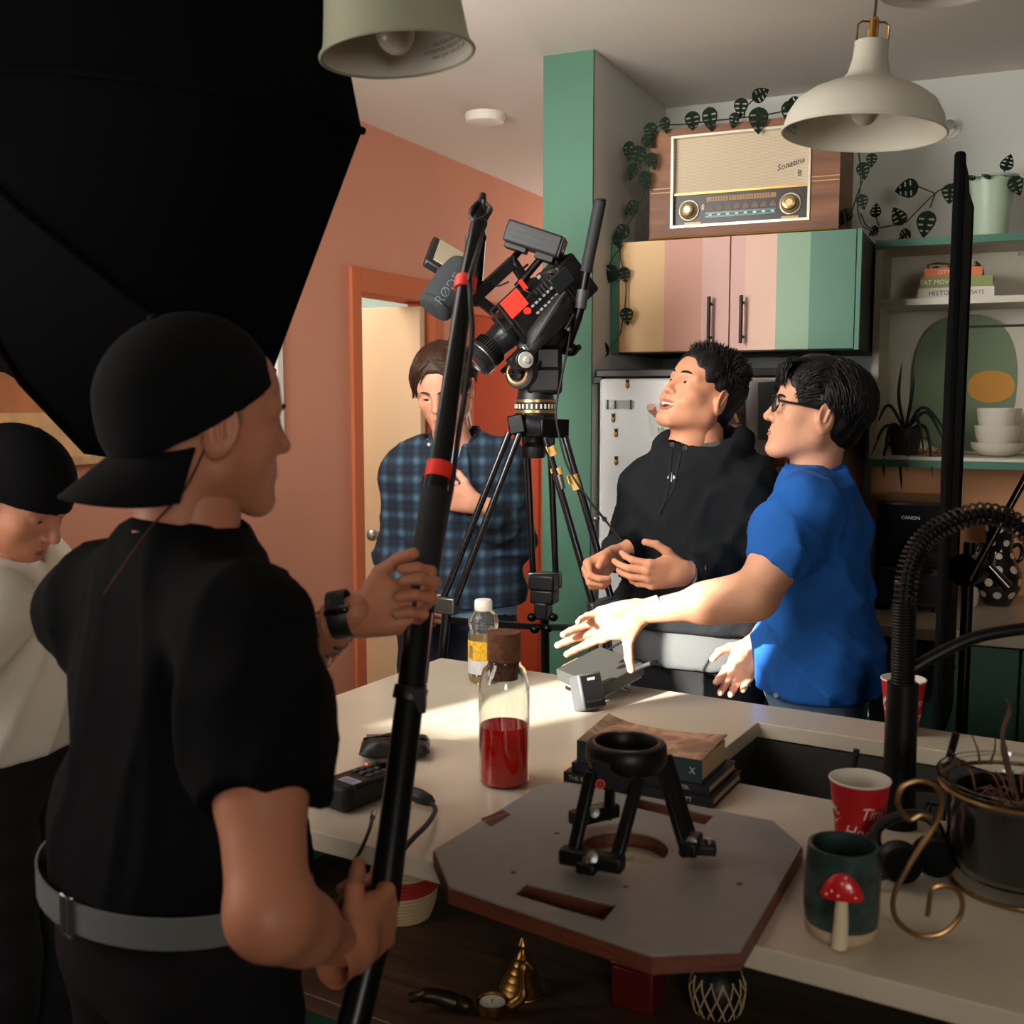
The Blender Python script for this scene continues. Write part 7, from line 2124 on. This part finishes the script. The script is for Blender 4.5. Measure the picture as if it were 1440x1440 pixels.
for dx, pts in ((0, [(-.0010, .012), (.0010, .012), (.0018, -.012), (-.0018, -.012)]), (-.006, [(-.001, .004), (.002, .006), (.002, -.006), (-.005, -.002)]), (.006, [(.001, .004), (-.002, .006), (-.002, -.006), (.005, -.002)])):
    MB().prism([(x + dx, y) for x, y in pts], 0, .0012, em).build('emblem', WHITE, pb_, smooth=False, world=True)
wbn = (B['wrL'] - B['elL']).normalized()
MB().torus((0, 0, 0), .031, .0065, 28, 8, M=basis(*frame(wbn), B['wrL'] - wbn * .012)).build('watch_strap', BLACK, pb_, world=True)
trousers(B, 'trousers', mat('black_denim', (20, 20, 22), .9), pb_, .93)
shoes(B, mat('black_shoe', (20, 20, 20), .5), pb_)

# ---------------------------------------------------------------- man in the blue tee and glasses
DC = 2.64
C_ = {}
C_['f'] = cv(-.93, .20).normalized(); C_['l'] = Vector((-C_['f'].y, C_['f'].x, 0))
C_['neck'] = P(1146, 676, DC + .02); C_['head'] = P(1146, 582, DC)
C_['shL'] = P(1128, 722, DC - .17); C_['shR'] = P(1140, 716, DC + .17)
C_['chest'] = P(1148, 782, DC); C_['pelvis'] = Vector((C_['chest'].x, C_['chest'].y, .93)) + cv(.01, 0)
C_['elL'] = P(1062, 838, DC - .22); C_['wrL'] = P(898, 862, DC - .24)
C_['elR'] = P(1110, 860, DC + .24); C_['wrR'] = P(1062, 908, DC + .14)
C_['arm'] = 1.2
stand_joints(C_)
pc_ = person('man in a bright blue tee and glasses stretching an arm over the island', C_['pelvis'])
skC = skin_mat('skin_light_tan', (214, 156, 124))
sC = dict(id='blue', hair_rgb=(18, 16, 17), eyes='open', look=(0, 1, .2), lip=(186, 112, 100), thick=.017, len=lambda p, r: r.uniform(.04, .065), hairline=(.070, .078), locks=[(((-.045, .035, .118), (.045, .06, .125)), ((-.050, .090, .100), (.050, .105, .112)), ((-.058, .088, .040), (.052, .106, .072)), 110, .0024)], clumps=1300, grav=.16, width=.0022, phmin=-.35, hug=.8,
          flow=lambda p, r: Vector((p.x * 4, .9 if p.y > .0 else -.35, .25 if p.y > 0 else -.3)), jaw=1.02)
HC = head_matrix(C_['head'], cv(-.96, .10, .22), 0, .98)
hC1, f1 = hand_matrix(C_['wrL'], cv(-.93, -.05, -.28), cv(.30, .05, -.90), 'L', 1.0)
reach = hand_sdf([(4, 10, 6), (-2, 12, 8), (10, 16, 10), (22, 24, 14)], .05, ((.25, .95, -.15), (.10, 1, -.05)))
hC2, f2 = hand_matrix(C_['wrR'], cv(-.55, -.25, -.78), cv(-.6, .3, .6), 'R')
np_mesh('body', [xf(HC, head_sdf(sC)), make_body(C_, .0075), xf(hC1, reach, f1), xf(hC2, relax, f2)], skC, pc_)
add_face(sC, HC, pc_, skC)
hair(sC, HC, pc_)
blue = mat('royal_blue_cotton', (24, 92, 172), .9, bump=.2, bscale=300, var=.05)
shirt(C_, 'blue_tee', blue, pc_, .905, o=.020, h=.0075, neck=.062, w=1.08, flare=.024,
      sleeves={'L': [(C_['shL'], .082), (C_['shL'].lerp(C_['elL'], .40), .076), (C_['shL'].lerp(C_['elL'], .70), .068)], 'R': [(C_['shR'], .078), (C_['shR'].lerp(C_['elR'], .6), .070)]},
      waves=[(.005, 12, 16, 22, 0, 2.2), (-.010, 17, 6, 15, 2, 1.9), (-.006, -24, 30, 20, 4, 2.2), (.0015, 60, 44, -30, 1, 1.)])
MB().torus((0, 0, 0), .064, .007, 40, 8, M=basis(*frame((C_['head'] - C_['neck']).normalized()), C_['neck'] + (C_['head'] - C_['neck']) * .24)).build('neckband', blue, pc_, world=True)
trousers(C_, 'jeans', mat('pale_blue_denim', (120, 150, 178), .9, bump=.3, bscale=300, var=.15), pc_, .94)
MB().cyl(P(1091, 978, DC - .16), P(1091, 978, DC - .165), .006, n=14).build('rivet', STEEL, pc_, world=True)
shoes(C_, mat('black_shoe', (20, 20, 20), .5), pc_)
gm = mat('black_acetate', (16, 14, 13), .25, coat=.4)
GH = lambda p: HC @ Vector(p)
fr_ = None
for x in (-1, 1):
    ring = [GH((x * .031 + .024 * math.cos(a), .1035 - .006 * abs(math.cos(a)) * (1 if x * math.cos(a) > 0 else 0), .002 + .019 * math.sin(a))) for a in [2 * math.pi * k / 24 for k in range(24)]]
    MB().tube(ring, .0024, 8, closed=True).build('glasses_rim', gm, pc_, world=True)
    MB().put(ring, [tuple(range(24))]).build('glasses_lens', mat('lens_tint', (190, 200, 205), .03, trans=.95, ior=1.1), pc_, world=True, smooth=False)
    MB().tube([GH((x * .056, .098, .010)), GH((x * .076, .06, .012)), GH((x * .083, .0, .012)), GH((x * .083, -.018, .004)), GH((x * .080, -.03, -.012))], [.0032, .0030, .0027, .0025, .0022], 8).build('glasses_temple', gm, pc_, world=True)
MB().tube([GH((-.008, .104, .008)), GH((0, .109, .011)), GH((.008, .104, .008))], .0022, 8).build('glasses_bridge', gm, pc_, world=True)

# ---------------------------------------------------------------- boom operator in black, back to us
DE = 1.42
E_ = {}
E_['f'] = cv(.70, .71).normalized(); E_['l'] = Vector((-E_['f'].y, E_['f'].x, 0))
E_['neck'] = P(262, 778, DE); E_['head'] = P(290, 594, DE + .02)
E_['shL'] = P(135, 850, DE + .14); E_['shR'] = P(352, 892, DE - .14)
E_['chest'] = P(262, 965, DE + .02); E_['pelvis'] = P(248, 1270, DE - .02)
E_['elL'] = P(372, 960, DE + .26); E_['wrL'] = P(508, 868, DE + .15)
E_['elR'] = P(378, 1284, 1.10); E_['wrR'] = P(490, 1290, DE - .08)
stand_joints(E_)
pe = person('boom operator in black tee and backwards cap holding the boom pole', E_['pelvis'])
skE = skin_mat('skin_dark_tan', (182, 118, 88))
sE = dict(id='boom', hair_rgb=(16, 13, 12), eyes='shut', lip=(140, 80, 70))
HE = head_matrix(E_['head'], cv(.80, .60, -.03), rad(2), 1.0)
pole_dir = (BP[4] - BP[3]).normalized(); pole_d2 = (BP[2] - BP[1]).normalized()
def on_pole(py): 
    for (a, pa_), (b, pb2) in zip(zip(bpts[:-1], BP[:-1]), zip(bpts[1:], BP[1:])):
        if a[1] >= py >= b[1]: t = (a[1] - py) / (a[1] - b[1]); return pa_.lerp(pb2, t)
gripc = on_pole(845); gripd = on_pole(1285)
grip = hand_sdf([(52, 72, 42), (54, 74, 44), (56, 76, 46), (58, 78, 46)], .01, ((.92, .28, -.35), (.95, .0, -.45)))
Fh = (gripc - E_['wrL']); 
E_['wrL'] = gripc + cv(-.092, -.018, -.012)
hE1, f1 = hand_matrix(E_['wrL'], cv(.98, -.04, .20), pole_dir, 'L', 1.0)
hE1 = hE1 @ Matrix.Translation((0, 0, .018))
E_['wrR'] = gripd + cv(-.034, -.086, .0)
hE2, f2 = hand_matrix(E_['wrR'], cv(.36, .92, .02), pole_d2, 'R', 1.0)
hE2 = hE2 @ Matrix.Translation((0, 0, .012))
np_mesh('body', [xf(HE, head_sdf(sE)), make_body(E_, .0085), xf(hE1, grip, f1), xf(hE2, grip, f2)], skE, pe)
add_face(sE, HE, pe, skE)
tee = mat('black_cotton', (11, 11, 12), .95, bump=.3, bscale=260, spec=.1)
shirt(E_, 'black_tee', tee, pe, E_['pelvis'].z + .045, o=.020, h=.0085, neck=.057, w=1.03, flare=.012,
      sleeves={'L': [(E_['shL'], .082), (E_['shL'].lerp(E_['elL'], .62), .072)], 'R': [(E_['shR'], .082), (E_['shR'].lerp(E_['elR'], .32), .080), (E_['shR'].lerp(E_['elR'], .62), .072)]},
      waves=[(.005, 10, 14, 20, 0, 2.2), (-.009, 20, -12, 11, 2, 1.8), (-.006, 14, 24, -16, 5, 2.0)])
MB().torus((0, 0, 0), .071, .008, 40, 8, M=basis(*frame((E_['head'] - E_['neck']).normalized()), E_['neck'] + (E_['head'] - E_['neck']) * .17)).build('neckband', tee, pe, world=True)
trousers(E_, 'black_trousers', mat('black_twill', (15, 15, 16), .9, spec=.2), pe, E_['pelvis'].z + .10, o=.022)
shoes(E_, mat('black_shoe', (20, 20, 20), .5), pe)
# grey webbing belt with metal slider
RB = Matrix((E_['l'], -E_['f'], UP)).transposed().to_4x4()
bcx = Vector(E_['pelvis']) + UP * .050
vs, fs = [], []
NB = 48
for k in range(NB):
    a = 2 * math.pi * k / NB
    for dz, rr_ in ((-.019, 0), (.019, 0), (.019, .003), (-.019, .003)):
        q = Vector(((.207 + rr_) * math.cos(a), (.158 + rr_) * math.sin(a), dz)); vs.append(bcx + RB.to_3x3() @ q)
for k in range(NB):
    l = (k + 1) % NB
    for a in range(4): fs.append((4 * k + a, 4 * k + (a + 1) % 4, 4 * l + (a + 1) % 4, 4 * l + a))
belt = MB().put(vs, fs).build('belt', mat('grey_webbing', (92, 94, 92), .85, bump=.5, bscale=300), pe, world=True, angle=50)
ba = rad(58)
for ba in (rad(100),):
    q = bcx + RB.to_3x3() @ Vector((.212 * math.cos(ba), .163 * math.sin(ba), 0))
    nrm_ = RB.to_3x3() @ Vector((math.cos(ba) / .2, math.sin(ba) / .15, 0)).normalized()
    BMx = basis(nrm_.cross(UP).normalized() * -1, UP, nrm_, q)
    MB(BMx).tube([(-.010, -.024, 0), (.010, -.024, 0), (.010, .024, 0), (-.010, .024, 0)], .0028, 8, closed=True).tube([(0, -.024, 0), (0, .024, 0)], .0024, 8).build('buckle', STEEL, belt, world=True)
# watch, bracelet, cap, earpiece, tattoo
wn = (hE1.to_3x3() @ Vector((1, 0, 0))).normalized()
wc = E_['wrL'] - wn * .020
WX = basis(*frame(wn, UP), wc)
MB(WX).lathe([(.0335, -.014), (.0345, -.012), (.0345, .012), (.0335, .014), (.031, .012), (.031, -.012)], n=36, closed=True).build('watch_strap', mat('watch_rubber', (18, 26, 20), .5), pe, world=True)
MB().box((0, 0, 0), (.036, .030, .012), basis(wn, UP.cross(wn).normalized() * -1, wn.cross(UP.cross(wn).normalized() * -1), wc + cv(.0, -.030, .012))).build('watch_case', mat('watch_black_glass', (10, 10, 11), .1, coat=1), pe, world=True, bevel=.005)
tm2, nt, b = nodes_of('tattoo_ink')
tcn = nd(nt, 'ShaderNodeTexCoord'); wv = nd(nt, 'ShaderNodeTexWave', i_Scale=14.0, i_Distortion=9.0, wave_type='RINGS'); wv.inputs['Detail Scale'].default_value = 1.5
rr = ramp(nt, [(.42, (0, 0, 0, 1)), (.58, (.75, .75, .75, 1))]); b.inputs['Base Color'].default_value = srgb(48, 34, 30)
nt.links.new(tcn.outputs['Object'], wv.inputs['Vector']); nt.links.new(wv.outputs['Fac'], rr.inputs[0]); nt.links.new(rr.outputs[0], b.inputs['Alpha'])
e0, w0 = Vector(E_['elL']), Vector(E_['wrL'])
MB().tube([e0.lerp(w0, t) for t in (.42, .55, .68, .80)], [.0440, .0405, .0365, .0325], 28, caps=False).build('tattoo', tm2, pe, world=True)
rn = (hE2.to_3x3() @ Vector((1, 0, 0))).normalized()
for k, c in enumerate(((206, 150, 70), (180, 120, 60))):
    MB().torus((0, 0, 0), .0315, .0028, 36, 8, M=basis(*frame(rn), E_['wrR'] - rn * (.004 + .010 * k))).build('bracelet', mat('bracelet_%d' % k, c, .6), pe, world=True)
capm = mat('cap_black_wool', (12, 12, 13), .95, bump=.3, bscale=240, spec=.15)
def ballcap(HM, person_, back):
    s = Sdf((-.12, -.15, -.08), (.12, .15, .18), .0035)
    s.ell((0, -.012, .048), (.090, .115, .098), .01)
    s.ell((0, -.015, .015), (.086, .112, .06), .03)
    s.cut((0, .10 if back else -.10, -1), -.012)
    cap = np_mesh('cap', [xf(HM, s.mesh())], capm, person_)
    sg = -1 if back else 1
    vs, fs = [], []
    NA, NR = 18, 8
    for lay in (0, -.0035):
        for i in range(NA + 1):
            a = rad(-68 + 136 * i / NA)
            for j in range(NR + 1):
                t = j / NR
                x = math.sin(a) * (.086 + .012 * t); y = -.012 + sg * (math.cos(a) * .108 + t * .085 * math.cos(a) ** .6)
                z = .012 - .022 * t - .022 * (x / .09) ** 2 * (1 + t) + lay
                vs.append((x, y, z))
    n1 = (NA + 1) * (NR + 1)
    for i in range(NA):
        for j in range(NR):
            a = i * (NR + 1) + j
            fs.append((a, a + 1, a + NR + 2, a + NR + 1)); fs.append((n1 + a, n1 + a + NR + 1, n1 + a + NR + 2, n1 + a + 1))
    for i in range(NA):
        a = i * (NR + 1) + NR; fs.append((a, a + NR + 1, n1 + a + NR + 1, n1 + a))
    for j in range(NR):
        for i in (0, NA): a = i * (NR + 1) + j; fs.append((a, a + 1, n1 + a + 1, n1 + a))
    MB(HM).put(vs, fs).build('brim', capm, cap, world=True)
    MB(HM).ell((0, -.012, .146), (.008, .008, .005)).build('cap_button', capm, cap, world=True)
    return cap
ballcap(HE @ Matrix.Rotation(rad(24), 4, 'X'), pe, True)
MB(HE).tube(bez([(.083, .004, -.010), (.088, .010, .012), (.084, -.004, .028), (.080, -.022, .018), (.078, -.028, -.02)], 6), .0018, 6).build('earpiece_wire', mat('clear_wire', (120, 110, 100), .2), pe, world=True)
MB(HE).ell((.084, .0, -.008), (.006, .007, .009)).build('earpiece', BLACK, pe, world=True)
MB().tube(bez([HE @ Vector((.078, -.028, -.02)), HE @ Vector((.070, -.055, -.08)), E_['neck'] + cv(-.02, -.085, .04), E_['neck'] + cv(-.06, -.13, -.03)], 6), .0016, 6).build('ear_cord', mat('brown_cord', (70, 40, 28), .6), pe, world=True)

# ---------------------------------------------------------------- man in a white tee at the left edge
DF = 2.12
G = {}
G['f'] = cv(.93, -.10).normalized(); G['l'] = Vector((-G['f'].y, G['f'].x, 0))
G['neck'] = P(-10, 818, DF); G['head'] = P(22, 702, DF)
G['shL'] = P(50, 806, DF + .16); G['shR'] = P(-18, 860, DF - .17)
G['chest'] = P(8, 915, DF); G['pelvis'] = Vector((G['chest'].x, G['chest'].y, .94)) - G['f'] * .02
G['elL'] = P(38, 890, DF + .26); G['wrL'] = P(0, 960, DF + .20)
G['elR'] = P(-85, 980, DF - .20); G['wrR'] = P(-70, 1090, DF - .14)
stand_joints(G)
pg = person('man in a white tee and black cap looking down by the salmon wall', G['pelvis'])
skG = skin_mat('skin_warm', (190, 128, 98))
sG = dict(id='left', hair_rgb=(20, 15, 12), eyes='down', look=(0, 1, -.3), lip=(150, 86, 76))
HG = head_matrix(G['head'], cv(.86, -.18, -.46), 0, .98)
hG, f1 = hand_matrix(G['wrL'], cv(.5, 0, -.85), cv(.5, -.5, .2), 'L')
hG2, f2 = hand_matrix(G['wrR'], cv(.5, 0, -.85), cv(.5, .5, .2), 'R')
np_mesh('body', [xf(HG, head_sdf(sG)), make_body(G, .011), xf(hG, relax, f1), xf(hG2, relax, f2)], skG, pg)
add_face(sG, HG, pg, skG)
ballcap(HG, pg, True)
shirt(G, 'white_tee', mat('white_cotton', (214, 206, 190), .9, bump=.25, bscale=260), pg, .93, o=.022, h=.009, neck=.072, w=1.05, flare=.03,
      sleeves={'L': [(G['shL'], .078), (G['shL'].lerp(G['elL'], .55), .070)], 'R': [(G['shR'], .078), (G['shR'].lerp(G['elR'], .55), .070)]},
      waves=[(.004, 16, 18, 12, 0, 1.8), (-.009, 26, -16, 9, 2, 1.6)])
trousers(G, 'black_jeans', mat('black_denim', (20, 20, 22), .9), pg, .95, o=.02)
shoes(G, mat('black_shoe', (20, 20, 20), .5), pg)
